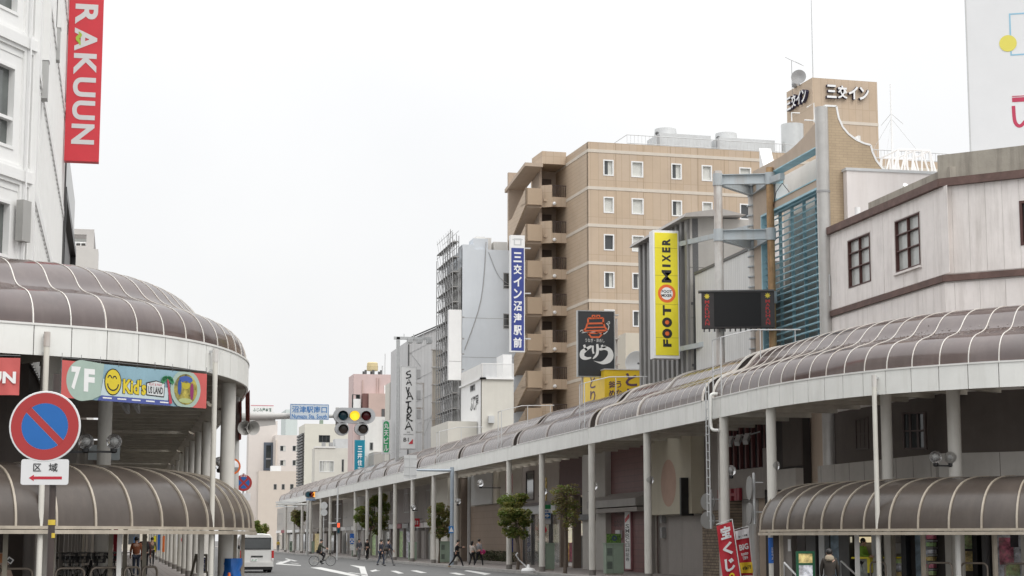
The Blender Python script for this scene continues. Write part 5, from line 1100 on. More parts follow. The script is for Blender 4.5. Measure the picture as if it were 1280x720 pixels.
# red upright sign
SY = 70.5; f = frontY(SY); lo = f.uz(80, 200.5); hi = f.uz(123.5, 200.5); w = hi[0] - lo[0]
th = thing('red_upright_sign', 'huge red upright sign with white sideways letters RAKUUN', 'sign', ((lo[0] + hi[0]) / 2, SY, lo[1]))
t = MB(); f.box(t, lo[0], hi[0], lo[1], 27.5, -.45, 0); t.build('case', RED, th)
t = MB(); um = lambda y: f.uz(107, y); 
for ch, y0, y1 in (('R', 5.2, 30.6), ('A', 35, 64), ('K', 67, 93.6), ('U', 97, 121.2), ('U', 126, 150), ('N', 155.2, 180.5)):
    z0, z1 = um(y0)[1], um(y1)[1]; text_into(t, ch, f.p(lo[0] + w * .515, (z0 + z1) / 2, .012), f.u, UP, w * .66, abs(z1 - z0), .03, rot=3, res=8)
t.build('lettering', mat('sign_letter_grey_white', (.62, .62, .62), .5, .02), th)
t = MB(); cz = um(49)[1]; u0 = lo[0] + w * .28; q = smooth_pts([(u0 + .02, cz + .28), (u0 + .1, cz + .16), (u0 - .02, cz + .02), (u0 + .06, cz - .12), (u0 + .1, cz - .26)], 3); stroke2(t, f, q, [.01, .05, .09, .12, .14, .14, .13, .13, .12, .1, .08, .05, .01], .02); t.build('leaf_mark', mat('leaf_mark_green', (.35, .5, .05), .5, .03), th)
t = MB()
for y in (37, 143, 122): z = um(y)[1]; f.box(t, LX, lo[0] + .02, z - .14, z + .14, -.3, -.12)
t.build('wall_bracket', WHITE2, th)
# dark neighbour and small grey flats
th = thing('dark_framed_building', 'narrow building with a black framed street side beyond the red sign', 'building', (-6, 80, 0))
y1 = at_X(93, 260, LX).y; LS.bx('street_wall', DGREY, th, LY1 + .3, y1, .1, 16.2, -.3, -.1)
t = ring_mb(LS, LY1 + .3, y1, 6, 15.6, .35, -.1, .15); t.build('black_frame', BLACK, th); t = MB(); LS.box(t, LY1 + 2.2, LY1 + 4.6, 6.4, 15, -.09, -.02); t.build('marbled_panel', mat('marbled_grey', (.42, .42, .44), .4, .5, 1.2), th)
t = MB(); LS.box(t, LY1 + .3, y1 + .05, 15.6, 18, -6, .02); LS.box(t, LY1 + .3, y1, .1, 15.6, -8, -.31); t.build('parapet', LGREY, th)
t = MB(); LS.box(t, LY1 + .05, LY1 + .25, 6, 22, -.3, .12); t.build('dark_pilaster', DGREY, th)
Y = 150; f = frontY(Y); a = f.uz(80, 285.5); b = f.uz(118, 285.5); r_ = f.rect(88, 293, 108, 307)
th = thing('small_grey_flats', 'small pale grey flats with a recessed balcony seen over the glazed canopy', 'building', (a[0], 156, 0))
f.wall('front_wall', mat('flats_grey', (.50, .48, .46), .7, .03, 1), th, a[0], b[0], .1, a[1], [r_], th=.4); t = MB(); t.box(a[0], 151.2, .1, b[0], 160, a[1] - .05); t.build('body', mat('flats_dim', (.3, .28, .27), .7), th)
t = MB(); f.box(t, r_[0] + .3, r_[0] + 1.7, r_[2] + .3, r_[3] - .2, -1.1, -1.0); t.build('balcony_door', GLASSL, th); t = MB(); f.box(t, r_[0], r_[1], r_[2] + .25, r_[2] + .33, -.2, -.1); [f.box(t, u, u + .06, r_[2], r_[2] + .25, -.2, -.1) for u in [r_[0] + .4 * i for i in range(4)]]; t.build('balcony_rail', WHITE2, th)
r2 = f.rect(88, 318, 123, 345); t = MB(); f.box(t, r2[0], r2[1], .1, r2[3], .3, 3); t.build('lower_block', mat('flats_pale', (.58, .56, .53), .7, .03), th)
# ---- flag poles standing in front of the fascias
for (x, P, lab, yt) in ((58.5, LP, 'thin rust topped white pole behind the round no parking sign', 416), (267.5, LP, 'thin rust topped white pole next to the hanging kids banner', 437), (1094.5, RP, 'thin white pole rising past the grey shelter roof to the fascia', 470)):
    best = min((k / 10 for k in range(10, int(10 * (P.l[-1] - 208)))), key=lambda t_: abs(px_of(P.at(t_, -.16, 5)) - x)); q = P.at(best, -.16, 0)
    th = thing('banner_pole', lab, 'pole', q, 'thin white poles fixed to the canopy edges'); d = Vector(q).length; zt = at_Y(x, yt, q.y).z
    t = MB(); t.cyl(q.x, q.y, 0.02, zt, .066 if P is LP else .07, 12); t.build('shaft', mat('pole_white', (.66, .64, .58), .5, .06, 2, dirt=.4, dirtcol=(.45, .36, .22), streak=True), th, smooth=True)
    t = MB(); t.cyl(q.x, q.y, zt - .32, zt + .02, .075, 12); t.build('rusty_collar', RUST, th, smooth=True)
    t = MB(); t.bar((q.x, q.y, zt - .05), tuple(P.at(best, .02, zt - .05)), .06); t.bar((q.x, q.y, 5.95), tuple(P.at(best, .3, 5.95)), .05); t.build('bracket', LGREY, th)
# ---- hanging banners on the left canopy
def banner_face(x0, y0, x1, y1, zt):
    a = at_z(x0, y0, zt); b = at_z(x1, y1, zt); return Face(a.x, a.y, b.x - a.x, b.y - a.y), (b - a).length
f, L = banner_face(77, 450, 258, 467.5, 5.78); H_ = 5.78 - f.uz(77, 497)[1]
th = thing('kids_banner', 'wide hanging banner with a smiling yellow face and palm tree below the canopy fascia', 'banner', f.p(L / 2, 5.78 - H_, 0))
# slightly billowed cloth
def cloth(fc, u0, u1, z0, z1, amp, n=26, m=5, d=0, ph=0):
    rows = [[fc.p(u0 + (u1 - u0) * i / n, z0 + (z1 - z0) * j / m, d + amp * math.sin(i * .9 + j * .7 + ph) * (1 - j / m * .7)) for i in range(n + 1)] for j in range(m + 1)]
    mb = MB(); mb.grid(rows); return mb
zB, zT = 5.78 - H_, 5.78
BN = lambda nm, c: mat(nm, c, .65, .07, 3)
cloth(f, 0, L, zB, zT, .01).build('cloth', BN('banner_sky', (.25, .40, .47)), th, smooth=True)
def bpoly(pts, m, d, nm='print'): t = MB(); poly2(t, f, [(L * u, zB + H_ * z) for u, z in pts], d); t.build(nm, m, th)
ell = lambda cu, cz, ru, rz, a0=0, a1=2 * math.pi, n=24: [(cu + ru * math.cos(a0 + (a1 - a0) * i / n), cz + rz * math.sin(a0 + (a1 - a0) * i / n)) for i in range(n + 1)]
PR = .022
bpoly([(0, 0), (.12, 0), (.12, 1), (0, 1)], BN('banner_red', (.55, .11, .10)), PR - .002); bpoly([(.88, 0), (1, 0), (1, 1), (.88, 1)], BN('banner_red', (.55, .11, .10)), PR - .002)
bpoly(ell(.13, .5, .1, .55, math.pi / 2 * .9, math.pi * 1.55) + [(.20, .0), (.255, .13), (.275, 1.0)], BN('banner_sage', (.36, .46, .40)), PR)
bpoly([(.255, .13), (.72, .14), (.72, 0.5), (.27, .6)], BN('banner_pale', (.50, .60, .62)), PR + .001); bpoly([(.235, 0), (.74, 0), (.72, .145), (.26, .145)], BN('banner_navy', (.075, .10, .32)), PR + .003)
bpoly([(z_[0], max(0, min(1, z_[1]))) for z_ in ell(.845, .5, .11, .56)], BN('banner_sage', (.36, .46, .40)), PR + .002)
bpoly(ell(.845, .5, .085, .44), mat('photo_collage', (.30, .25, .05), .6, .9, 5, dirt=.8, dirtcol=(.03, .06, .12)), PR + .004)
for (u, z, ru, rz, c) in ((.80, .55, .014, .22, (.03, .08, .3)), (.89, .45, .013, .25, (.25, .03, .12)), (.845, .62, .03, .12, (.45, .38, .03)), (.845, .78, .05, .1, (.05, .1, .35)), (.845, .18, .05, .07, (.4, .45, .2))): bpoly(ell(u, z, ru, rz, n=12), BN('collage_%d' % (u * 1000 + z * 100), c), PR + .006)
t = MB(); text_into(t, '7', f.p(L * .09, zB + H_ * .55, PR + .004), f.u, UP, L * .06, H_ * .62, .05); text_into(t, 'F', f.p(L * .178, zB + H_ * .52, PR + .004), f.u, UP, L * .07, H_ * .62, .05)
for k in range(5): u = .30 + k * .098; poly2(t, f, [(L * (u - .03), zB + H_ * .065), (L * (u + .03), zB + H_ * .065), (L * (u + .03), zB + H_ * .1), (L * (u - .03), zB + H_ * .1)], PR + .006)
t.build('white_lettering', WHITE2, th)
bpoly(ell(.335, .53, .058, .37), INK, PR + .005); bpoly(ell(.335, .53, .052, .34), BN('banner_yellow', (.66, .52, .03)), PR + .007)
t = MB(); S_ = lambda pts, w: stroke2(t, f, [(L * u, zB + H_ * z) for u, z in pts], w, PR + .009)
S_([(.345 + .012 * math.cos(a), .62 + .07 * math.sin(a)) for a in [math.pi * i / 8 for i in range(9)]], .03); S_([(.312 + .012 * math.cos(a), .63 + .07 * math.sin(a)) for a in [math.pi * i / 8 for i in range(9)]], .03); S_([(.335 + .036 * math.cos(a), .48 + .18 * math.sin(a)) for a in [math.pi + math.pi * i / 10 for i in range(11)]], .035)
text_into(t, "US LAND", f.p(L * .628, zB + H_ * .40, PR + .012), f.u, UP, L * .105, H_ * .2, .03); t.build('face_ink', INK, th)
bpoly([(.565, .24), (.69, .22), (.695, .62), (.63, .68), (.562, .6)], INK, PR + .006); bpoly([(.57, .27), (.685, .25), (.69, .6), (.63, .65), (.567, .57)], BN('banner_white', (.62, .64, .64)), PR + .01)
t = MB(); text_into(t, "PLAY & PARK", f.p(L * .628, zB + H_ * .56, PR + .012), f.u, UP, L * .09, H_ * .07, .0); bp = MB(); stroke2(bp, f, smooth_pts([(L * .712, zB + H_ * .78), (L * .722, zB + H_ * .5), (L * .738, zB + H_ * .06)], 4), [.05, .05, .06, .06, .07, .07, .08, .09, .1], PR + .012); t.add(bp.v, bp.f); t.build('red_print', mat('print_trunk_red', (.45, .05, .08), .6), th)
t = MB()
for a, l in ((.2, .05), (.7, .055), (1.3, .05), (1.9, .05), (2.5, .055), (3.0, .05), (-.25, .04), (3.5, .04)): q = [(L * (.711 + l * s * math.cos(a)), zB + H_ * (.78 + 4 * l * s * math.sin(a) * .55 - .16 * s * s)) for s in (0, .35, .7, 1)]; stroke2(t, f, q, [.03, .09, .08, .01], PR + .014)
t.build('palm_fronds', mat('print_palm', (.04, .22, .09), .6), th)
t = MB(); text_into(t, "Kid's", f.p(L * .482, zB + H_ * .45, PR + .008), f.u, UP, L * .165, H_ * .44, .07); t.build('lettering', INK, th); t = MB(); text_into(t, "Kid's", f.p(L * .482, zB + H_ * .45, PR + .012), f.u, UP, L * .158, H_ * .42, .035); t.build('yellow_lettering', BN('banner_yellow', (.66, .52, .03)), th)
t = MB(); [t.bar(f.p(L * i / 8, zT - .02, .01), f.p(L * i / 8 + .05, 5.95, -.05), .012) for i in range(9)]; t.tube([f.p(0, zT + .06, 0), f.p(L, zT + .06, 0)], .012, 5); t.build('cords', DGREY, th)
f2, L2 = banner_face(-60, 446, 25.5, 447.5, 5.75); zB2 = f2.uz(20, 494)[1]
th = thing('red_banner', 'faded red hanging banner ending in white letters beside the kids banner', 'banner', f2.p(L2 / 2, zB2, 0)); cloth(f2, 0, L2, zB2, 5.75, .02).build('cloth', BN('banner_red', (.55, .11, .10)), th, smooth=True)
a = f2.uz(10, 472); t = MB(); text_into(t, 'RAKUUN', f2.p(f2.uz(20, 472)[0] - .83, a[1], .03), f2.u, UP, 1.66, .27, .04); t.build('lettering', WHITE2, th); t = MB(); t.tube([f2.p(0, 5.8, 0), f2.p(L2, 5.8, 0)], .012, 5); t.build('cords', DGREY, th)
fs = Face(3.15, 0, 0, 1); 
for (y0, y1, lab) in ((50.9, 52.6, 'red side banner with a dark window panel facing the street'), (54.3, 55.4, 'second red side banner with brown figures further along the canopy')):
    th = thing('side_banner', lab, 'banner', fs.p((y0 + y1) / 2, 4.7, 0)); fs.o = Vector((3.45, 0, 0)); cloth(fs, y0, y1, 4.62, 5.8, .02, n=8).build('cloth', BN('banner_red', (.55, .11, .10)), th, smooth=True); t = MB(); fs.box(t, y0 + .5, y1 - .1, 4.75, 5.6, .03, .04); t.build('print', mat('print_grey', (.45, .46, .44), .6, .3, 5), th)
# ---- no parking sign, close to the camera
sc = at_Y(56.2, 533, 16); f = Face(sc.x, sc.y, .985, -.17); f.n = Vector((-.17, -.985, 0)); f.u = Vector((.985, -.17, 0))
th = thing('no_parking_sign', 'round red and blue no parking sign with a white zone plate on a dark post', 'sign', (sc.x, sc.y, 0)); zc = sc.z
t = MB(); t.lathe(f.p(0, zc, 0), f.n, [(.296, -.012), (.302, -.006), (.302, .0), (.298, .004)], 40); t.build('disc_plate', mat('sign_reflective_white', (.72, .72, .72), .4, .03), th, smooth=True)
t = MB(); disc_mb(f.p(0, zc, .006), f.u, UP, .286, 48, .197, t); k = .029; d45 = (f.u - UP).normalized(); pp = (f.u + UP).normalized(); t.add([f.p(0, zc, .006) + d45 * s * .2 + pp * q * k for s, q in ((-1, -1), (1, -1), (1, 1), (-1, 1))], [(0, 1, 2, 3)]); t.build('red_ring', mat('sign_faded_red', (.40, .035, .035), .45, .05, 4), th)
t = MB()
for sgn in (1, -1):
    a0 = math.asin(.031 / .196); n = 24; pts = []
    base = math.pi * .25 if sgn > 0 else math.pi * 1.25
    for i in range(n + 1): a = base - math.pi / 2 + a0 + (math.pi - 2 * a0) * i / n; pts.append(f.p(0, zc, .006) + (f.u * math.cos(a) + UP * math.sin(a)) * .196)
    t.add(pts, [tuple(range(n + 1))])
t.build('blue_field', mat('sign_mid_blue', (.012, .13, .42), .45, .05, 4), th)
pc = f.uz(56, 590); pw, ph_ = .2, .108; t = MB(); pts = []
for cx_, cz_, a0 in ((pw - .02, ph_ - .02, 0), (-pw + .02, ph_ - .02, math.pi / 2), (-pw + .02, -ph_ + .02, math.pi), (pw - .02, -ph_ + .02, 1.5 * math.pi)): pts += [f.p(pc[0] + cx_ + .02 * math.cos(a0 + i * math.pi / 8), pc[1] + cz_ + .02 * math.sin(a0 + i * math.pi / 8), -.006) for i in range(5)]
t.prism(pts, f.n * .008); t.build('zone_plate', mat('sign_reflective_white', (.72, .72, .72), .4, .03), th)
t = MB(); text_into(t, '区', f.p(*f.uz(46.7, 584.3), .006), f.u, UP, .066, .066, .012); text_into(t, '域', f.p(*f.uz(66.7, 584.3), .006), f.u, UP, .075, .072, .012); t.build('lettering', INK, th)
t = MB(); z_ = f.uz(57, 597.4)[1]; ul, um_, ur_ = f.uz(36, 597)[0], f.uz(42.5, 597)[0], f.uz(77.5, 597)[0]; poly2(t, f, [(ul, z_), (um_, z_ - .027), (um_ - .002, z_ - .012), (ur_, z_ - .012), (ur_, z_ + .012), (um_ - .002, z_ + .012), (um_, z_ + .027)], .004); t.build('red_arrow', mat('sign_arrow_red', (.5, .02, .04), .45, .04), th)
u_ = f.uz(62.8, 660)[0]; q = f.p(u_, 0, -.05); t = MB(); t.cyl(q.x, q.y, .0, 3.1, .029, 14); t.build('post', mat('brown_painted_post', (.055, .04, .035), .5, .15, 5, dirt=.3), th, smooth=True)
t = MB(); [f.box(t, u_ - .05, u_ + .05, z_ - .015, z_ + .015, -.06, -.014) for z_ in (zc + .12, zc - .12, pc[1] + .05)]; t.build('clamp', STEEL, th)
z0 = at_Y(62.8, 653, q.y).z; t = MB(); t.cyl(q.x, q.y, z0 - .022, z0 + .022, .031, 14); t.cyl(q.x + .012, q.y - .012, z0 - .13, z0 - .09, .02, 8); t.build('yellow_sticker', mat('sticker_yellow', (.62, .45, .05), .5, .1, 20), th)
z1 = f.uz(56, 576)[1]; t = MB(); f.box(t, -.02, .03, z1 - .01, z1 + .03, -.02, -.008); t.build('yellow_tag', mat('sticker_yellow', (.62, .45, .05), .5, .1, 20), th)
# ---- traffic signal arm with the crossing name plate
SYY = 55.0; f = frontY(SYY); pu, pz = f.uz(292, 518); su, sz = f.uz(442, 520)
th = thing('signal_mast', 'pale steel mast arm carrying signals and a blue lettered crossing name plate', 'traffic signal', (3.9, SYY + 1.2, 0))
POLEM = mat('mast_pale', (.50, .50, .48), .5, .05, 2, dirt=.15)
PXm, PYm = f.uz(294, 600)[0], SYY
t = MB(); t.tube([(PXm, PYm + .3, 0.02), (PXm, PYm + .3, 6.2)], [.14, .11], 14); t.build('mast', POLEM, th, smooth=True)
zA = f.uz(340, 519)[1]; t = MB(); t.tube([(PXm, PYm + .3, zA - .05), (f.uz(372, 519)[0], PYm + .1, zA), (f.uz(424, 519)[0], PYm, zA)], [.12, .085, .05], 12); t.build('mast_arm', POLEM, th, smooth=True)
t = MB(); t.bar((PXm, PYm + .3, zA - .32), (f.uz(345, 527)[0], PYm + .2, zA - .17), .05, .2); t.build('arm_gusset', POLEM, th)
r_ = f.rect(362, 505.5, 410.5, 525); t = MB(); f.box(t, r_[0], r_[1], r_[2], r_[3], .12, .15); t.build('name_plate', mat('plate_pale_blue', (.55, .62, .68), .5, .03), th)
PB = mat('plate_blue', (.05, .19, .47), .5, .03); t = MB(); text_into(t, '沼津駅南口', f.p((r_[0] + r_[1]) / 2, r_[3] - .165, .155), f.u, UP, 1.05, .2, .015); text_into(t, 'Numazu Sta. South', f.p((r_[0] + r_[1]) / 2, r_[2] + .1, .155), f.u, UP, 1.06, .13, .02); ring_mb(f, r_[0] + .012, r_[1] - .012, r_[2] + .012, r_[3] - .012, .012, .151, .154, t); t.build('lettering', PB, th)
SIG = mat('signal_grey', (.40, .41, .42), .5, .05, 3, dirt=.2); LENS = [mat('lens_dark_green', (.01, .05, .07), .15, .1), mat('lens_amber_lit', (1.0, .62, .03), .3, .02, emit=1.1), mat('lens_dark_red', (.09, .006, .01), .15, .1)]
def hood(c, fdir, r, parent, lens, depth=.2):
    right = fdir.cross(UP).normalized(); rows = []
    for i in range(15): a = math.pi * (-.12 + 1.24 * i / 14); e = c + (right * math.cos(a) + UP * math.sin(a)) * r; rows.append([e, e + fdir * depth * (1 if 2 < i < 12 else .6)])
    t = MB(); t.grid(rows); t.build('visor', DGREY, parent, smooth=True)
    t = MB(); t.lathe(c, fdir, [(r * .96, 0), (r * .96, .02), (r * .85, .045), (r * .45, .065), (0, .07)], 20); t.build('lens', lens, parent, smooth=True)
fd = Vector((-.12, -.98, -.12)).normalized()
cu, cz = f.uz(442.5, 519.8); body = MB(); pts = []
for i in range(17): a = math.pi / 2 + math.pi * i / 16; pts.append(f.p(cu - .40 + .235 * math.cos(a), cz + .235 * math.sin(a), .0))
for i in range(17): a = -math.pi / 2 + math.pi * i / 16; pts.append(f.p(cu + .40 + .235 * math.cos(a), cz + .235 * math.sin(a), .0))
body.prism(pts, f.n * .14); hb = body.build('signal_head', SIG, th)
for i, x in enumerate((426.5, 443, 455)): u = f.uz(428.3 + 14.4 * i, 519)[0]; hood(f.p(u, cz, .14), fd, .155, hb, LENS[i])
for i, x in enumerate((428.5, 453)):
    u, z = f.uz(x - 1, 536.5); t = MB(); pts = [f.p(u + .20 * math.cos(a) * (1.15 if math.cos(a) < 0 else 1), z + .2 * math.sin(a), 0) for a in [2 * math.pi * k / 20 for k in range(20)]]; t.prism(pts, f.n * .14); ab = t.build('arrow_signal', SIG, th); hood(f.p(u + .03, z, .14), fd, .15, ab, mat('lens_off', (.05, .038, .03), .25, .1))
t = MB(); f.box(t, f.uz(420, 519)[0], f.uz(424, 519)[0], cz - .5, cz + .25, -.12, -.01); f.box(t, f.uz(447, 519)[0], f.uz(451, 519)[0], cz - .45, cz - .2, -.08, .0); t.build('signal_bracket', POLEM, th)
# ---- horn loudspeakers on the corner pillar
for (x, y, ang, lab) in ((306, 535, (-.25, -.95, -.1), 'grey horn loudspeaker nearer the pillar under the mast arm'), (316.5, 535, (.35, -.9, -.08), 'grey horn loudspeaker turned outward beside its twin')):
    c = at_Y(x, y, 50.5); d = Vector(ang).normalized(); th = thing('horn_speaker', lab, 'loudspeaker', c, 'horn loudspeakers on the pillar'); t = MB(); t.lathe(c - d * .3, d, [(.05, -.22), (.085, -.2), (.085, -.02), (.05, 0), (.065, .08), (.12, .2), (.19, .29), (.20, .3), (.185, .29), (.11, .19), (.04, .06), (.03, .18), (0, .2)], 20); t.build('horn', mat('horn_grey', (.38, .37, .35), .5, .06), th, smooth=True)
    t = MB(); t.bar(c - d * .4, Vector((3.35, 50.7, c.z + .1)), .04); t.build('bracket', DGREY, th)
# ---- no stopping sign far on the left kerb, blue tarpaulin, cone
c = at_Y(304.5, 603.5, 58); f = frontY(58); th = thing('no_stopping_sign', 'small round no stopping sign on a thin post at the kerb', 'sign', (c.x, 58, 0)); t = MB(); t.lathe(c, (0, -1, 0), [(.262, -.01), (.262, .0), (.258, .004)], 28); t.build('disc_plate', mat('sign_faded_red', (.40, .035, .035), .45, .05, 4), th)
t = MB(); 
for k in range(4):
    a0 = math.pi / 4 * (2 * k) + math.pi / 4 + .17; pts = [c - Vector((0, .008, 0)) + Vector((math.cos(a), 0, math.sin(a))) * .185 for a in [math.pi / 2 * k + math.pi / 4 + .18 + (math.pi / 2 - .36) * i / 8 - math.pi / 2 for i in range(9)]] + [c - Vector((0, .008, 0)) + Vector((math.cos(math.pi / 2 * k), 0, math.sin(math.pi / 2 * k))) * .045]; t.add(pts, [tuple(range(10))])
t.build('blue_field', mat('sign_mid_blue', (.012, .13, .42), .45, .05, 4), th); t = MB(); t.cyl(c.x, 58.04, 0, c.z + .3, .03, 10); t.build('post', LGREY, th, smooth=True); t = MB(); text_into(t, '8-20', c + Vector((0, -.008, .215)), (1, 0, 0), UP, .2, .06, .01); t.box(c.x - .02, 57.95, c.z - .55, c.x + .22, 57.97, c.z - .33); t.build('plate', LETW, th)
q = at_Y(290.5, 700, 50.3); th = None
t = MB(); n = 22; rows = []
random.seed(4)
for j in range(8): z = .1 + j * .155; rows.append([Vector((q.x + (.27 + .03 * math.sin(i * 2.1 + j * 1.3) + random.uniform(-.012, .012) - (.05 if j in (2, 5) else 0)) * math.cos(2 * math.pi * i / n), 50.6 + (.27 + .03 * math.sin(i * 1.7 + j)) * math.sin(2 * math.pi * i / n), z)) for i in range(n)] )
rows = [r + [r[0]] for r in rows]; t.grid(rows); tp_ = t.build('blue_tarpaulin', mat('tarpaulin_blue', (.015, .12, .42), .35, .15, 4), None, loc=(q.x, 50.6, 0), smooth=True, label='bright blue tarpaulin wrapped and tied round a pillar base', cat='tarpaulin')
q = at_Y(286.5, 712, 49.6); th = thing('traffic_cone', 'small orange and white striped cone beside the blue tarpaulin', 'cone', (q.x, 49.6, .12)); 
for i, (za, zb, m_) in enumerate(((.12, .4, ORANGE), (.4, .5, WHITE2), (.5, .62, ORANGE), (.62, .7, WHITE2), (.7, .82, ORANGE))): MB().lathe((q.x, 49.6, 0), (0, 0, 1), [(.14 * (1 - (za - .12) / .9), za), (.14 * (1 - (zb - .12) / .9), zb)], 14).build('band', m_, th, smooth=True)
MB().box(q.x - .18, 49.42, .12, q.x + .18, 49.78, .15).build('foot', BLACK, th)
# ================================================================== SHOP FRONTS UNDER THE RIGHT-HAND ARCADE
SX_ = 24.6; AF = streetX(SX_)
def shop(label, x0, x1, name='street_shop', top=6.3):
    u0 = AF.uz(x0, 674)[0]; u1 = AF.uz(x1, 674)[0]
    return thing(name, label, 'shop front', AF.p((u0 + u1) / 2, .12, -.2)), u0, u1
def bxr(nm, m, th, x0, y0, x1, y1, d0, d1, **k): r_ = AF.rect(x0, y0, x1, y1); return AF.bx(nm, m, th, *r_, d0, d1, **k)
def txt(th, s, x0, y0, x1, y1, m, d, vert=False, bold=.02, fc=None):
    fc = fc or AF; r_ = fc.rect(x0, y0, x1, y1); t = MB(); cu = (r_[0] + r_[1]) / 2
    if vert: vtext(t, s, fc.p(cu, r_[3], d), -UP, fc.u, UP, r_[1] - r_[0], (r_[3] - r_[2]) / len(s), bold)
    else: text_into(t, s, fc.p(cu, (r_[2] + r_[3]) / 2, d), fc.u, UP, r_[1] - r_[0], r_[3] - r_[2], bold)
    return t.build('lettering', m, th)
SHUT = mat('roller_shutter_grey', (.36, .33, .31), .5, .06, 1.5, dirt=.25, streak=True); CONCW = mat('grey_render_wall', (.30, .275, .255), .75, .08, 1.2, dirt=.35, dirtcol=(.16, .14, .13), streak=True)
MAROON = mat('maroon_tile', (.17, .075, .072), .5, .08, 1, brick=dict(u=(0, 1), w=.6, h=.3, c2=(.155, .068, .066), mortar=.012, mc=(.1, .05, .05), off=0)); BRWALL = mat('brown_clad_wall', (.27, .20, .15), .6, .06, 1, brick=dict(u=(0, 1), w=.9, h=.45, c2=(.255, .19, .14), mortar=.012, mc=(.18, .13, .1)))
STONE = mat('stacked_stone', (.20, .155, .115), .8, .3, 3, brick=dict(u=(0, 1), w=.34, h=.12, c2=(.30, .235, .17), mortar=.012, mc=(.07, .055, .045)), bump=.5); LITP = mat('lit_sign_cream', (.95, .80, .5), .5, .05, 3, emit=.55); LITW = mat('lit_shop_white', (.9, .85, .68), .5, .4, 3, emit=.35)
POST = [mat('poster_mix_%d' % i, c, .5, .8, 4.5, dirt=.7, dirtcol=d) for i, (c, d) in enumerate((((.70, .20, .30), (.75, .7, .6)), ((.45, .65, .32), (.8, .5, .25)), ((.72, .74, .80), (.5, .42, .4)), ((.75, .6, .25), (.3, .2, .2))))]
# -- grey shop with red raised letters
th, u0, u1 = shop('dim grey shop with raised red letters and maroon upper mullions', 905, 958)
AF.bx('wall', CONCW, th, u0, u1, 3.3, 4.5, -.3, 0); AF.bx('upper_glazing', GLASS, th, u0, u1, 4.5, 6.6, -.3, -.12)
n = 7
for i in range(n + 1): u = u0 + (u1 - u0) * i / n; AF.bx('mullion', mat('maroon_mullion', (.10, .03, .028), .5), th, u - .07, u + .07, 4.52, 6.6, -.11, .02)
AF.bx('opening_back', DARKIN, th, u0, u1, .1, 3.3, -2.6, -2.5); AF.bx('green_shutter', mat('dull_green_shutter', (.05, .085, .06), .6, .15, 3), th, u0 + .4, u1 - .9, .1, 3.0, -1.6, -1.5); AF.bx('pier', STONE, th, u0 - .02, u0 + .9, .1, 3.3, -.6, .03)
t = MB(); rr = AF.rect(905, 611, 927, 626); text_into(t, 'MIHI', AF.p((rr[0] + rr[1]) / 2 - .15, (rr[2] + rr[3]) / 2, .02), AF.u, UP, rr[1] - rr[0] + .5, rr[3] - rr[2], .06, nrm=AF.n, th=.12); t.build('red_letters', mat('dull_red_letter', (.26, .02, .035), .5), th)
t = MB()
for k in range(3): c = AF.p(u0 + 2.6 + k * 1.0, 5.75, .5); t.bar(c, c + Vector((-.22, -.3, -.3)), .2); t.bar(c, AF.p(u0 + 2.6 + k * 1.0, 5.9, 0), .05)
t.build('spotlight', LGREY, th, kind='stuff')
th, u0, u1 = shop('flat shop front with the dark of an opening painted on behind the pillar with the blue notice', 957, 1006)
AF.bx('back_wall', mat('opening_dark_painted', (.03, .025, .023), .7, .2, 2), th, u0, u1, .1, 6.5, -.3, 0); AF.bx('upper_panel', DKWALL, th, u0 + 2.2, u1, 4.4, 6.4, .001, .05); AF.bx('pale_panel', LWALL, th, u0 + 1.1, u1, 3.55, 4.3, .001, .3); AF.bx('pale_panel', CONCW, th, u0 + .4, u0 + 1.05, 3.6, 5.2, .001, .2); AF.bx('taupe_panel', CONCW, th, u0 + .6, u1, 2.6, 3.5, .001, .1)  # near-black colour paints the shade of an open front on a flush sheet
# -- cream panel and roller shutters
th, u0, u1 = shop('closed shop with roller shutters under a cream panel with a faded pink oval', 820, 904)
AF.bx('wall', CONCW, th, u0, u1, .1, 6.5, -.4, -.1); CRM = mat('cream_panel', (.50, .46, .36), .6, .05, 1, dirt=.2, dirtcol=(.3, .26, .2), streak=True)
r_ = AF.rect(822, 553, 878, 643); AF.bx('cream_panel', CRM, th, r_[0], r_[1], r_[2], 6.4, -.09, .5)
t = MB(); c = AF.uz(849, 604); rw = (AF.uz(858.5, 604)[0] - AF.uz(839, 604)[0]) / 2; rh = (AF.uz(849, 574)[1] - AF.uz(849, 633)[1]) / 2; t.add([AF.p(c[0] + rw * math.cos(a), c[1] + rh * math.sin(a), .506) for a in [2 * math.pi * i / 32 for i in range(32)]], [tuple(range(32))]); t.build('faded_oval', mat('faded_pink', (.44, .29, .22), .6, .08), th)
r2 = AF.rect(835, 645, 878, 718); AF.bx('shutter_box', CONCW, th, r2[0], r2[1], r2[3], r2[3] + .3, -.1, .1)
mid = (r2[0] * .6 + r2[1] * .4)
for a, b in ((r2[0], mid), (mid + .03, r2[1])):
    t = MB(); nz = 24
    for i in range(nz): z = .12 + (r2[3] - .12) * i / nz; AF.box(t, a, b, z + .005, z + (r2[3] - .12) / nz - .03, -.06, -.03)
    AF.box(t, a, b, .11, r2[3], -.09, -.061); t.build('roller_shutter', SHUT, th, kind='stuff')
for z in (1.75, 2.45): AF.bx('meter_box', GREY, th, u0 + .95, u0 + 1.3, z, z + .5, -.1, .1)
AF.bx('stone_pier', STONE, th, AF.uz(880, 690)[0], u1, .1, 2.9, -.1, .06)
t = MB(); t.tube([AF.p(u0 + .25, .1, .05), AF.p(u0 + .25, 6.3, .05)], .05, 8); t.build('drain_pipe', mat('pipe_grey_brown', (.3, .27, .24), .5), th)
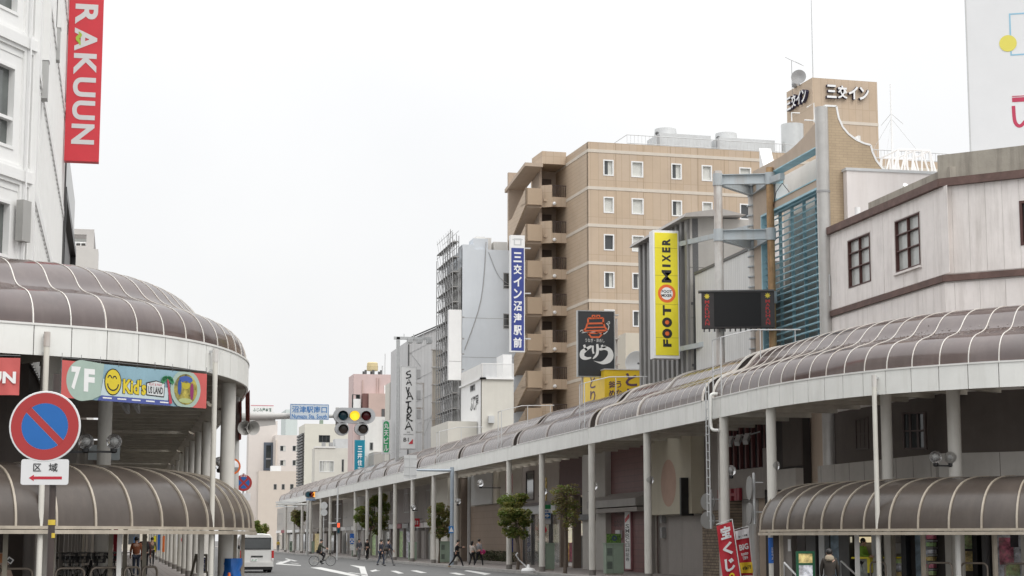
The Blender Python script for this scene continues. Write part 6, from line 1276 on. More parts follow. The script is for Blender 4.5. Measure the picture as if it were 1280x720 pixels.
sg = thing('black_projecting_sign', 'blank black projecting sign on the cream panel', 'sign', AF.p(AF.uz(858, 620)[0], 3.5, .8)); fy = frontY(at_X(858, 620, 24.0).y); r_ = fy.rect(851.5, 597, 867, 644.5); t = MB(); fy.box(t, *r_, -.22, 0); t.build('case', BLACK, sg); t = MB(); [fy.box(t, r_[1], r_[1] + .55, z, z + .05, -.15, -.1) for z in (r_[2] + .5, r_[3] - .5)]; t.build('bracket', DGREY, sg)
# -- maroon tiled shop
th, u0, u1 = shop('maroon tiled shop front with a grey box awning and a narrow white vertical sign', 754, 820)
AF.bx('wall', MAROON, th, u0, u1, .1, 6.5, -.4, 0)
r_ = AF.rect(757, 616, 812, 634); t = MB(); t.prism([AF.p(u0 + .1, r_[3], 0), AF.p(u0 + .1, r_[3] - .35, .9), AF.p(u0 + .1, r_[2], .9), AF.p(u0 + .1, r_[2], 0)], AF.u * (u1 - u0 - .4)); t.build('awning', mat('awning_grey', (.30, .285, .27), .6, .08, 1.5, dirt=.2), th); t = MB(); AF.box(t, u0 + .1, u1 - .4, r_[2] - .25, r_[2] - .05, .2, .8); t.build('awning_underside', CONCW, th)
r_ = AF.rect(784, 634, 790.5, 711); r_ = (r_[0], r_[1], r_[2], min(r_[3], 3.2)); AF.bx('sign_board', WHITE2, th, *r_, .02, .12); t = ring_mb(AF, r_[0] - .1, r_[1] + .1, r_[2] - .05, r_[3] + .1, .09, .01, .1); t.build('sign_border', mat('dusky_pink', (.3, .14, .15), .5), th)
t = MB(); vtext(t, 'SMBC日興証券', AF.p((r_[0] + r_[1]) / 2, r_[3] - .75, .125), -UP, AF.u, UP, (r_[1] - r_[0]) * .85, .23, .01); t.build('lettering', DGREY, th); t = MB(); stroke2(t, AF, [(r_[0] + .08, r_[3] - .6), (r_[1] - .08, r_[3] - .35)], .2, .125); t.build('red_mark', RED, th)
t = MB(); text_into(t, '飲食店街', AF.p(u0 + 3.2, 3.05, .012), AF.u, UP, 1.9, .4, .02); text_into(t, 'わたなべ', AF.p(u0 + 3.2, 2.5, .012), AF.u, UP, 1.9, .4, .02); t.build('wall_lettering', BROWNDK, th)
AF.bx('vent_box', LGREY, th, u0 + 2.9, u0 + 3.7, 1.75, 2.15, .001, .14); AF.bx('door', DARKIN, th, u1 - 1.4, u1 - .2, .1, 2.5, .001, .03); AF.bx('inner_pillar', CONCW, th, u1 - .3, u1 - .02, .1, 6.4, .02, .3); AF.bx('notice', LWALL, th, u0 + .3, u0 + .65, 1.9, 2.3, .001, .03)
# -- dark brown entry
th, u0, u1 = shop('dark brown recessed entry beside the maroon tiles', 700, 753)
AF.bx('back_wall', BROWNDK, th, u0, u1, .1, 6.5, -1.6, -1.5); AF.bx('lintel', mat('dark_maroon', (.085, .04, .04), .6), th, u0, u1, 4.1, 6.5, -.3, 0)
for q in (.02, .34, .66, .97): AF.bx('pier', mat('brown_pier_dim', (.2, .16, .13), .6, .1), th, u0 + (u1 - u0) * q - .15, u0 + (u1 - u0) * q + .15, .1, 4.1, -.4, .05)
AF.bx('glass_door', GLASS, th, u0 + (u1 - u0) * .7, u0 + (u1 - u0) * .93, .1, 3.0, -.4, -.32); AF.bx('poster', POST[1], th, u0 + (u1 - u0) * .8, u0 + (u1 - u0) * .88, .9, 2.0, -.31, -.3); AF.bx('awning', DGREY, th, u0 + (u1 - u0) * .67, u1 - .2, 2.7, 3.0, -.3, .5); AF.bx('window', GLASS, th, u0 + (u1 - u0) * .38, u0 + (u1 - u0) * .62, 2.7, 4.0, -.4, -.3); AF.bx('cabinet', GREY, th, u0 + .8, u0 + 2.6, .1, 1.9, -1.3, -.6)
# -- convenience shop
th, u0, u1 = shop('convenience shop with a green topped blue arrow sign', 652, 699)
AF.bx('upper_wall', mat('grey_beige_wall', (.34, .30, .27), .7, .06), th, u0, u1, 3.7, 6.5, -.4, 0); AF.bx('fascia_sign', LGREY, th, u0, u1, 3.2, 3.7, -.3, .25); AF.bx('ledge', BROWNDK, th, u0 - .1, u1, 3.7, 3.85, -.2, .4)
AF.bx('shop_interior', LITW, th, u0 + .2, u1 - .2, .5, 2.6, -1.6, -1.55); AF.bx('shop_window', mat('shop_glass', (.5, .5, .5), .05, .05, trans=.9), th, u0 + .2, u1 - .2, .15, 3.15, -.2, -.17); AF.bx('floor_slab', CONCW, th, u0, u1, .1, .14, -1.6, 0); t = MB(); [AF.box(t, u0 + (u1 - u0) * q - .06, u0 + (u1 - u0) * q + .06, .12, 3.2, -.25, -.05) for q in (0.01, .25, .5, .75, .99)]; t.build('window_posts', DGREY, th, kind='stuff')
for k in range(5): AF.bx('goods_shelf', POST[k % 4], th, u0 + .4 + k * (u1 - u0 - .6) / 5, u0 + .4 + (k + .8) * (u1 - u0 - .6) / 5, .4, 1.5, -1.5, -1.1)
AF.bx('wall_window', GLASS, th, u0 + 1.5, u0 + 3.6, 4.1, 5.8, -.3, .02); t = ring_mb(AF, u0 + 1.45, u0 + 3.65, 4.05, 5.85, .09, .0, .06); t.build('window_frame', BROWNDK, th); AF.bx('framed_picture', POST[3], th, u1 - 4.6, u1 - 3.0, 3.95, 5.3, .01, .08)
sg = thing('arrow_sign', 'square sign with a green strip and white arrow on blue', 'sign', AF.p(u1 - 3, 2.4, .7)); Yq = at_X(681, 640, 23.6).y; fy = frontY(Yq); r_ = fy.rect(674.5, 631, 688.5, 648.5)
h = r_[3] - r_[2]; fy.bx('board', LETW, sg, r_[0], r_[1], r_[2], r_[3], -.2, 0); fy.bx('green_strip', mat('strip_green', (.02, .24, .08), .5), sg, r_[0], r_[1], r_[3] - h * .3, r_[3], .002, .012); fy.bx('blue_panel', mat('panel_blue', (.02, .16, .42), .5), sg, r_[0] + .05, r_[1] - .02, r_[2] + .02, r_[2] + h * .42, .002, .012)
t = MB(); z = r_[2] + h * .22; w = r_[1] - r_[0]; poly2(t, fy, [(r_[0] + w * .12, z - .04), (r_[0] + w * .62, z - .04), (r_[0] + w * .62, z - .12), (r_[0] + w * .9, z), (r_[0] + w * .62, z + .12), (r_[0] + w * .62, z + .04), (r_[0] + w * .12, z + .04)], .014); t.build('arrow', LETW, sg); t = MB(); text_into(t, 'P駐車場', fy.p(r_[0] + w * .5, r_[2] + h * .55, .006), fy.u, UP, w * .6, h * .14, .02); t.build('lettering', mat('panel_blue', (.02, .16, .42), .5), sg)
fy.bx('lower_board', LGREY, sg, r_[0], r_[1], r_[2] - .3, r_[2] - .02, -.15, 0); t = MB(); disc_mb(fy.p(r_[0] + w * .35, r_[2] - .62, .0), fy.u, UP, .2, 16, 0, t); t.build('red_disc', RED, sg); t = MB(); [fy.box(t, u, u + .06, .12, r_[2], -.12, -.05) for u in (r_[0] + .05, r_[1] - .1)]; t.build('leg', DGREY, sg)
# -- blank brown wall
th, u0, u1 = shop('blank brown clad wall with a white panel over a clipped hedge', 563, 651)
AF.bx('wall', BRWALL, th, u0, u1, .1, 4.0, -.4, 0); AF.bx('upper_wall', mat('pale_upper_wall', (.42, .39, .34), .7, .05), th, u0, u1, 4.0, 6.6, -.4, 0); r_ = AF.rect(594, 596, 620, 631); AF.bx('white_panel', mat('grey_white_panel', (.48, .48, .47), .6, .03, 1), th, r_[0], r_[1], 4.05, 6.2, .001, .3); AF.bx('beige_strip', CREAM, th, r_[1] + .05, r_[1] + 1.2, 4.05, 6.2, .001, .2)
t = MB(); u = AF.uz(588, 660)[0]; AF.box(t, u - .09, u + .09, .1, 6.3, .02, .2); t.build('pale_post', LGREY, th); AF.bx('doorway', mat('lit_doorway', (.55, .40, .16), .6, .1, 3), th, AF.uz(571, 680)[0], AF.uz(580, 680)[0], .1, 2.9, .001, .03); AF.bx('red_panel', CRIM, th, AF.uz(570, 650)[0], AF.uz(580, 650)[0], 2.95, 4.3, .001, .06); AF.bx('pillar', mat('brown_pier_dim', (.2, .16, .13), .6, .1), th, AF.uz(581, 650)[0], AF.uz(585, 650)[0], .1, 6.3, .001, .5)
t = MB(); AF.box(t, AF.uz(605, 700)[0], AF.uz(652, 700)[0], .12, .3, .3, .9); t.build('planter_kerb', CONCW, th)
random.seed(11); t = MB()
for i in range(1500):
    p = AF.p(random.uniform(AF.uz(605, 700)[0], AF.uz(652, 700)[0]), random.uniform(.3, .95), random.uniform(.3, .9)); a = random.random() * 6.28; d = Vector((math.cos(a), math.sin(a), random.uniform(-.5, .7))) * .09; e = Vector((-math.sin(a), math.cos(a), .3)) * .045; t.add([p - d, p - e, p + d, p + e], [(0, 1, 2, 3)])
LEAFD = mat('hedge_leaf', (.05, .065, .025), .6, .35, 6); t.build('clipped_hedge', LEAFD, None, loc=AF.p(AF.uz(628, 700)[0], .2, .6), kind='stuff')
for (x0, y0, x1, y1, s, m, lab) in ((633.5, 592, 640.5, 616, 'ニニストップ', CRIM, 'red upright sign with white characters hung above the tree'), (634.5, 668, 641.5, 690, 'デイサービス', NAVY, 'dark blue upright panel with white characters behind the tree trunk')):
    Yq = at_X((x0 + x1) / 2, 650, 23.6 if y0 < 640 else 24.2).y; fy = frontY(Yq); r_ = fy.rect(x0, y0, x1, y1); sg = thing('upright_sign', lab, 'sign', fy.p(r_[0], r_[2], 0)); fy.bx('case', m, sg, *r_, -.25, 0); t = MB(); vtext(t, s, fy.p((r_[0] + r_[1]) / 2, r_[3] - .06, .01), -UP, fy.u, UP, (r_[1] - r_[0]) * .75, (r_[3] - r_[2] - .1) / 6, .02); t.build('lettering', LETW, sg)
    if y0 > 640: fy.bx('foot', CONCW, sg, r_[0], r_[1], .1, r_[2], -.25, .0)
# -- mixed shops further off
SP = [(514, 562, 'grey panelled shop with a small red sign over the door', CONCW, 5), (488, 513, 'shop with orange notices behind the walking couple', mat('taupe_wall', (.28, .25, .24), .7, .06), 3), (455, 487, 'pale ribbed shop front beside the tree', LWALL, 4), (428, 454, 'white shuttered shop by the blue pillar notice', mat('pale_shop', (.5, .49, .47), .7, .05), 4), (401, 427, 'dim shop behind the cyclist', DKWALL, 3), (368, 400, 'low grey shop behind the small signal', CONCW, 4), (346, 367, 'pale shop with lattice windows at the street end', LWALL, 3)]
random.seed(21)
for x0, x1, lab, m, n in SP:
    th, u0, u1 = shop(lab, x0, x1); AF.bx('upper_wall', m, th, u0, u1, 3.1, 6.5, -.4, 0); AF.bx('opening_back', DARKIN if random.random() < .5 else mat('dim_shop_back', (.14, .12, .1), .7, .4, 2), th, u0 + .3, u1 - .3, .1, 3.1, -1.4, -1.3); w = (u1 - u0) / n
    for i in range(n + 1): AF.bx('pier', m, th, u0 + w * i - .2, u0 + w * i + .2, .1, 3.1, -.4, .02)
    for i in range(n):
        a, b = u0 + w * i + .25, u0 + w * (i + 1) - .25
        if i % 2 == 0: window(AF, th, a + .2, b - .2, 4.0, 5.7, glass=GLASS, frame=GREY, mull=(.5,), fw=.08)
        AF.bx('sign_band', random.choice([LGREY, WHITE2, CONCW, CRIM if i == 1 else GREY]), th, a, b, 2.65, 3.05, .001, .2)
        k = random.random(); AF.bx('shop_door' if k < .5 else 'notice', random.choice([GLASS, GLASSL, POST[i % 4], SHUT]), th, a + .1, b - .1 - (0 if k < .5 else w * .4), .12, 2.4, -.3, -.2)
fy = frontY(at_X(519, 652, 24).y); r_ = fy.rect(513.5, 648, 524.5, 658.5); sg = thing('red_shop_sign', 'small red shop sign with white marks above a grey door', 'sign', fy.p(r_[0], r_[2], 0)); fy.bx('board', RED, sg, *r_, -.12, 0); t = MB(); text_into(t, 'だるま', fy.p((r_[0] + r_[1]) / 2, (r_[2] + r_[3]) / 2, .01), fy.u, UP, (r_[1] - r_[0]) * .7, (r_[3] - r_[2]) * .5, .03); t.build('lettering', LETW, sg); t = MB(); fy.box(t, r_[1], r_[1] + .8, r_[3] - .1, r_[3], -.1, -.05); t.build('bracket', GREY, sg)
# -- round disc plates with ladder bars on two pillars
for (x, ys_, Xc, lab) in ((886, ((616, 638), (639, 661)), 20.6, 'grey round plates on a bracket beside the pillar with the pipe ladder'), (940, ((595, 625), (628, 655)), 20.6, 'grey round plates on a bracket beside the pillar near the shelter end')):
    Y = at_X(x, 640, Xc).y; f = frontY(Y); th = thing('round_plate_bracket', lab, 'sign back', (Xc, Y, 3)); 
    for y0, y1 in ys_:
        u, z = f.uz(x - (0 if x < 900 else 2), (y0 + y1) / 2); rr = abs(f.uz(x, y0)[1] - f.uz(x, y1)[1]) / 2; t = MB(); t.lathe((u, Y + .1, z), (-.8, -.6, 0) if x < 900 else (-.96, .1, 0), [(rr, -.02), (rr, .02)], 24); t.build('round_plate', mat('plate_dull_grey', (.22, .215, .205), .5, .08), th)
    t = MB(); t.tube([f.p(f.uz(x + 1, 600)[0], f.uz(x, ys_[0][0] - 4)[1], .1), f.p(f.uz(x + 1, 600)[0], f.uz(x, ys_[-1][1])[1], .1)], .045, 6); [t.bar(f.p(f.uz(x - 1, 600)[0], f.uz(x, y)[1], .1), f.p(f.uz(x + 12, 600)[0], f.uz(x, y)[1], .1), .035) for y in (ys_[0][0] + 8, ys_[-1][0] + 12)]; t.build('bracket', LGREY, th)
# -- pipe ladder on the fascia
f = Face(20.2, 0, 0, -1); yq = f.uz(885, 560)[0]; th = thing('fascia_ladder', 'pale pipe ladder hanging from the fascia beside the drain bend', 'ladder', f.p(yq, 2.6, 0)); t = MB()
for du in (-.16, .16): t.tube([f.p(yq + du, 2.5, 0), f.p(yq + du, 7.2, 0)], .025, 6)
for k in range(15): t.tube([f.p(yq - .16, 2.65 + k * .3, 0), f.p(yq + .16, 2.65 + k * .3, 0)], .018, 5)
t.build('rails', LGREY, th); yq2 = f.uz(889.5, 530)[0]
th = thing('drain_bend', 'white drain pipe bend running down over the fascia', 'drain pipe', f.p(yq2, 5.5, 0)); t = MB(); t.tube(smooth_pts([(20.45, -yq2, 6.75), (20.2, -yq2, 6.72), (20.17, -yq2, 6.4), (20.17, -yq2, 5.75), (20.2, -yq2 - .1, 5.5), (20.3, -yq2 - .5, 5.45)], 4), .055, 10); t.build('pipe', FASCIA, th, smooth=True)
# roof maintenance rails over the canopy
for (x, lab) in ((895, 'thin pipe guard frame on the canopy edge below the steel tower'), (725, 'thin pipe guard frame on the canopy edge by the hotel balconies'), (622, 'thin pipe guard frame on the canopy edge by the white annex'), (545, 'thin pipe guard frame on the canopy edge under the scaffolding'), (455, 'thin pipe guard frame on the canopy edge by the teal sign')):
    Y = -f.uz(x, 530)[0]; th = thing('guard_frame', lab, 'guard rail', (20.4, Y, 6.64), 'pipe guard frames on the canopy'); t = MB()
    t.tube([(20.42, Y, 6.64), (20.42, Y, 8.7), (21.6, Y + .05, 9.0), (23.4, Y + .05, 9.05)], .025, 5); t.tube([(20.42, Y + .9, 6.64), (20.42, Y + .9, 8.7)], .025, 5); t.tube([(20.42, Y, 8.7), (20.42, Y + .9, 8.7)], .02, 5); t.tube([(21.9, Y + .05, 7.9), (21.9, Y + .05, 9.0)], .02, 5); t.tube([(23.2, Y + .05, 8.55), (23.2, Y + .05, 9.05)], .02, 5); t.tube([(20.42, Y, 7.6), (20.42, Y + .9, 7.6)], .02, 5); t.build('pipes', LGREY, th)
# ---- lottery kiosk and shop under the right shelter (set back along the corner)
def kf(x, y): return CH.uz(x, y)
th = thing('corner_shop', 'corner shop with picture posters and display shelves beneath the grey shelter', 'shop front', CH.p(2.5, .12, 1.2))
KF = Face(CH.o.x, CH.o.y, .7071, -.7071); KF.o = KF.o + KF.n * .9
KF.bx('wall', mat('charcoal_wall', (.075, .065, .06), .6, .15, 2), th, -4, 7.5, .1, 3.2, -.6, -.5)
def kb(nm, m, x0, y0, x1, y1, d0=.0, d1=.1, par=None): r_ = KF.rect(x0, y0, x1, y1); return KF.bx(nm, m, par or th, r_[0], r_[1], max(.12, r_[2]), r_[3], d0 - .5, d1 - .5)
for (x0, x1, m) in ((967, 976, DARKIN), (976, 990, CONCW), (1008, 1020, DGREY), (1024, 1031, LGREY), (1049, 1062, DGREY), (1090, 1098, LGREY), (1127, 1133, BLACK), (1182, 1190, COLUMN), (1216, 1222, BLACK), (1228, 1233, DGREY), (1277, 1283, COLUMN)): kb('pier', m, x0, 660, x1, 760, .1, .5)
kb('interior', mat('shop_inside_grey', (.42, .40, .38), .6, .5, 3), 1098, 664, 1127, 740, .02, .06); kb('interior', mat('shop_inside_blue', (.34, .44, .52), .6, .5, 3), 1138, 664, 1153, 740, .02, .06)
kb('wall_poster', POST[1], 1196, 664, 1213, 686, .06, .12); kb('wall_poster', POST[3], 1196, 689, 1213, 714, .06, .12); kb('mural_poster', POST[2], 1236, 664, 1273, 722, .06, .12); kb('mural_patch', POST[0], 1244, 672, 1262, 706, .125, .13); kb('mural_patch', POST[1], 1252, 704, 1270, 720, .125, .13); kb('mural_patch', mat('dark_ink_print', (.06, .05, .06), .6, .5, 6), 1258, 667, 1268, 684, .132, .136)
for i in range(6): kb('shelf', LGREY if i % 2 else GREY, 1155, 666 + i * 9, 1166, 668 + i * 9, .1, .5); kb('shelf_goods', POST[i % 4], 1156, 669 + i * 9, 1165, 674 + i * 9, .1, .4)
for i in range(4): kb('shelf', [YEL, LGREY, GREY, GREY][i], 1104, 696 + i * 8, 1127, 698 + i * 8, .1, .5); kb('shelf_goods', POST[(i + 1) % 4], 1106, 699 + i * 8, 1126, 704 + i * 8, .1, .45)
kb('paper_notice', LETW, 1109, 679, 1126, 692, .1, .14); kb('paper_notice', LETW, 1102, 679, 1107, 692, .1, .14); kb('small_notice', LETW, 985.5, 674, 989, 689, .52, .54)
k = thing('lottery_kiosk', 'lottery kiosk with a lit cream sign and yellow counter beside a grey pillar', 'kiosk', KF.p(KF.uz(1078, 700)[0], .12, .3)); kb('lit_sign', LITP, 1070.5, 671, 1087, 678, .3, .45, k); kb('counter', YEL, 1069, 696, 1091, 698.5, .3, .8, k); kb('counter_front', mat('kiosk_front', (.3, .32, .3), .5, .5, 6), 1072, 699, 1086, 740, .3, .6, k); kb('yellow_side', YEL, 1087, 697, 1091, 716, .3, .7, k); kb('side_panel', LITW, 1054, 671, 1062, 678, .3, .4, k); kb('back_wall', CONCW, 1068, 679, 1092, 696, .1, .12, k)
kb('blue_glass', mat('shop_inside_blue', (.34, .44, .52), .6, .5, 3), 1032, 664, 1046, 740, .02, .08)
k = thing('green_poster_stand', 'green framed poster stand in front of the dark corner wall', 'poster stand', at_z(1007, 735, .1)); Yq = 52.5; fy = frontY(Yq); r_ = fy.rect(996, 689, 1019, 745); t = ring_mb(fy, r_[0], r_[1], .13, r_[3], .07, -.06, 0); zm = fy.uz(1007, 705)[1]; fy.box(t, r_[0] + .07, r_[1] - .07, zm - .03, zm + .03, -.05, -.005); t.build('frame', mat('stand_dark_green', (.012, .10, .045), .5, .05), k); fy.bx('upper_poster', POST[3], k, r_[0] + .07, r_[1] - .07, zm + .03, r_[3] - .07, -.04, -.02); fy.bx('lower_poster', POST[2], k, r_[0] + .07, r_[1] - .07, .2, zm - .03, -.04, -.02); k.location = fy.p((r_[0] + r_[1]) / 2, .12, 0); 
for ch in k.children: ch.location = ORG[k.name] - Vector(k.location)
# pillar notice (blue wrap), two nobori flags
c = RP.at(near_t(RP, 20.4, 56.3), .25, 0); th = thing('pillar_notice', 'blue notice wrapped on the pillar by the shelter end with white characters', 'notice', (c.x, c.y, 1.2)); z0, z1 = at_Y(955, 704, c.y).z, at_Y(955, 672, c.y).z; t = MB(); t.cyl(c.x, c.y, z0, z1, .168, 18); t.build('wrap', BLUE, th, smooth=True); fy = frontY(c.y - .17); t = MB(); vtext(t, 'パスポート', fy.p(c.x + .02, z1 - .1, .01), -UP, fy.u, UP, .12, (z1 - z0 - .15) / 5, .01); vtext(t, '証明写真', fy.p(c.x - .09, z1 - .3, .01), -UP, fy.u, UP, .1, (z1 - z0 - .4) / 4, .01); t.build('lettering', LETW, th)
for (pts, name_, lab) in (([(895.5, 657.5), (914.5, 652), (925, 722), (903, 722)], 'a', 'tilted red street flag with large white characters'), ([(918, 664), (935, 660), (941, 719), (926, 719)], 'b', 'tilted red and yellow street flag lettered BIG beside the larger red flag')):
    Yq = 58.0 if name_ == 'a' else 59.2; fy = frontY(Yq); q = [fy.uz(*p) for p in pts]; th = thing('street_flag', lab, 'flag', fy.p(q[2][0], .1, 0), 'nobori flags by the pillars')
    def fl(a, b): return (q[0][0] * (1 - a) * (1 - b) + q[1][0] * a * (1 - b) + q[2][0] * a * b + q[3][0] * (1 - a) * b, q[0][1] * (1 - a) * (1 - b) + q[1][1] * a * (1 - b) + q[2][1] * a * b + q[3][1] * (1 - a) * b)
    t = MB(); t.grid([[fy.p(*fl(a / 8, b / 10), .02 * math.sin(a * .9 + b * .8)) for a in range(9)] for b in range(11)]); t.build('cloth', mat('flag_red', (.50, .025, .04), .65, .06, 3), th, smooth=True)
    rt = (Vector((q[1][0] - q[0][0], 0, q[1][1] - q[0][1]))).normalized(); dn = Vector((q[3][0] - q[0][0], 0, q[3][1] - q[0][1])).normalized(); t = MB()
    if name_ == 'a':
        for i, ch in enumerate('宝くじ'): text_into(t, ch, fy.p(*fl(.5, .16 + .3 * i), .05), rt, -dn, .36, .42, .045)
        t.build('lettering', LETW, th); t = MB(); disc_mb(fy.p(*fl(.52, .97), .05), rt, -dn, .1, 16, .05, t); t.build('yellow_mark', YEL, th)
    else:
        text_into(t, 'BIG', fy.p(*fl(.5, .38), .05), rt, -dn, .33, .2, .04); text_into(t, 'toto', fy.p(*fl(.5, .53), .05), rt, -dn, .26, .1, .03); text_into(t, '発売中', fy.p(*fl(.5, .62), .05), rt, -dn, .2, .12, .03); t.build('lettering', LETW, th)
        for (b0, b1, m) in ((0, .2, LETW), (.72, .95, GOLD)): t = MB(); t.grid([[fy.p(*fl(a / 6, b0 + (b1 - b0) * b / 3), .045 + .02 * math.sin(a * 1.2 + b0 * 8 + b * .5)) for a in range(7)] for b in range(4)]); t.build('cloth_band', m, th)
        t = MB(); text_into(t, '6億円', fy.p(*fl(.5, .83), .08), rt, -dn, .3, .13, .02); text_into(t, '宝くじ売場', fy.p(*fl(.5, .14), .08), rt, -dn, .32, .07, .02); t.build('lettering', INK, th)
    t = MB(); a_ = fy.p(*fl(1.06, -.04), 0); b_ = fy.p(*fl(1.06, 1), 0); dd = (b_ - a_); b_ = a_ + dd * ((a_.z - .14) / (a_.z - b_.z)); t.tube([a_, b_], .015, 6); t.tube([fy.p(*fl(0, -.03), 0), a_], .01, 5); t.build('flag_pole', WHITE2, th); t = MB(); t.box(b_.x - .2, b_.y - .2, .12, b_.x + .2, b_.y + .2, .24); t.build('base', LGREY, th)
fy = frontY(62); r_ = fy.rect(902.5, 637, 909.5, 653); th = thing('orange_edge_plate', 'small orange edged white plate strapped to the pillar behind the flag', 'sign', fy.p(r_[0], r_[2], 0)); fy.bx('board', LETW, th, *r_, -.03, 0); t = ring_mb(fy, *r_, .05, .001, .01); t.build('orange_edge', ORANGE, th); t = MB(); vtext(t, '宝くじ', fy.p((r_[0] + r_[1]) / 2, r_[3] - .08, .004), -UP, fy.u, UP, .15, .1, .01); t.build('lettering', INK, th)
# ================================================================== STREET THINGS
# ---- trimmed street trees
BARK = mat('tree_bark', (.12, .095, .075), .85, .2, 8, bump=.5)
LEAF = [mat('leaf_green', (.125, .165, .035), .55, .35, 3), mat('leaf_yellow_green', (.21, .20, .055), .55, .35, 3), mat('leaf_bronze', (.19, .15, .07), .6, .35, 3)]
for m_, c_ in zip(LEAF, ((.22, .3, .05), (.36, .34, .09), (.3, .25, .12))): translucent(m_, .35, c_)
def tree(label, px, clumps, X=20.6, leafm=(0, 0, 1), dens=900, seed=1, base=None, size=.085):
    Y = at_X(px, 674, X).y if base is None else base; f = frontY(Y); random.seed(seed)
    th = thing('street_tree', label, 'tree', (X, Y, .1), 'trimmed street trees along the kerb')
    C_ = []
    for (x, y, rx, ry) in clumps: u, z = f.uz(x, y); r1 = 1.18 * abs(f.uz(x + rx, y)[0] - u); r2 = 1.18 * abs(f.uz(x, y + ry)[1] - z); C_.append((u, z, r1, r2, random.uniform(-.35, .35)))
    zmin = min(c[1] for c in C_); top = max(c[1] for c in C_); uc = sum(c[0] for c in C_) / len(C_)
    tk = MB(); path = [(X + .0, Y, .05), (X + .05, Y, zmin * .5), (X * .6 + uc * .4, Y, zmin), (uc, Y + .05, (zmin + top) / 2), (uc, Y, top)]; tk.tube(smooth_pts(path, 3), [.10 - .075 * i / 12 for i in range(13)], 8)
    for (u, z, r1, r2, dy) in C_:
        b = Vector((uc * .6 + X * .4, Y, max(zmin * .75, z - r2 * 1.6))); tk.tube([b, b.lerp(Vector((u, Y + dy, z)), .6) + UP * .1, (u, Y + dy, z)], [.04, .028, .012], 5)
        for _ in range(4): a = random.random() * 6.28; tk.tube([(u, Y + dy, z - r2 * .3), (u + r1 * .8 * math.cos(a), Y + dy + r1 * .8 * math.sin(a), z + r2 * random.uniform(-.3, .6))], [.014, .006], 4)
    tk.build('trunk', BARK, th, smooth=True)
    for li in sorted(set(leafm)):
        t = MB(); share = leafm.count(li) / len(leafm)
        for (u, z, r1, r2, dy) in C_:
            n = int(dens * 1.7 * share * r1 * (r1 + r2))
            sub = [(random.gauss(0, .5), random.gauss(0, .5), random.gauss(0, .45)) for _ in range(9)]
            for _ in range(n):
                s = random.choice(sub); v = Vector((s[0] + random.gauss(0, .26), s[1] + random.gauss(0, .26), s[2] + random.gauss(0, .22)))
                if v.length > 1.08: v *= 1.08 / v.length * random.uniform(.8, 1)
                p = Vector((u + v.x * r1, Y + dy + v.y * r1, z + v.z * r2)); a = random.random() * 6.28; k = size * random.uniform(.6, 1.3)
                d = Vector((math.cos(a), math.sin(a), random.uniform(-.7, .7))).normalized() * k; e = d.cross(Vector((random.uniform(-1, 1), random.uniform(-1, 1), random.uniform(.2, 1)))).normalized() * k * .5
                t.add([p - d, p - e * .9, p + d, p + e * .9], [(0, 1, 2, 3)])
        t.build('crown', LEAF[li], th)
    return th
tree('rounded cloud pruned street tree with clear green tiers before the brown wall', 647, [(641, 626, 14, 9), (652, 622, 9, 6), (636, 641, 12, 8), (648, 645, 13, 9), (632, 653, 7, 5), (657, 653, 8, 5), (640, 664, 10, 7), (651, 667, 7, 6)], leafm=(0, 0, 1), dens=950, seed=2, X=20.5)
tree('sparse bronze tinged street tree partly bare in front of the arrow sign shop', 706, [(700, 614, 11, 6), (714, 612, 10, 6), (696, 626, 8, 6), (709, 628, 11, 8), (703, 641, 9, 7), (714, 645, 9, 7), (708, 656, 8, 6), (719, 632, 7, 7)], leafm=(1, 2, 2, 0), dens=430, seed=3, X=20.4, size=.075)
tree('dense upright olive street tree beside the blue arm pole', 549, [(545, 638, 9, 7), (555, 640, 8, 7), (541, 651, 7, 7), (553, 653, 9, 8), (546, 665, 9, 7), (556, 666, 7, 7), (550, 632, 6, 4)], leafm=(1, 0, 2), dens=650, seed=4, X=21.0, size=.09)
tree('wide double crowned street tree over the strolling couple', 460, [(474, 622, 9, 6), (468, 630, 9, 6), (480, 634, 7, 8), (456, 640, 11, 6), (451, 648, 7, 6), (464, 650, 9, 6), (475, 648, 9, 7), (458, 656, 7, 4), (474, 662, 7, 6), (480, 656, 5, 6)], leafm=(0, 0, 1), dens=560, seed=5, X=21.0, size=.11)
tree('small round street tree near the little amber signal', 376, [(372, 648, 7, 6), (377, 645, 6, 6), (370, 643, 6, 5), (375, 654, 4, 4)], leafm=(1, 0, 2), dens=420, seed=6, X=21.2, size=.14)
tree('low green street tree behind the white van', 326, [(322, 662, 5, 6), (327, 664, 6, 7), (331, 660, 5, 5), (320, 655, 4, 4)], leafm=(0, 0, 1), dens=300, seed=7, X=20.4, base=262, size=.2)
tree('young leafy tree between the far pillars of the store side', 255, [(252, 594, 5, 4), (257, 590, 5, 4), (260, 597, 4, 5), (248, 600, 4, 4)], leafm=(0, 1), dens=700, seed=8, X=4.1, size=.09)
tree('small tree glimpsed through the far end of the store arcade', 244, [(240, 676, 4, 3), (246, 674, 4, 4), (243, 681, 3, 3)], leafm=(0, 0, 1), dens=420, seed=9, X=4.05, size=.12)
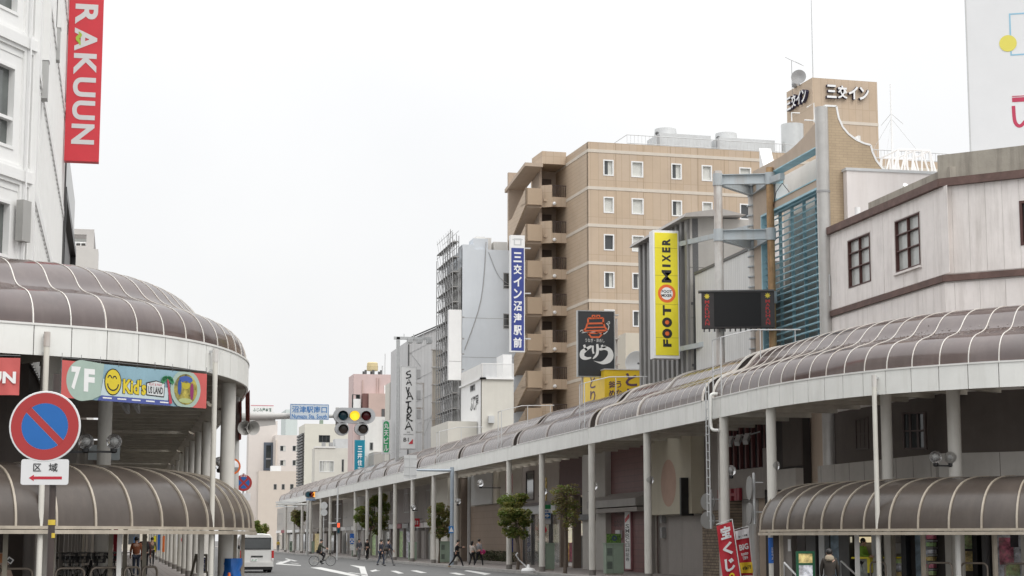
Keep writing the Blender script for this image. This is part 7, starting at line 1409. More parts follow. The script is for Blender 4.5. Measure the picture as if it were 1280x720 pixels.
# ---- green utility cabinets
for (x, y0, y1, w, X, lab) in ((684.5, 680, 717, 17.5, 21.4, 'green utility cabinet between the pillar and the sparse tree'), (768.5, 680, 722, 22, 21.6, 'large green utility cabinet carrying a leafy sticker in front of the maroon shop'), (557.5, 677.5, 708, 13, 21.4, 'green utility cabinet beside the blue arm pole'), (516, 678.5, 705, 10, 21.3, 'green utility cabinet behind the walking couple'), (443.5, 676, 698, 7, 21.2, 'green utility cabinet next to the pillar with the blue notice'), (390, 677, 693, 6, 21.1, 'green utility cabinet behind the cyclist'), (365, 677, 691, 6, 21.1, 'green utility cabinet by the little amber signal')):
    Y = at_X(x, 674, X).y; f = frontY(Y); a = f.uz(x - w / 2, 690)[0]; b = f.uz(x + w / 2, 690)[0]; z = f.uz(x, y0)[1]; th = thing('utility_cabinet', lab, 'cabinet', ((a + b) / 2, Y + .3, .1), 'green utility cabinets on the pavement')
    dp = (b - a) * .55; t = MB(); t.box(a, Y, .2, b, Y + dp, z); t.build('casing', BOXGRN, th); t = MB(); t.box(a - .03, Y - .03, z, b + .03, Y + dp + .03, z + .05); t.build('lid', BOXGRN, th); t = MB(); t.box(a + .03, Y + .03, .1, b - .03, Y + dp - .03, .2); t.build('plinth', CONC, th)
    m_ = mat('cabinet_grille', (.09, .11, .1), .6, .1); u = a + (b - a) * .05
    for zz in (.4, z - .5): 
        t = MB()
        for i in range(6): f.box(t, a + (b - a) * .06, a + (b - a) * .36, zz + i * .055, zz + i * .055 + .035, .001, .012)
        t.build('vent_grille', m_, th, kind='stuff')
    t = MB(); f.box(t, a + (b - a) * .395, a + (b - a) * .405, .22, z - .02, .0005, .006); t.build('door_seam', m_, th)
    if w > 20: t = MB(); t.box(a + .05, Y + .05, z + .05, b - .1, Y + .1, z + .45); t.build('leafy_panel', mat('leaf_print', (.08, .16, .03), .6, .9, 14), th); t = MB(); disc_mb((a * .5 + b * .5, Y + .045, z + .25), (1, 0, 0), UP, .12, 16, .05, t); t.build('round_mark', mat('dark_blue_print', (.04, .06, .12), .6), th)
# ---- globe lamps on the pillars
GLB = mat('clear_globe', (.75, .75, .75), .04, .02, trans=.92); BULB = mat('lamp_bulb', (.7, .7, .68), .4, .03)
def globe(c, r, parent, arm):
    t = MB(); t.sphere(c, r, 14, 10); t.build('globe', GLB, parent, smooth=True); t = MB(); t.sphere(c, r * .38, 8, 6); t.build('bulb', BULB, parent, smooth=True)
    t = MB(); c = Vector(c); t.lathe(c - UP * (r + .09), (0, 0, 1), [(.05, 0), (.085, .03), (.085, .11), (.05, .12)], 10); t.bar(c - UP * (r + .06), arm, .05); t.build('bracket', BLACK, parent)
def lamp(label, px, py, X=None, Y=None, r=.19, pole=None):
    c = at_X(px, py, X) if X is not None else at_Y(px, py, Y); th = thing('globe_lamp', label, 'lamp', c, 'clear globe lamps on the arcade pillars'); globe(c, r, th, Vector((pole[0], pole[1], c.z - r - .06)) if pole else c + Vector((-.4, 0, -r - .06)))
pc_ = lambda P, x, y, off: P.at(near_t(P, x, y), off)
q = pc_(LP, -.75, 43.9, 2.1); lamp('clear globe lamp on the sign side of the pillar under the kids banner', 107.5, 552, Y=q.y - .05, pole=q); lamp('clear globe lamp on the far side of the pillar under the kids banner', 142.5, 552, Y=q.y - .05, pole=q)
q = pc_(RP, 22.0, 49.3, 2.6); lamp('clear globe lamp on the near pillar facing the thin white pole', 1169.5, 571.5, Y=q.y - .05, pole=q); lamp('twin clear globe lamp on the outer side of the near pillar', 1188.5, 572, Y=q.y - .05, pole=q)
q = pc_(RP, 20.4, 56.3, .25); lamp('clear globe lamp on the pillar with the round plates by the shelter end', 967.5, 582, Y=q.y, pole=q)
for x, y, cy_, lab in ((913.5, 588, 60.6, 'clear globe lamp on the pillar beside the pipe ladder'), (811.5, 600, 70.1, 'clear globe lamp on the pillar in front of the cream oval panel'), (742, 607.5, 79.6, 'clear globe lamp on the pillar before the maroon tiles'), (679.5, 614, 89.6, 'clear globe lamp on the pillar beside the arrow sign'), (600.5, 604, 98.8, 'clear globe lamp against the white panel wall'), (572.5, 626.5, 112, 'clear globe lamp beside the blue arm pole'), (516.5, 634, 127.6, 'clear globe lamp above the red shop sign')): lamp(lab, x, y, Y=cy_, pole=(20.5, cy_))
lamp('clear globe lamp beside the round traffic mirror on the store side', 274.5, 579, Y=54.7, pole=(2.9, 54.7))
# round mirror behind it
c = at_Y(290.5, 583, 53.4); th = thing('traffic_mirror', 'round orange rimmed traffic mirror seen edge on at the corner pillar', 'mirror', c); d = Vector((.1, -.99, 0)); MB().lathe(c, d, [(.2, -.06), (.235, 0), (.235, .04), (.215, .04)], 24).build('rim', ORANGE, th, smooth=True); MB().lathe(c, d, [(.21, .03), (.15, .05), (0, .06)], 20).build('mirror_face', mat('mirror_face', (.7, .7, .7), .03, .02, metal=1), th, smooth=True)
# ---- bicycle rails
def rail(P, x0, x1, off, label):
    a = P.at(PX(P, x0), off); b = P.at(PX(P, x1), off); r = .14; d = (b - a).normalized(); zt = 1.03; th = thing('parking_rail', label, 'rail', (a + b) / 2 + UP * .12, 'bent pipe bicycle rails'); pts = [a + UP * .1, a + UP * (zt - r)] + [a + d * (r - r * math.cos(t)) + UP * (zt - r + r * math.sin(t)) for t in (.4, .8, 1.2, 1.57)] + [b - d * (r - r * math.cos(t)) + UP * (zt - r + r * math.sin(t)) for t in (1.57, 1.2, .8, .4)] + [b + UP * (zt - r), b + UP * .1]
    MB().tube(pts, .028, 8).build('hoop', mat('rail_brown_steel', (.2, .17, .14), .4, .1, 4, metal=.5), th, smooth=True); MB().bar(a + UP * .45, b + UP * .45, .03).build('crossbar', mat('rail_brown_steel', (.2, .17, .14), .4), th)
for x0, x1, lab in ((9, 50, 'bent pipe rail beside the painted stand board'), (80, 118, 'bent pipe rail in front of the parked bicycles by the dark post'), (126, 168, 'bent pipe rail between the white post and the pink banner'), (171, 192, 'bent pipe rail in front of the backpack walker'), (195, 214, 'bent pipe rail next to the backpack walker and olive posts')): rail(LP, x0, x1, .7, lab)
for x0, x1, lab in ((1074, 1093, 'bent pipe rail in front of the lottery kiosk'), (1148, 1180, 'bent pipe rail in front of the blue shop interior'), (1192, 1226, 'bent pipe rail below the two stacked wall posters'), (1248, 1290, 'bent pipe rail below the mural poster')): rail(RP, x0, x1, .7, lab)
for (x0, y0, x1, y1, P) in ((980, 703, 998, 722, RP), (1051, 701, 1064, 713, RP)):
    a = at_Y(x0, y0, 54); b = at_Y(x1, y1, 53.8); th = thing('slanted_bar', 'slanted white bar leaning by the poster stand' if x0 < 1000 else 'slanted white bar by the yellow kiosk corner', 'handrail', (b.x, b.y, .1)); e = a + (b - a) * ((a.z - .1) / (a.z - b.z)); MB().tube([a, e], .03, 8).build('bar', WHITE2, th); MB().tube([a, (a.x, a.y, .1)], .02, 6).build('upright', GREY, th)
# ---- blue grey arm pole with the sign seen from behind
Xp, Yp = 20.05, 111.0; f = frontY(Yp); u = f.uz(565, 640)[0]; zt = f.uz(565, 586)[1]; th = thing('arm_pole', 'blue grey pole with a long arm holding a sign panel seen from its back', 'pole', (u, Yp, 0)); PB2 = mat('pole_blue_grey', (.33, .38, .43), .45, .06, 2)
MB().cyl(u, Yp, 0.02, zt + .1, .12, 14).build('shaft', PB2, th, smooth=True); a = f.uz(508, 587.5); MB().tube([(u, Yp, zt - .1), (a[0], Yp, a[1])], [.09, .06], 10).build('pole_arm', PB2, th, smooth=True); r_ = f.rect(504.5, 569, 520.5, 598); t = MB(); f.box(t, *r_, .1, .13); t.build('sign_panel', mat('sign_back_grey', (.52, .53, .53), .5, .05), th)
t = MB(); um = (r_[0] + r_[1]) / 2; f.box(t, um - .03, um + .03, r_[2], r_[3], .131, .17); [f.box(t, r_[0], r_[1], z - .02, z + .02, .131, .15) for z in (r_[2] + .2, (r_[2] + r_[3]) / 2, r_[3] - .2)]; t.build('panel_ribs', LGREY, th)
r_ = f.rect(560.5, 657.5, 566.5, 666.5); t = MB(); f.box(t, *r_, .14, .16); t.build('pedestrian_plate', mat('sign_mid_blue2', (.04, .2, .5), .5), th); t = MB(); c = ((r_[0] + r_[1]) / 2, (r_[2] + r_[3]) / 2); poly2(t, f, [(c[0], c[1] + .17), (c[0] + .14, c[1] - .14), (c[0] - .14, c[1] - .14)], .165); t.build('white_triangle', LETW, th)
# second signal far along, arms
f = frontY(196); u = f.uz(384.5, 640)[0]; th = thing('small_signal_pole', 'distant amber signal on its own pole with a slim arm', 'traffic signal', (u, 196, 0)); zt = f.uz(384, 627)[1]; MB().cyl(u, 196, 0, f.uz(384, 625)[1], .14, 10).build('shaft', POLEM, th, smooth=True); a = f.uz(345, 630.5); MB().tube([(u, 196, a[1]), (a[0], 196, a[1])], [.12, .08], 8).build('pole_arm', POLEM, th); r_ = f.rect(345, 627, 372, 634); t = MB(); f.box(t, r_[0], r_[1], r_[3] - .15, r_[3], -.5, .1); f.box(t, r_[0], r_[1], r_[2], r_[2] + .12, -.5, .1); t.build('arm_frame', LGREY, th)
r_ = f.rect(381, 614, 397.5, 622.5); t = MB(); zc = (r_[2] + r_[3]) / 2; rr = (r_[3] - r_[2]) / 2; pts = [(r_[0] + rr + rr * math.cos(a), zc + rr * math.sin(a)) for a in [math.pi / 2 + math.pi * i / 8 for i in range(9)]] + [(r_[1] - rr + rr * math.cos(a), zc + rr * math.sin(a)) for a in [-math.pi / 2 + math.pi * i / 8 for i in range(9)]]; t.prism([f.p(p[0], p[1], 0) for p in pts], f.n * .2); hd = t.build('signal_head', DGREY, th)
for i in range(3): disc_mb(f.p(r_[0] + rr + (r_[1] - r_[0] - 2 * rr) * i / 2, zc, .21), f.u, UP, rr * .78, 16).build('lens', [LENS[0], mat('lens_orange_lit', (1.0, .4, .03), .3, .02, emit=1.0), LENS[2]][(0, 2, 1)[i]], hd)
r_ = f.rect(382.5, 622.8, 395.5, 625.6); t = MB(); f.box(t, *r_, .0, .05); t.build('name_plate', mat('plate_pale_blue2', (.3, .42, .62), .5), th)
f = frontY(150); u = f.uz(422, 640)[0]; th = thing('pedestrian_signal', 'pedestrian signal showing red on a thin pole under the canopy', 'traffic signal', (u, 150, 0)); MB().cyl(u, 150.1, 0.02, 6, .07, 10).build('shaft', LGREY, th); r_ = f.rect(420.5, 653, 424.8, 667); z3 = (r_[2] + r_[3]) / 2; MB().box(r_[0], 149.7, r_[2], r_[1], 150, r_[3]).build('signal_case', DGREY, th); t = MB(); f.box(t, r_[0] + .05, r_[1] - .05, z3 + .05, r_[3] - .06, .301, .31); t.build('red_lens', mat('lens_red_lit', (1.0, .1, .03), .4, .02, emit=1.0), th); t = MB(); f.box(t, r_[0] + .05, r_[1] - .05, r_[2] + .06, z3 - .05, .301, .31); t.build('dark_lens', LENS[0], th); a = f.uz(411, 654); MB().tube([(a[0], 150, a[1]), (u, 150, a[1])], .04, 6).build('signal_arm', LGREY, th)
f = frontY(160); c = f.uz(405, 632); th = thing('round_sign_back', 'pale round sign plate seen from behind near the far pillars', 'sign back', f.p(c[0], c[1], 0)); MB().lathe(f.p(*c), (0, -1, 0), [(.32, -.02), (.32, .02)], 20).build('round_plate', LGREY, th); MB().tube([f.p(c[0], c[1] - .3, -.1), f.p(c[0], .1, -.1)], .04, 6).build('post', LGREY, th); c2 = f.uz(405, 640.5); MB().lathe(f.p(*c2), (0, -1, 0), [(.3, -.02), (.3, .02)], 20).build('round_plate', LGREY, th)
f = frontY(at_X(440, 670, 20.2).y - .3); r_ = f.rect(437.5, 667, 442.5, 680); th = thing('pillar_notice', 'small blue notice with white marks on a far pillar', 'notice', f.p(r_[0], r_[2], 0)); t = MB(); f.box(t, *r_, -.05, 0); t.build('board', BLUE, th); t = MB(); vtext(t, '交番', f.p((r_[0] + r_[1]) / 2, r_[3] - .3, .01), -UP, f.u, UP, .5, .6, .02); t.build('lettering', LETW, th)
f = frontY(125); r_ = f.rect(611.5, 676, 617, 702); th = thing('shop_standee', 'orange and white standing flag on a white base beside the brown wall', 'flag', f.p((r_[0] + r_[1]) / 2, .12, 0)); t = MB(); f.box(t, *r_, -.03, 0); t.build('panel', WHITE2, th); t = MB(); f.box(t, r_[0], r_[1], r_[3] - .7, r_[3], .002, .01); t.build('orange_top', ORANGE, th); t = MB(); f.box(t, r_[0] - .15, r_[1] + .25, .12, .3, -.4, .2); t.build('base', WHITE2, th); t = MB(); vtext(t, '営業中', f.p((r_[0] + r_[1]) / 2, r_[3] - .8, .012), -UP, f.u, UP, .3, .28, .02); t.build('lettering', ORANGE, th)
c = at_z(660.5, 716, .1); th = thing('round_stand', 'white round stand base with a bent prop by the pruned tree', 'stand base', c); MB().lathe(c, (0, 0, 1), [(.34, 0), (.36, .1), (.3, .2), (.1, .24), (.05, .4)], 20).build('base', WHITE2, th, smooth=True); MB().tube([c + UP * .2, c + Vector((-.45, .1, .62)), c + Vector((-.6, .1, .85)), c + Vector((-.5, .1, .95))], .03, 8).build('prop', LGREY, th)
# ---- people
def skin_mesh(name, joints, edges, m, parent, sub=1):
    me = bpy.data.meshes.new('tmp'); ks = list(joints); org = ORG[parent.name]
    me.from_pydata([tuple(Vector(joints[k][0]) - org) for k in ks], [(ks.index(a), ks.index(b)) for a, b in edges], [])
    o = bpy.data.objects.new('tmp', me); C.objects.link(o); md = o.modifiers.new('s', 'SKIN'); md.use_smooth_shade = True; lay = me.skin_vertices[0].data
    for i, k in enumerate(ks): r = joints[k][1]; lay[i].radius = r if isinstance(r, tuple) else (r, r); lay[i].use_root = (i == 0)
    s = o.modifiers.new('u', 'SUBSURF'); s.levels = sub; s.render_levels = sub
    dg = bpy.context.evaluated_depsgraph_get(); nm = bpy.data.meshes.new_from_object(o.evaluated_get(dg)); bpy.data.objects.remove(o); bpy.data.meshes.remove(me)
    nm.name = name; nm.materials.clear(); nm.materials.append(m); nm.polygons.foreach_set('use_smooth', [True] * len(nm.polygons)); q = bpy.data.objects.new(name, nm); C.objects.link(q); q.parent = parent; ORG[q.name] = org.copy(); return q
def cloth_m(nm, c): return mat(nm, c, .8, .12, 7)
def person(label, loc, head, h=1.68, stride=.25, arms=(.25, -.25), top=None, legs=None, long_top=0.0, hair=HAIR, hairlen=0, seat=None, lean=0.0, elbow=.35, shoe=BLACK, bag=None, mask=False, wide=1.0, backpack=None, hood=None):
    """head: facing direction in the plan (radians from +Y towards +X)"""
    th = thing('person', label, 'person', loc, 'people in the street'); k = h / 1.68; fw = Vector((math.sin(head), math.cos(head), 0)); rt = Vector((math.cos(head), -math.sin(head), 0)); B = Vector(loc)
    P = lambda r, f, z: B + (rt * r + fw * f + UP * z) * k
    L = lambda z: lean * max(0, z - .9)
    J = dict(pel=(P(0, 0, .92), (.13, .10)), wai=(P(0, L(1.1), 1.1), (.125, .095)), che=(P(0, L(1.3), 1.30), (.15, .105)), nek=(P(0, L(1.42) + .01, 1.44), .055), hd0=(P(0, L(1.5) + .03, 1.51), (.068, .075)), hd1=(P(0, L(1.58) + .035, 1.585), (.078, .09)), hd2=(P(0, L(1.63) + .03, 1.635), (.06, .07)))
    E = [('pel', 'wai'), ('wai', 'che'), ('che', 'nek'), ('nek', 'hd0'), ('hd0', 'hd1'), ('hd1', 'hd2')]; ends = {}
    for s, nm in ((-1, 'l'), (1, 'r')):
        a = arms[0] if s < 0 else arms[1]; J['sh' + nm] = (P(.17 * s, L(1.38), 1.385), .052); el = P(.23 * s, L(1.2) + .26 * math.sin(a), 1.385 - .27 * math.cos(a)); wr = el + (fw * math.sin(a + elbow) - UP * math.cos(a + elbow)) * .235 * k; J['el' + nm] = (el, .04); J['wr' + nm] = (wr, .028); E += [('che', 'sh' + nm), ('sh' + nm, 'el' + nm), ('el' + nm, 'wr' + nm)]; ends[nm] = (wr, (wr - el).normalized())
        if seat is None: f_ = stride * s; hip = P(.085 * s, 0, .88); an = P(.085 * s, f_ * 1.05 - .03, .085 + (.05 if f_ < 0 else 0)); kn = P(.09 * s, f_ * .5 + .06, .49)
        else: hip = P(.085 * s, 0, .9); kn, an = seat[nm]
        J['hp' + nm] = (hip, .085); J['kn' + nm] = (kn, .055); J['an' + nm] = (an, .036); E += [('pel', 'hp' + nm), ('hp' + nm, 'kn' + nm), ('kn' + nm, 'an' + nm)]; ends['f' + nm] = an
    J2 = {a: (p, tuple(x * k for x in r) if isinstance(r, tuple) else r * k) for a, (p, r) in J.items()}
    skin_mesh('body', J2, E, SKIN, th, 1)
    g = lambda names, s: {a: (J2[a][0], tuple(x * s for x in J2[a][1]) if isinstance(J2[a][1], tuple) else J2[a][1] * s) for a in names}
    tj = g(['che', 'wai', 'pel', 'nek', 'shl', 'ell', 'wrl', 'shr', 'elr', 'wrr'], 1.22 * wide); tj['nek'] = (P(0, L(1.42), 1.425), .07 * k); te = [('che', 'wai'), ('wai', 'pel'), ('che', 'nek'), ('che', 'shl'), ('shl', 'ell'), ('ell', 'wrl'), ('che', 'shr'), ('shr', 'elr'), ('elr', 'wrr')]
    if long_top: tj['hem'] = (P(0, -.02, .92 - long_top), (.17 * k, .13 * k)); te.append(('pel', 'hem'))
    skin_mesh('jacket', tj, te, top, th, 1)
    lj = g(['pel', 'hpl', 'knl', 'anl', 'hpr', 'knr', 'anr'], 1.14); skin_mesh('trousers', lj, [('pel', 'hpl'), ('hpl', 'knl'), ('knl', 'anl'), ('pel', 'hpr'), ('hpr', 'knr'), ('knr', 'anr')], legs, th, 1)
    for nm in 'lr':
        a = ends['f' + nm]; t = MB(); t.sphere(a + fw * .06 * k - UP * .045 * k, .06 * k, 8, 6, (.8 + .9 * abs(fw.x), .8 + .9 * abs(fw.y), .65)); t.build('shoe', shoe, th, smooth=True)
        w, d = ends[nm]; sd = rt if abs(d.dot(rt)) < .8 else fw; t = MB(); t.tube([w, w + d * .05 * k, w + d * .09 * k], [.026 * k, .036 * k, .032 * k], 7)
        for i in range(4): o_ = (i - 1.5) * .017 * k; ln = (.065, .078, .072, .055)[i] * k; b = w + d * .085 * k + sd.cross(d).normalized() * 0 + fw.cross(d).normalized() * 0 + (rt.cross(d).normalized() if abs(d.dot(rt)) < .9 else fw) * o_; t.tube([b, b + d * ln * .55, b + d * ln * .9 + rt * (.02 if nm == 'l' else -.02) * k], [.0095 * k, .009 * k, .007 * k], 5)
        t.tube([w + d * .03 * k, w + d * .06 * k + (rt.cross(d).normalized() if abs(d.dot(rt)) < .9 else fw) * .05 * k, w + d * .1 * k + (rt.cross(d).normalized() if abs(d.dot(rt)) < .9 else fw) * .055 * k], [.012 * k, .011 * k, .008 * k], 5); t.build('hand', SKIN, th, smooth=True)
    hc = J2['hd1'][0]; t = MB(); t.sphere(hc - fw * .018 * k + UP * .028 * k, .098 * k, 12, 8, (1, 1, .98)); t.build('hair', hair, th, smooth=True)
    if hairlen: t = MB(); t.tube([hc - fw * .05 * k, hc - fw * .075 * k - UP * .1 * k, hc - fw * .07 * k - UP * hairlen], [.085 * k, .08 * k, .05 * k], 10); t.build('long_hair', hair, th, smooth=True)
    t = MB(); t.sphere(hc + fw * .085 * k - UP * .02 * k, .017 * k, 6, 5); [t.sphere(hc + rt * s * .08 * k - UP * .01 * k, .02 * k, 6, 5) for s in (-1, 1)]; t.build('nose_and_ears', SKIN, th, smooth=True); t = MB(); [t.sphere(hc + fw * .083 * k + rt * s * .03 * k + UP * .012 * k, .01 * k, 6, 5) for s in (-1, 1)]; t.bar(hc + fw * .078 * k - UP * .055 * k - rt * .02 * k, hc + fw * .078 * k - UP * .055 * k + rt * .02 * k, .008 * k); t.build('eyes_and_mouth', BLACK, th)
    if mask: t = MB(); t.sphere(hc + fw * .055 * k - UP * .04 * k, .055 * k, 10, 6); t.build('face_mask', WHITE2, th, smooth=True)
    if bag: t = MB(); c = P(*bag[0]); t.sphere(c, bag[2], 10, 8, (1, .55, .8)); t.build('bag', bag[1], th, smooth=True); t = MB(); t.tube([c + UP * bag[2] * .6, J2['shr'][0] + UP * .05], .012, 5); t.build('bag_strap', bag[1], th)
    if backpack: t = MB(); t.sphere(P(0, -.19, 1.22), .2 * k, 12, 9, (.85 if abs(fw.y) > .5 else .55, .5 if abs(fw.y) > .5 else .85, 1.15)); t.build('backpack', backpack, th, smooth=True); t = MB(); [t.tube([P(.1 * s, -.1, 1.42), P(.11 * s, .08, 1.42), P(.12 * s, .13, 1.2), P(.12 * s, -.05, 1.05)], .02, 5) for s in (-1, 1)]; t.build('straps', backpack, th)
    if hood: t = MB(); t.lathe(P(0, -.06, 1.42), (0, -.2, 1), [(.1, -.05), (.13, 0), (.115, .06), (.08, .09)], 14); t.build('hood', hood, th, smooth=True)
    return th
NAVYC = cloth_m('navy_cloth', (.03, .035, .05)); BLKC = cloth_m('black_cloth', (.016, .016, .018)); DENIM = cloth_m('dark_denim', (.035, .045, .07)); OLV = cloth_m('olive_cloth', (.045, .05, .032)); GRYC = cloth_m('grey_cloth', (.16, .16, .165)); MARC = cloth_m('maroon_cloth', (.10, .035, .035)); ORGC = cloth_m('rust_cloth', (.26, .085, .035)); WHTC = cloth_m('cream_cloth', (.5, .46, .42)); PNKC = cloth_m('magenta_bag', (.42, .025, .14)); KHAK = cloth_m('khaki_cloth', (.11, .105, .08)); BRNC = cloth_m('brown_coat', (.035, .028, .022)); FURC = cloth_m('hood_beige', (.30, .25, .18)); TAN = cloth_m('tan_cloth', (.3, .2, .1)); YLWC = cloth_m('yellow_cloth', (.5, .36, .05))
V = lambda x, y, z=0: at_z(x, y, z)
p = V(476, 707.5); person('masked walker in navy jacket and dark jeans on the road side of the couple', p, 1.1, 1.68, .2, (.2, -.3), NAVYC, DENIM, mask=True, shoe=BLKC)
p = V(485, 707); person('man in slate jacket with a slung shoulder bag striding beside a masked walker', p, 1.25, 1.72, .34, (-.35, .35), cloth_m('slate_cloth', (.055, .065, .09)), GRYC, bag=((.18, -.22, 1.02), BRNC, .17))
p = V(570.5, 710); person('running person in a long black coat beside the blue arm pole', p, 1.45, 1.66, .42, (.8, -.8), BLKC, BLKC, long_top=.28, elbow=.9, lean=.12, shoe=TAN)
p = V(590, 709); person('young woman in a pale coat with black tights beside her grey coated friend', p, .9, 1.58, .16, (.4, .2), WHTC, BLKC, long_top=.15, hairlen=.22, shoe=WHTC)
p = V(598.5, 709); person('woman in a grey jacket carrying a magenta shoulder bag', p, .9, 1.7, .3, (.3, -.1), cloth_m('light_grey_cloth', (.24, .24, .25)), BLKC, bag=((.2, .1, .92), PNKC, .2), shoe=WHTC)
p = V(180, 721.5, .12); person('walker in maroon jacket with a black backpack under the low shelter', p, -.06, 1.74, .08, (.05, -.1), MARC, BLKC, backpack=BLKC, wide=1.08)
p = V(169.5, 722, .12); person('walker in rust orange jacket and blue jeans half hidden by an olive post', p, -.06, 1.66, .1, (.1, -.1), ORGC, DENIM, wide=1.1)
p = V(189.5, 708, .12); person('distant walker in a khaki coat ahead of the backpack wearer', p, -.05, 1.68, .1, (.1, -.1), KHAK, BLKC)
p = V(448.5, 700, .1); person('standing person in a dark grey coat between two far pillars', p, 2.9, 1.62, .06, (.1, .1), cloth_m('charcoal_cloth', (.06, .06, .075)), GRYC, long_top=.2)
p = V(458.5, 699.5, .1); person('dark figure standing behind a far pillar beside the double crowned tree', p, 2.5, 1.6, .05, (.1, .1), BLKC, BLKC)
p = V(347.5, 689.5, .1); person('small distant figure in a yellow coat near the street end', p, 2.8, 1.5, .08, (.1, .1), YLWC, GRYC)
c = at_Y(1036.5, 690, 47.5); person('woman in a dark brown coat with a beige hood seen from behind at the kiosk', Vector((c.x, 47.5, c.z - 1.53)), .35, 1.6, .03, (.15, .15), BRNC, BLKC, long_top=.35, wide=1.2, hood=FURC)
p = KF.p(KF.uz(1078, 700)[0], .12, -.05); person('kiosk clerk in a bright green top standing behind the yellow counter', p, math.pi * .75, 1.6, .02, (.3, .3), cloth_m('lime_cloth', (.22, .42, .05)), BLKC, elbow=1.2, wide=1.1)
# ---- bicycles
BK = mat('bike_black', (.02, .02, .022), .35, .1, 4); SILV = mat('bike_silver', (.45, .45, .44), .35, .05, 4, metal=.6)
def bike(name_lab, loc, head, frame=BK, basket=True, group=None):
    th = thing('bicycle', name_lab, 'bicycle', loc, group); fw = Vector((math.sin(head), math.cos(head), 0)); rt = Vector((math.cos(head), -math.sin(head), 0)); B = Vector(loc); P = lambda f, z, r=0: B + fw * f + UP * z + rt * r; R_ = .33
    for f0 in (-.52, .55):
        t = MB(); t.tube([P(f0 + (R_ - .018) * math.cos(a), R_ + (R_ - .018) * math.sin(a)) for a in [2 * math.pi * i / 28 for i in range(28)]], .018, 6, closed=True); w = t.build('wheel', TYRE, th, smooth=True)
        t = MB(); t.tube([P(f0 + .295 * math.cos(a), R_ + .295 * math.sin(a)) for a in [2 * math.pi * i / 24 for i in range(24)]], .01, 5, closed=True); t.tube([P(f0, R_, -.05), P(f0, R_, .05)], .025, 8); t.build('rim', SILV, w)
        t = MB(); [t.bar(P(f0, R_), P(f0 + .29 * math.cos(a), R_ + .29 * math.sin(a)), .004) for a in [2 * math.pi * i / 16 for i in range(16)]]; t.build('spokes', SILV, w, kind='stuff')
        t = MB(); t.grid([[P(f0 + (R_ + .025) * math.cos(a), R_ + (R_ + .025) * math.sin(a), s) for a in [math.pi * (.15 + .75 * i / 10) for i in range(11)]] for s in (-.025, .025)]); t.build('mudguard', SILV, th)
    t = MB(); bb = P(-.08, .28); st = P(-.22, .78); hd = P(.38, .82); h2 = P(.42, .66); t.tube([hd, h2], .022, 8); t.tube([bb, st], .018, 8); t.tube([bb, P(.15, .36), h2], .02, 8); t.tube([P(-.17, .6), P(.12, .46), P(.4, .72)], .016, 8); t.tube([bb, P(-.52, R_, .05)], .013, 6); t.tube([bb, P(-.52, R_, -.05)], .013, 6); t.tube([st, P(-.52, R_, .05)], .01, 6); t.tube([st, P(-.52, R_, -.05)], .01, 6); t.build('frame', frame, th, smooth=True)
    t = MB(); [t.tube([h2, P(.46, .58, s * .05), P(.55, R_, s * .05)], .012, 6) for s in (-1, 1)]; t.build('fork', SILV, th)
    t = MB(); t.tube([hd, P(.36, .98)], .014, 6); t.tube(smooth_pts([tuple(P(.12, 1.0, -.27)), tuple(P(.27, 1.02, -.25)), tuple(P(.37, .99, -.05)), tuple(P(.37, .99, .05)), tuple(P(.27, 1.02, .25)), tuple(P(.12, 1.0, .27))], 3), .012, 6); t.build('handlebar', SILV, th)
    t = MB(); t.prism([P(-.36, .84, -.09), P(-.12, .85, -.04), P(-.04, .85, 0), P(-.12, .85, .04), P(-.36, .84, .09)], UP * .06); t.tube([st, P(-.24, .85)], .013, 6); t.build('saddle', BLACK, th)
    t = MB(); t.lathe(bb, rt, [(.09, .03), (.09, .045)], 16); t.bar(bb + rt * .06, bb + rt * .06 + Vector((0, 0, -.16)) + fw * .05, .02); t.bar(bb - rt * .06, bb - rt * .06 + Vector((0, 0, .16)) - fw * .05, .02); [t.obox(bb + rt * (s * .1) + UP * (-s * .16) + fw * (s * .05), fw * .05, rt * .04, UP * .01) for s in (1, -1)]; t.build('crank', BLACK, th)
    if basket:
        t = MB()
        for s in range(7): q = s / 6; t.bar(P(.44 + .28 * q, 1.0, -.16), P(.46 + .22 * q, .76, -.12), .008); t.bar(P(.44 + .28 * q, 1.0, .16), P(.46 + .22 * q, .76, .12), .008); t.bar(P(.72, 1.0, -.16 + .32 * q), P(.68, .76, -.12 + .24 * q), .008); t.bar(P(.44, 1.0, -.16 + .32 * q), P(.46, .76, -.12 + .24 * q), .008)
        for z in (.76, .84, .92, 1.0): e = (z - .76) / .24; a, b, w = .46 - .02 * e, .68 + .04 * e, .12 + .04 * e; t.tube([P(a, z, -w), P(b, z, -w), P(b, z, w), P(a, z, w)], .006, 4, closed=True)
        t.build('basket', BLACK, th, kind='stuff')
    t = MB(); t.tube([P(-.5, R_, -.06), P(-.56, .02, -.12)], .01, 5); t.build('kick_stand', SILV, th); return th
pb = V(402.5, 707.6); b0 = pb.copy(); hd_ = math.pi / 2 + .05
bike('silver bicycle ridden across the road by a person in an olive jacket', (b0.x, b0.y, 0), hd_, mat('bike_pale', (.4, .38, .33), .4))
fw = Vector((math.sin(hd_), math.cos(hd_), 0)); rt = Vector((math.cos(hd_), -math.sin(hd_), 0)); sp_ = b0 - fw * .22
kn = lambda s, f, z: b0 + fw * f + rt * s * .1 + UP * z
person('cyclist in an olive jacket and black trousers riding across the road', Vector((sp_.x, sp_.y, .02)), hd_, 1.68, 0, (.75, .75), OLV, BLKC, seat={'l': (kn(-1, .12, .62), kn(-1, -.02, .2)), 'r': (kn(1, .2, .78), kn(1, .05, .42))}, lean=.22, elbow=.45, wide=1.12)
random.seed(13)
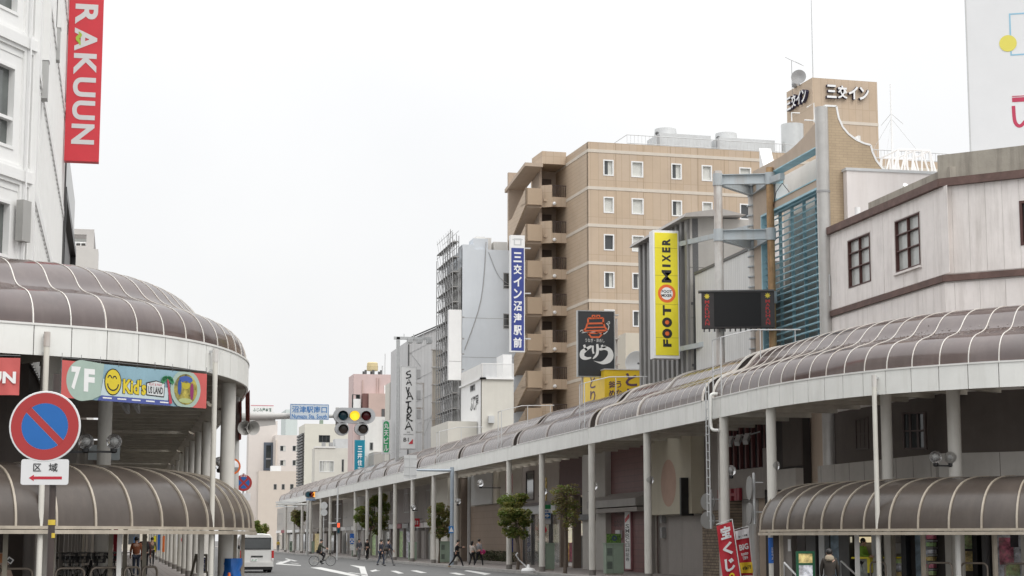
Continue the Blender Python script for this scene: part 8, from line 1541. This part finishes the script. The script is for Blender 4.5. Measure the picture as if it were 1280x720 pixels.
labs = ['parked black bicycle at the front of the row beside the dark sign post', 'parked bicycle with a wire basket second in the row', 'parked bicycle in mid row with pale mudguards toward the post', 'parked bicycle in mid row beneath the dark doorway', 'parked bicycle close to the grey pillar', 'parked bicycle tucked behind the grey pillar', 'parked bicycle below the pink hanging banner', 'parked bicycle last in the row next to the white post']
for i, lab in enumerate(labs): x = 74 + i * 10.5; c = at_Y(x, 700, 47.4 + .1 * i); bike(lab, (c.x, c.y, .36), random.uniform(-.55, -.15) + math.pi, random.choice([BK, BK, SILV]), i % 2 == 0, 'bicycles parked under the low shelter')
a_ = at_Y(66, 700, 46.7); b_ = at_Y(158, 700, 48.9); t = MB(); t.bar(a_ * 1, b_ * 1, 1.9, .24); o_ = t.build('bicycle_plinth', CONC, None, loc=((a_.x + b_.x) / 2, 47.8, .12), label='low concrete plinth carrying the row of parked bicycles', cat='plinth')
for v_ in o_.data.vertices: v_.co.z += .24 - a_.z
c = V(546, 702, .1); bike('lone bicycle leaning by the shop wall behind the olive tree', (23.9, c.y + 2, .12), .1, BK, True)
# ---- white van
vx, vy = 6.98, 95.2; th = thing('parked_van', 'white high roofed van seen from behind beyond the tarpaulin pillar', 'van', (vx, vy, 0)); VW = mat('van_white', (.70, .70, .68), .3, .03, 2, coat=.4)
def ringz(prof, y): return [Vector((vx + x, y, z)) for x, z in prof]
prof = [(-.84, .32), (-.86, .7), (-.85, 1.15), (-.78, 1.75), (-.66, 1.94), (-.3, 1.99), (.3, 1.99), (.66, 1.94), (.78, 1.75), (.85, 1.15), (.86, .7), (.84, .32)]
t = MB(); rows = []
for y, s, dz in ((0, .97, -.04), (.06, 1, 0), (3.2, 1, 0), (4.0, .97, -.03)): rows.append([Vector((vx + x * s, vy + y, z + (dz if z > 1 else 0))) for x, z in prof])
rows.append([Vector((vx + x * .93, vy + 4.6, min(z, 1.05))) for x, z in prof]); rows = [r + [r[0]] for r in rows]; t.grid(rows); t.add(rows[0][:-1], [tuple(range(12))]); t.add(rows[-1][:-1], [tuple(range(12))]); t.build('body', VW, th, smooth=True)
f = frontY(vy); t = MB(); f.box(t, vx - .66, vx + .66, 1.22, 1.74, -.02, .025); w_ = t.build('rear_window', GLASS, th); t = MB(); ring_mb(f, vx - .7, vx + .7, 1.18, 1.78, .045, -.01, .03, t); t.build('window_seal', BLACK, w_)
for s in (-1, 1):
    t = MB(); f.box(t, vx + s * .80 - .06, vx + s * .80 + .06, .62, 1.12, -.02, .03); tl = t.build('tail_lamp', mat('tail_lamp_red', (.45, .02, .02), .2, .1), th); t = MB(); f.box(t, vx + s * .80 - .055, vx + s * .80 + .055, .62, .74, .031, .035); t.build('reverse_lens', LETW, tl)
    for yy in (.75, 3.5): t = MB(); t.lathe((vx + s * .70, vy + yy, .32), (s, 0, 0), [(.32, -.1), (.32, .09), (.27, .11), (.2, .1), (0, .1)], 20); wh = t.build('wheel', TYRE, th, smooth=True); t = MB(); t.lathe((vx + s * .805, vy + yy, .32), (s, 0, 0), [(.2, 0), (.19, .02), (0, .01)], 16); t.build('hub_cap', STEEL, wh)
    t = MB(); sx = Face(vx + s * .80, 0, 0, 1 if s > 0 else -1)
    for a, b in ((.4, 1.6), (1.75, 2.9)): t.prism([(vx + s * .858, vy + a, 1.2), (vx + s * .858, vy + b, 1.2), (vx + s * .80, vy + b, 1.7), (vx + s * .80, vy + a, 1.7)], (s * .012, 0, 0))
    t.build('side_glass', GLASS, th); t = MB(); t.box(vx + s * .9, vy + 3.3, 1.15, vx + s * 1.05, vy + 3.4, 1.4); t.build('door_mirror', BLACK, th)
t = MB(); f.box(t, vx - .84, vx + .84, .3, .52, -.1, .07); t.build('rear_bumper', mat('van_bumper', (.6, .6, .58), .4), th); t = MB(); f.box(t, vx - .3, vx + .3, .8, .86, -.01, .04); t.build('garnish', BLACK, th); t = MB(); f.box(t, vx - .3, vx + .03, .58, .74, -.01, .035); np_ = t.build('number_plate', LETW, th); t = MB(); text_into(t, '41-27', f.p(vx - .135, .64, .037), f.u, UP, .27, .08, .02); t.build('plate_numbers', GREEN, np_)
t = MB(); f.box(t, vx - .8, vx + .8, .15, .3, -4, .0); t.build('underside', BLACK, th)
# ---- left pavement: stand board, banners, waste
c = at_Y(6, 705, 45.4); th = thing('painted_stand_board', 'low painted stand board with orange panel and dark lettering beside the bent rail', 'sign board', (c.x, 45.4, .12)); f = frontY(45.4); r_ = f.rect(-8, 705, 15, 760); z0 = .12; t = MB(); a = f.uz(-8, 691); b = f.uz(6, 691); e = f.uz(16, 720); t.prism([f.p(a[0], z0), f.p(e[0] + .05, z0), f.p(e[0], e[1]), f.p(b[0], b[1]), f.p(a[0], b[1])], (0, .08, 0)); t.build('board', mat('stand_cream', (.42, .30, .24), .6, .08), th); r_ = f.rect(-8, 692, 6, 703.5); t = MB(); f.box(t, *r_, .002, .01); t.build('orange_panel', mat('stand_orange', (.4, .16, .06), .6, .3, 8), th); t = MB(); text_into(t, 'おはぎ', f.p(f.uz(3, 710)[0], f.uz(3, 709)[1], .012), f.u, UP, .42, .13, .02); t.build('lettering', INK, th); t = MB(); c2 = f.uz(12.5, 700.5); d = Vector((.8, 0, -.55)); t.obox(f.p(c2[0], c2[1], .03), d * .075, (0, .01, 0), Vector((.55, 0, .8)) * .065); t.build('tag', LETW, th); t = MB(); t.obox(f.p(c2[0], c2[1], .045), d * .045, (0, .004, 0), Vector((.55, 0, .8)) * .04); t.build('tag_print', INK, th)
f = frontY(48.5); r_ = f.rect(129, 667, 140, 704); th = thing('pink_banner', 'pink hanging cloth banner with a red and cream round figure', 'banner', f.p(r_[0], r_[2], 0)); t = MB(); t.grid([[f.p(r_[0] + (r_[1] - r_[0]) * (a / 5) * (1 - .35 * (1 - b / 6)), r_[2] + (2.4 - r_[2]) * b / 6, .02 * math.sin(a + b)) for a in range(6)] for b in range(7)]); t.build('cloth', mat('dusty_pink_cloth', (.36, .2, .24), .8, .1, 5), th, smooth=True); t = MB(); disc_mb(f.p(r_[0] + .1, f.uz(134, 672)[1], .05), f.u, UP, .11, 14, 0, t); t.build('round_figure', RED, th)
r_ = f.rect(141.5, 667, 147, 701); th = thing('red_hanging_strip', 'deep red hanging cloth strip beside the pink banner', 'banner', f.p(r_[0], r_[2], 0)); t = MB(); f.box(t, r_[0], r_[1], r_[2], 2.5, -.03, 0); t.build('cloth', mat('deep_red_cloth', (.30, .01, .025), .7, .08), th)
f = frontY(52.5); r_ = f.rect(247.5, 697, 257, 714); th = thing('navy_notice_board', 'small navy notice board in a wooden frame leaning on a pillar', 'notice board', f.p((r_[0] + r_[1]) / 2, .12, 0)); t = MB(); f.box(t, *r_, -.04, 0); t.build('board', NAVY, th); t = ring_mb(f, r_[0] - .05, r_[1] + .05, r_[2] - .05, r_[3] + .1, .06, -.05, .02); t.bar(f.p(r_[0] - .05, r_[3] + .1, -.02), f.p(r_[0] - .3, .12, -.1), .06); t.bar(f.p(r_[1] + .05, r_[2], -.02), f.p(r_[1] + .05, .12, -.02), .05); t.build('frame', OLIVE, th); t = MB(); vtext(t, 'ご案内', f.p((r_[0] + r_[1]) / 2 + .05, r_[3] - .03, .004), -UP, f.u, UP, .1, .1, .01); vtext(t, '駐輪場', f.p((r_[0] + r_[1]) / 2 - .06, r_[3] - .03, .004), -UP, f.u, UP, .08, .1, .01); t.build('lettering', LETW, th)
# coloured flags and shop signs hanging along the left pavement
for i, (x0, y0, x1, y1, Y, m, lab) in enumerate(((228, 668, 233, 689, 88, PINK, 'pale pink hanging sign with a red ring on the store arcade'), (235, 670, 238, 694, 84, mat('lime_sign', (.4, .5, .05), .6), 'lime green strip sign on a store arcade pillar'), (203, 670, 206, 690, 118, ORANGE, 'orange flag far along the store pavement'), (197, 668, 200, 688, 126, BLUE, 'blue hanging sign far along the store pavement'), (167, 671, 173, 680, 96, mat('sky_sign', (.12, .25, .5), .6), 'sky blue shop sign above the rust jacketed walker'), (192, 670, 195, 690, 135, YEL, 'yellow hanging sign deep in the store arcade'), (221, 668, 226, 684, 100, LETW, 'white menu board hung in the store arcade'))):
    f = frontY(Y); r_ = f.rect(x0, y0, x1, y1); th = thing('hanging_sign', lab, 'sign', f.p((r_[0] + r_[1]) / 2, r_[2], 0)); t = MB(); f.box(t, r_[0], r_[1], r_[2], r_[3], -.06, 0); t.build('board', m, th); t = MB(); f.box(t, (r_[0] + r_[1]) / 2 - .02, (r_[0] + r_[1]) / 2 + .02, .12, r_[3] + .3, -.1, -.061); t.build('post', GREY, th)
    if i == 0: disc_mb(f.p((r_[0] + r_[1]) / 2, r_[3] - .25, .01), f.u, UP, .16, 16, .08).build('red_ring', RED, th)
# ---- store arcade back wall, louvred dark bay and ceiling beams
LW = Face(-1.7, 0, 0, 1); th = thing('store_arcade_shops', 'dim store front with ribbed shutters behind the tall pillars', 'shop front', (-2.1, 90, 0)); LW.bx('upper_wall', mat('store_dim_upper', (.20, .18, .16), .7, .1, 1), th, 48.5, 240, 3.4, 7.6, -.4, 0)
random.seed(31)
for i in range(38):
    y = 49 + i * 5; LW.bx('pier', mat('store_dim_upper', (.20, .18, .16), .7, .1, 1), th, y - .3, y + .3, .1, 3.4, -.3, .05); LW.bx('shop_back', DARKIN if i < 3 else random.choice([LITW, DKWALL, POST[i % 4], DARKIN]), th, y + .3, y + 4.7, .1, 3.4, -1.2, -1.1)
    if i > 1: LW.bx('shop_sign', [RED, TEAL, WHITE2, GOLD, GREEN][i % 5], th, y + .5, y + 4, 2.8, 3.3, .0, .3)
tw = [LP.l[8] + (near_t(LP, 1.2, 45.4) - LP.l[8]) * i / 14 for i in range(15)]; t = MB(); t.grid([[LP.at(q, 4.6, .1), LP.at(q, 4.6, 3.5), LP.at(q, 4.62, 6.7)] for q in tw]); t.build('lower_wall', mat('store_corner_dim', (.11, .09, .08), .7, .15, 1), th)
A_, B_ = LP.at(near_t(LP, -12, 39), 3.6, 0), LP.at(near_t(LP, -1.9, 43.2), 3.7, 0); t = MB(); t.bar(A_ + UP * 5.0, B_ + UP * 5.0, .2, 2.6); t.build('louvre_backing', DARKIN, th)
for i in range(9): t = MB(); t.bar(A_ + UP * (4.0 + i * .24) + Vector((.06, -.14, 0)), B_ + UP * (4.0 + i * .24) + Vector((.06, -.14, 0)), .12, .06); t.build('louvre_slat', BROWNDK, th)
r_ = frontY(49.0).rect(110, 556, 150, 575); t = MB(); frontY(49.0).box(t, *r_, -.1, 0); t.build('pale_panel', mat('pale_sky_panel', (.42, .46, .47), .4, .05), th)
t = MB(); d = frontY(49.2); d.box(t, d.uz(95, 590)[0], -1.7, 3.0, 6.2, -.2, 0); t.build('end_wall', mat('store_end_wall', (.24, .22, .20), .7, .08), th)
t = MB(); q0 = LP.at(near_t(LP, .2, 44.3), 1.3, 6.0); t.bar(q0, (.2, 62, 5.95), .12, .25); t.bar(q0 + Vector((.35, 0, 0)), (.55, 62, 5.95), .1, .2); t.build('cable_tray', GREY, th)
th = thing('end_building', 'pale building closing the far end of the store arcade', 'building', (-4, 274, 0)); t = MB(); t.box(-14, 270, .1, 4.4, 280, 8); t.build('wall', CREAM, th); t = MB(); [t.box(-13 + k * 2.4, 269.93, 1, -11.4 + k * 2.4, 269.98, 3) for k in range(7)]; t.build('window_strip', GLASS, th)
# store side far blocks seen over the pavement
for i, (Y, X0, X1, h, lab) in enumerate(((152, -14, -2.2, 9, 'plain grey building far along the store side'), (176, -16, -2.2, 7, 'second plain building farther along the store side'))): th = thing('plain_building', lab, 'building', ((X0 + X1) / 2, Y + 10, 0)); t = MB(); t.box(X0, Y, .1, X1, Y + 22, h); t.build('wall', [LGREY, CREAM][i], th); t = MB(); [t.box(X1, Y + 1 + k * 4, 3.9, X1 + .04, Y + 3.5 + k * 4, 5.2) for k in range(5)]; t.build('window_strip', GLASS, th)
bpy.data.objects.remove(_fo)
